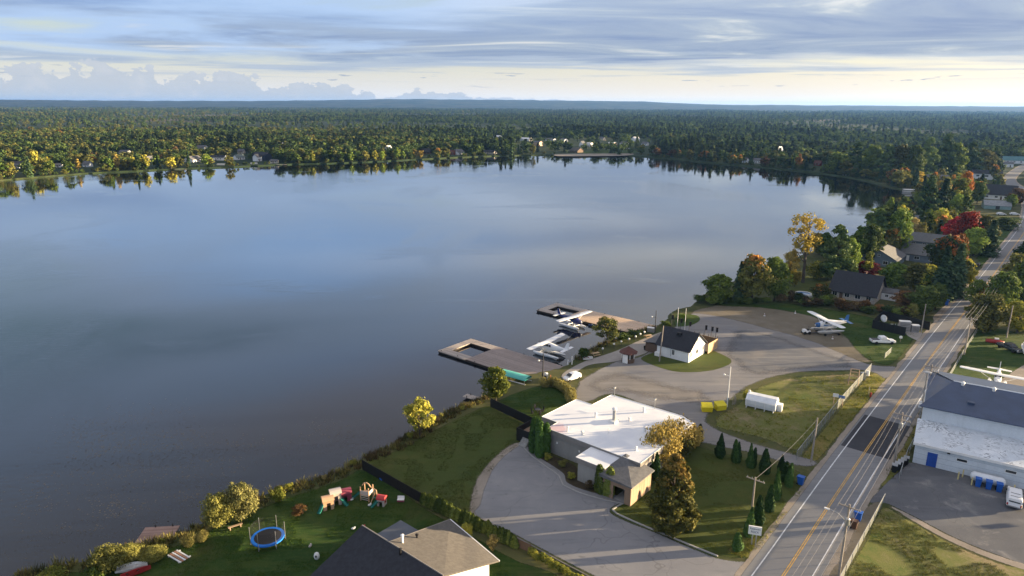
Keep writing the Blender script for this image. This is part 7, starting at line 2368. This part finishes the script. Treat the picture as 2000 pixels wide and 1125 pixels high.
for px, py, lab, L in ((433, 325, 'white boat moored before the bungalow', 8), (497, 323, 'pale boat moored before the navy house', 7), (674, 312.5, 'left of two white boats moored together', 7), (688, 312.5, 'right of two white boats moored together', 7), (735, 311.5, 'flat pale raft boat at the far shore', 10), (872, 307.5, 'white boat moored before the white chalet', 7), (1545, 331, 'white boat at the right shore', 7), (1653, 344.5, 'small white boat under the right woods', 6)):
    shore_boat(px, py, lab, L, 0, HULLW if px < 900 else None)
for px, py, L, lab in ((765, 311, 12, 'pale wooden dock below the silo like house'), (800, 309.5, 10, 'pale wooden dock left of the brown cottage'), (540, 323, 9, 'pale dock at the boathouse'), (1440, 322, 14, 'pale dock before the right shore houses'), (245, 333, 9, 'low pale dock on the left shore'), (340, 332, 10, 'sandy landing dock left of the grey gabled cottage'), (1763, 372, 16, 'dock with boats in the bay')):
    g = G(px, py, 0.0)
    jetty('shore_dock', lab, g, g + Vector((L, 1.5, 0)), 2.2, DOCK_GREY, .7, 2)
pontoon('dark pontoon boat at the bay dock', G(1775, 376, 0.0), R(-10), HULLW, 8)
for i, px in enumerate((1204, 1212, 1221, 1230)):
    small_car('pale car parked on the village shore street', G(px, 291), R(10 * i), CARW if i % 2 else pm('car_paint_silver', (0.45, 0.46, 0.48), .3), 4.4, 'cars on the village shore street')

SH = random.Random(33)
acc = 0.0
nfar = 0
cols_l = ['yellowgreen', 'olive', 'olive', 'green', 'bright', 'green', 'bright', 'gold', 'olive', 'dark', 'turning', 'yellowgreen']
cols_r = ['green', 'dark', 'olive', 'green', 'dark', 'turning', 'rust', 'olive']
desc = dict(yellowgreen='yellow green', olive='olive', green='green', bright='light green', turning='orange tinted', gold='golden', dark='dark green', orange='orange', rust='rusty brown', spruce='dark', pine='green')
hxy = [(o.location.x, o.location.y) for o in C.objects if o.name.startswith(('shore_house', 'shore_shed', 'lake_pavilion'))]
for i in range(1, len(far_line)):
    a, b = Vector(far_line[i - 1]), Vector(far_line[i])
    acc += (b - a).length
    if acc < 7.5:
        continue
    acc = 0.0
    fx, fy = proj(b.x, b.y, 1)
    if fx < -60 or fx > 1760:
        continue
    d = (b - a).normalized()
    nn = Vector((d.y, -d.x))                # away from the water
    if inside(LAKE, [b.x + nn.x * 4], [b.y + nn.y * 4])[0]:
        nn = -nn
    for row in range(2):
        q = b + nn * (SH.uniform(1.5, 5) + row * SH.uniform(9, 14)) + d * SH.uniform(-3, 3)
        px_, py_ = proj(q.x, q.y, 1)
        if SH.random() < (.25 if fx < 1060 else .12) or (1085 < px_ < 1320 and SH.random() < .82):
            continue
        if any((q.x - x2) ** 2 + (q.y - y2) ** 2 < 9.5 ** 2 for x2, y2 in hxy) or nfar >= 285:
            continue
        # keep the view of a house open
        if any(abs(proj(x2, y2, 1)[0] - px_) < 9 and y2 > q.y - 4 for x2, y2 in hxy) and SH.random() < .97:
            continue
        left = fx < 1000
        r_ = SH.random()
        if r_ < (.18 if left else .34):
            kd, mt, h, w_ = 'small_spruce', 'spruce', SH.uniform(9, 16), SH.uniform(4.5, 6)
        elif r_ < .5:
            kd, mt, h, w_ = 'small_poplar', SH.choice(cols_l if left else cols_r), SH.uniform(9, 15), SH.uniform(5, 8)
        else:
            kd, mt, h, w_ = 'small_maple', SH.choice(cols_l if left else cols_r), SH.uniform(8, 14), SH.uniform(8.5, 13)
        side = 'far left shore' if fx < 560 else 'far middle shore' if fx < 1250 else 'far right shore'
        nm = {'small_spruce': 'shore_spruce', 'small_poplar': 'shore_birch', 'small_maple': 'shore_tree'}[kd]
        plant(kd, Vector((q.x, q.y, LAND)), h, w_, mt, nm, f"{desc[mt]} {nm.split('_')[1]} at the water's edge of the {side}", 'tree', f'trees lining the {side}')
        nfar += 1
for px, ty in ((262, 298), (283, 300), (97, 300), (72, 282)):
    T('small_poplar', px, 336 - px * .02, ty, 14, 'yellowgreen', 'shore_birch', f"slim yellow green poplar at the left shore, {'by the red cabin' if px < 80 else 'right of the red cabin' if px < 150 else 'left of a pair' if px < 270 else 'right of a pair'}", 'tree')

# ------------------------------------------------------------------ the far forest, one mass
FR = np.random.default_rng(11)
pcol = bpy.data.collections.new('forest_tree_kinds')


FARL = dict(spruce=leaf_mat('far_spruce', (0.022, 0.040, 0.022), (0.046, 0.072, 0.034), transl=.1, var=.2), pine=leaf_mat('far_pine', (0.040, 0.066, 0.026), (0.085, 0.115, 0.038), transl=.1, var=.2),
            dark=leaf_mat('far_dark', (0.032, 0.060, 0.024), (0.060, 0.096, 0.034), var=.2), green=leaf_mat('far_green', (0.055, 0.092, 0.026), (0.105, 0.150, 0.038), var=.2), olive=leaf_mat('far_olive', (0.085, 0.095, 0.030), (0.140, 0.146, 0.044), var=.2),
            yellowgreen=leaf_mat('far_yellow_green', (0.115, 0.122, 0.030), (0.185, 0.178, 0.044), var=.2), rust=leaf_mat('far_rust', (0.10, 0.065, 0.030), (0.17, 0.10, 0.045), var=.2), turning=leaf_mat('far_turning', (0.13, 0.085, 0.026), (0.22, 0.12, 0.035), var=.2))


def fproto(name, me, mt):
    me.materials.append(FARL[mt])
    o = bpy.data.objects.new(name, me)
    pcol.objects.link(o)


def far_tree(seed, n1, n2, leaf, h, r, z0, top):
    return crown_round('far_crown', seed, n1 + 8, n2 + 5, leaf * .62, h, r, z0, top, .45, .36)


kinds = [('a_spruce', crown_tiers('far_spruce', 91, 11, 6, 2, .9, 12, 2.2), 'spruce'), ('b_spruce', crown_tiers('far_spruce', 92, 11, 6, 2, .9, 13, 2.5), 'pine'), ('c_dark', far_tree(93, 14, 9, 1.0, 11, 3.8, 1.5, .5), 'dark'),
         ('d_green', far_tree(94, 14, 9, 1.0, 11, 3.8, 1.5, .5), 'green'), ('e_olive', far_tree(95, 14, 9, 1.0, 10, 3.6, 1.2, .5), 'olive'), ('f_yellow', far_tree(96, 14, 9, 1.0, 10, 3.4, 1.2, .5), 'yellowgreen'),
         ('g_rust', far_tree(97, 14, 9, 1.0, 9, 3.4, 1.2, .5), 'rust'), ('h_orange', far_tree(98, 14, 9, 1.0, 9.5, 3.3, 1.2, .5), 'turning')]
for nm, me, mt in kinds:
    fproto(nm, me, mt)


def vnoise(x, y, sc, seed):
    """cheap value noise for picking species"""
    g = np.random.default_rng(seed).uniform(0, 1, (64, 64))
    X, Y_ = x / sc, y / sc
    i, j = np.floor(X).astype(int), np.floor(Y_).astype(int)
    fx_, fy_ = X - i, Y_ - j
    fx_, fy_ = fx_ * fx_ * (3 - 2 * fx_), fy_ * fy_ * (3 - 2 * fy_)
    A = lambda a, b: g[a % 64, b % 64]
    return (A(i, j) * (1 - fx_) + A(i + 1, j) * fx_) * (1 - fy_) + (A(i, j + 1) * (1 - fx_) + A(i + 1, j + 1) * fx_) * fy_


PT = []
for r0, r1, area in ((360, 1500, 74), (1500, 3200, 190), (3200, 7600, 720)):
    th = R(47)
    n = int(th * (r1 ** 2 - r0 ** 2) / area)
    rr = np.sqrt(FR.uniform(r0 ** 2, r1 ** 2, n))
    an = FR.uniform(-th, th, n)
    PT.append(np.stack([rr * np.sin(an), rr * np.cos(an)], 1))
PT = np.concatenate(PT)
nbig = len(PT)
UG = []
for i in range(1, len(far_line)):
    a, b = Vector(far_line[i - 1]), Vector(far_line[i])
    d = (b - a).normalized()
    nn = Vector((d.y, -d.x))
    if inside(LAKE, [b.x + nn.x * 4], [b.y + nn.y * 4])[0]:
        nn = -nn
    for _ in range(5):
        q = a.lerp(b, FR.uniform()) + nn * FR.uniform(.6, 9)
        UG.append((q.x, q.y))
UG = np.array(UG)
x, y = PT[:, 0], PT[:, 1]
lake_in = inside([(a, b) for a, b in LAKE], x, y)
ok = ~lake_in
for dx_, dy_ in ((0, -9), (7, -5), (-7, -5), (9, 3), (-9, 3)):
    ok &= ~inside(LAKE, x + dx_, y + dy_)
f_ = y * _cp + (CAM_Z - 1) * _sp
pxs = 1000 + x / f_ * FPX
pys = 562.5 + (-y * _sp + (CAM_Z - 1) * _cp) / f_ * FPX
dS = (x - ORG.x) * EX.x + (y - ORG.y) * EX.y
dT = (x - ORG.x) * EY.x + (y - ORG.y) * EY.y
cT = np.interp(dS, [q[0] for q in rc], [q[1] for q in rc])
ok &= ~((np.abs(dT - cT) < 13) & (dS < 1100))
ok &= ~((dS < 420) & (dT > -20) & (dT < 130))
ok &= ~((pxs > 1740) & (pxs < 2100) & (pys > 318) & (dT > -40) & (FR.uniform(0, 1, len(x)) < .85))
ok &= ~((y < 330) & (x > 0) & (dT > -25))
for hx2, hy2 in hxy + houses_xy:
    wide_ = 11 if (hx2, hy2) in hxy else 8
    D2_ = (x - hx2) ** 2 + (y - hy2) ** 2
    ok &= D2_ > 11 ** 2
    gx, gy = hx2 / math.hypot(hx2, hy2), hy2 / math.hypot(hx2, hy2)
    al = (x - hx2) * gx + (y - hy2) * gy
    ac = np.abs(-(x - hx2) * gy + (y - hy2) * gx)
    ok &= ~((al < 0) & (al > -85) & (ac < wide_))
vill = (pxs > 1000) & (pxs < 1290) & (pys > 268) & (pys < 302)
ok &= ~(vill & (FR.uniform(0, 1, len(x)) < .86))
bog = vnoise(x * 2.0, y, 900, 2)
dist = np.hypot(x, y)
ok &= ~((bog > .64) & (dist > 1150) & (FR.uniform(0, 1, len(x)) < .85))
x, y, dist, pxs = x[ok], y[ok], dist[ok], pxs[ok]
nbig = len(x)
ugp = np.array([proj(a, b, 1)[0] for a, b in UG])
hpx = np.array([proj(a, b, 1)[0] for a, b in hxy])
keep = ~((ugp > 1085) & (ugp < 1245)) & ((np.abs(ugp[:, None] - hpx[None, :]).min(1) > 8) | (FR.uniform(0, 1, len(ugp)) < .12))
UG, ugp = UG[keep], ugp[keep]
x, y, dist, pxs = np.concatenate([x, UG[:, 0]]), np.concatenate([y, UG[:, 1]]), np.concatenate([dist, np.hypot(UG[:, 0], UG[:, 1])]), np.concatenate([pxs, ugp])
n = len(x)
sp = vnoise(x, y, 190, 3) * .6 + vnoise(x, y, 60, 4) * .35 + FR.uniform(0, 1, n) * .2
warm = vnoise(x, y, 300, 5) * .55 + vnoise(x, y, 90, 6) * .35 + FR.uniform(0, .3, n) + np.clip((900 - pxs) / 2500, -.2, .25) - np.clip((dist - 900) / 4000, 0, .25)
idx = np.where(sp > .80, FR.integers(0, 2, n), np.where(warm > .93, FR.choice([5, 4, 4, 6, 3, 5, 7], n), np.where(warm > .55, FR.choice([4, 3, 3, 4, 3, 5], n), FR.choice([2, 3, 3, 0], n))))
sc = FR.uniform(.6, 1.35, n) * (.66 + .5 * vnoise(x, y, 110, 7)) * np.where(dist > 3200, 1.35, 1.0)
sc[nbig:] *= FR.uniform(.16, .42, n - nbig)
idx[nbig:] = FR.choice([2, 3, 3, 4, 4, 5], n - nbig)
me = bpy.data.meshes.new('forest')
me.from_pydata(np.stack([x, y, np.full(n, LAND)], 1).tolist(), [], [])
me.attributes.new('kind_index', 'INT', 'POINT').data.foreach_set('value', idx.astype(np.int32))
me.attributes.new('tree_scale', 'FLOAT_VECTOR', 'POINT').data.foreach_set('vector', np.stack([sc * FR.uniform(.85, 1.15, n) * 1.35, sc * 1.35, sc], 1).astype(np.float32).ravel())
me.attributes.new('tree_turn', 'FLOAT', 'POINT').data.foreach_set('value', FR.uniform(0, 6.28, n).astype(np.float32))
fo = link('forest', me)
tag(fo, 'mixed autumn forest stretching from the far shore to the hills', 'forest', kind='stuff')
ng = bpy.data.node_groups.new('forest_scatter', 'GeometryNodeTree')
ng.interface.new_socket('Geometry', in_out='INPUT', socket_type='NodeSocketGeometry')
ng.interface.new_socket('Geometry', in_out='OUTPUT', socket_type='NodeSocketGeometry')
gi, go = ng.nodes.new('NodeGroupInput'), ng.nodes.new('NodeGroupOutput')
iop = ng.nodes.new('GeometryNodeInstanceOnPoints')
ci = ng.nodes.new('GeometryNodeCollectionInfo')
ci.inputs[0].default_value = pcol
ci.inputs['Separate Children'].default_value = True
ci.inputs['Reset Children'].default_value = True


def nattr(nm, ty):
    nd = ng.nodes.new('GeometryNodeInputNamedAttribute')
    nd.data_type = ty
    nd.inputs[0].default_value = nm
    return nd.outputs['Attribute']


ng.links.new(gi.outputs[0], iop.inputs['Points'])
ng.links.new(ci.outputs[0], iop.inputs['Instance'])
iop.inputs['Pick Instance'].default_value = True
ng.links.new(nattr('kind_index', 'INT'), iop.inputs['Instance Index'])
cx_n = ng.nodes.new('ShaderNodeCombineXYZ')
ng.links.new(nattr('tree_turn', 'FLOAT'), cx_n.inputs[2])
er = ng.nodes.new('FunctionNodeEulerToRotation')
ng.links.new(cx_n.outputs[0], er.inputs[0])
ng.links.new(er.outputs[0], iop.inputs['Rotation'])
ng.links.new(nattr('tree_scale', 'FLOAT_VECTOR'), iop.inputs['Scale'])
ng.links.new(iop.outputs[0], go.inputs[0])
md = fo.modifiers.new('scatter', 'NODES')
md.node_group = ng

# ------------------------------------------------------------------ rough growth along the near shore, field tufts, lily pads
def blades(name, pts, hs, mat, rng, per=9, spread=.35, wid=.05):
    V, F, A = [], [], []
    for (x_, y_), h in zip(pts, hs):
        c = rng.uniform(.1, .9)
        for _ in range(per):
            a, l = rng.uniform(0, 6.28), rng.uniform(0, spread)
            bx_, by_ = x_ + math.cos(a) * l, y_ + math.sin(a) * l
            a2 = rng.uniform(0, 6.28)
            hh = h * rng.uniform(.6, 1.15)
            tx, ty_ = bx_ + math.cos(a) * hh * .35, by_ + math.sin(a) * hh * .35
            w2 = wid * rng.uniform(.7, 1.4)
            k = len(V)
            V += [(bx_ - math.cos(a2) * w2, by_ - math.sin(a2) * w2, LAND - .05), (bx_ + math.cos(a2) * w2, by_ + math.sin(a2) * w2, LAND - .05), (tx, ty_, LAND + hh)]
            F.append((k, k + 1, k + 2))
            v = min(1, max(0, c + rng.normal() * .2))
            A += [v, v, v]
    me = bpy.data.meshes.new(name)
    me.from_pydata(V, [], F)
    me.attributes.new('v', 'FLOAT', 'POINT').data.foreach_set('value', np.array(A, np.float32))
    me.materials.append(LF[mat])
    return link(name, me)


BR = np.random.default_rng(8)
sp_pts = {'reed': ([], []), 'brown': ([], []), 'olive': ([], [])}
for i in range(len(near_line) - 1):
    p, q = Vector(near_line[i]), Vector(near_line[i + 1])
    px_, py_ = proj(p.x, p.y, 1)
    if py_ < 640 or (1000 < px_ < 1120 and py_ < 760):
        continue
    d = (q - p).normalized()
    nn = Vector((-d.y, d.x))
    if inside(LAKE, [p.x + nn.x * 2], [p.y + nn.y * 2])[0]:
        nn = -nn
    wide = 2.4 if py_ > 800 else 1.6
    for _ in range(16 if py_ > 780 else 8):
        o_ = BR.uniform(-.2, wide)
        z_ = p + d * BR.uniform(0, 1.3) + nn * o_
        k = BR.choice(['reed', 'brown', 'olive'], p=[.45, .25, .30] if px_ < 700 else [.2, .5, .3])
        sp_pts[k][0].append((z_.x, z_.y))
        sp_pts[k][1].append(BR.uniform(.35, .95) * (1.2 if o_ < 1 else .8))
for k, nm in (('reed', 'shore_reeds'), ('brown', 'shore_brush'), ('olive', 'shore_weeds')):
    tag(blades(nm, *sp_pts[k], k, BR, 11, .5, .07), {'reed': 'straw coloured reeds along the near shoreline', 'brown': 'brown brush along the near shoreline', 'olive': 'olive weeds along the near shoreline'}[k], 'undergrowth', kind='stuff')
n = 0
for i in range(0, len(near_line) - 1, 4):
    p = Vector(near_line[i])
    px_, py_ = proj(p.x, p.y, 1)
    if py_ < 775 or py_ > 1060 or (990 < px_):
        continue
    q = Vector(near_line[i + 1])
    d = (q - p).normalized()
    nn = Vector((-d.y, d.x))
    if inside(LAKE, [p.x + nn.x * 2], [p.y + nn.y * 2])[0]:
        nn = -nn
    z_ = p + nn * rnd.uniform(.3, 1.4)
    plant('bush', Vector((z_.x, z_.y, LAND)), rnd.uniform(.6, 1.3), rnd.uniform(1.0, 1.9), rnd.choice(['brown', 'olive', 'rust', 'yellowgreen'] if px_ > 700 else ['olive', 'yellowgreen', 'straw']), 'shoreline_bush', 'low bush in the strip along the near shoreline', 'bush', 'bushes along the near shoreline', stem='stem')
    n += 1


def tufts(name, loop_px, count, hlo, hhi, mat, label, per=7):
    lp = [G(*p)[:2] for p in loop_px]
    xs, ys = [p[0] for p in lp], [p[1] for p in lp]
    X = BR.uniform(min(xs), max(xs), count * 4)
    Y2 = BR.uniform(min(ys), max(ys), count * 4)
    k = inside(lp, X, Y2) & (vnoise(X * 1.0, Y2 * 1.0, 2.2, 9) > .42)
    pts = list(zip(X[k][:count], Y2[k][:count]))
    tag(blades(name, pts, BR.uniform(hlo, hhi, len(pts)), mat, BR, per, .25, .035), label, 'grass', kind='stuff')


tufts('field_tufts', [(1400, 832), (1398, 812), (1430, 800), (1530, 800), (1560, 740), (1690, 732), (1556, 890), (1480, 862)], 1700, .12, .34, 'yellowgreen', 'uneven tufts of yellowing grass in the dry field')
tufts('verge_tufts', [(1702, 732), (1726, 742), (1690, 790), (1640, 848), (1600, 895), (1568, 895), (1640, 806)], 1500, .15, .42, 'yellowgreen', 'long yellow grass on the verge along the fence')
tufts('lawn_edge_tufts', [(1562, 955), (1570, 955), (1520, 1026), (1466, 1092), (1420, 1082), (1500, 1040)], 800, .1, .28, 'yellowgreen', 'long grass at the road edge of the front lawn')
tufts('dry_lawn_tufts', [(1722, 995), (1775, 1018), (1850, 1060), (1990, 1112), (1990, 1180), (1640, 1180), (1690, 1060)], 2200, .08, .24, 'olive', 'dry grass tufts on the bottom right lawn')
tufts('ditch_tufts', [(1722, 938), (1744, 942), (1790, 866), (1830, 765), (1815, 770), (1760, 870)], 700, .2, .6, 'olive', 'long grass in the ditch beside the hangar')
tufts('hangar_strip_tufts', [(1846, 752), (1880, 752), (1932, 760), (1925, 768), (1850, 764)], 500, .2, .5, 'yellowgreen', 'bright long grass strip behind the hangar')

tufts('play_lawn_blades', [(250, 1100), (345, 1066), (450, 1016), (565, 972), (668, 937), (715, 920), (822, 985), (1000, 1090), (1000, 1180), (200, 1180)], 15000, .07, .15, 'blade', 'short mown grass of the play lawn', 5)
tufts('lakeside_lawn_blades', [(716, 912), (850, 840), (955, 794), (1040, 838), (1015, 866), (936, 945), (924, 1000), (822, 975)], 6000, .06, .13, 'blade_dry', 'short mown grass of the lakeside lawn', 5)
tufts('front_lawn_blades', [(1205, 998), (1262, 957), (1330, 884), (1400, 886), (1545, 918), (1570, 940), (1472, 1080), (1402, 1084)], 8000, .06, .13, 'blade_dry', 'short mown grass of the front lawn', 5)
tufts('terrace_lawn_blades', [(972, 790), (1020, 764), (1085, 756), (1112, 785), (1085, 812), (1040, 826)], 2600, .06, .13, 'blade', 'short mown grass of the terrace lawn', 5)
tufts('yard_lawn_blades', [(1400, 598), (1560, 596), (1700, 620), (1795, 652), (1750, 708), (1710, 708), (1660, 670), (1560, 606)], 5000, .07, .15, 'blade', 'short grass beside the trailer plane', 5)
LP = np.random.default_rng(4)
V, F = [], []
cl = [(LP.uniform(0, 430), LP.uniform(880, 1060)) for _ in range(26)] + [(LP.uniform(150, 720), LP.uniform(800, 920)) for _ in range(20)]
cl = [G(a, b, .012) for a, b in cl]
for c in cl:
    s_ = LP.uniform(1.2, 3.2)
    for _ in range(int(LP.uniform(30, 90))):
        x_, y_ = c.x + LP.normal() * s_ * 1.6, c.y + LP.normal() * s_
        r_ = LP.uniform(.05, .14)
        k = len(V)
        a0 = LP.uniform(0, 6.28)
        V += [(x_ + r_ * math.cos(a0 + q * .9), y_ + r_ * math.sin(a0 + q * .9), .010 + .004 * (k % 3)) for q in range(6)]
        F.append(tuple(range(k, k + 6)))
kp_ = inside(LAKE, [V[f[0]][0] for f in F], [V[f[0]][1] for f in F])
me = bpy.data.meshes.new('lily_pads')
me.from_pydata(V, [], [f for f, k in zip(F, kp_) if k])
me.materials.append(pm('lily_leaf', (0.075, 0.068, 0.056), .5, .3, 3.0))
tag(link('lily_pads', me), 'scattered brownish lily pads floating off the near shore', 'lily pads', kind='stuff')

# ------------------------------------------------------------------ air
me = MB().box(-OUT - 300, OUT + 300, -700, OUT + 300, -1.6, 142).mesh('haze')
hz = link('haze', me)
hz['kind'] = 'stuff'
hz.display_type = 'WIRE'
m, nt = new_mat('haze_air')
pv = nt.n('ShaderNodeVolumePrincipled')
pv.inputs['Color'].default_value = (0.20, 0.44, 1.0, 1)
pv.inputs['Density'].default_value = 3.6e-5
pv.inputs['Anisotropy'].default_value = 0.3
o_ = nt.n('ShaderNodeOutputMaterial')
nt.put(o_.inputs['Volume'], pv.outputs[0])
me.materials.append(m)
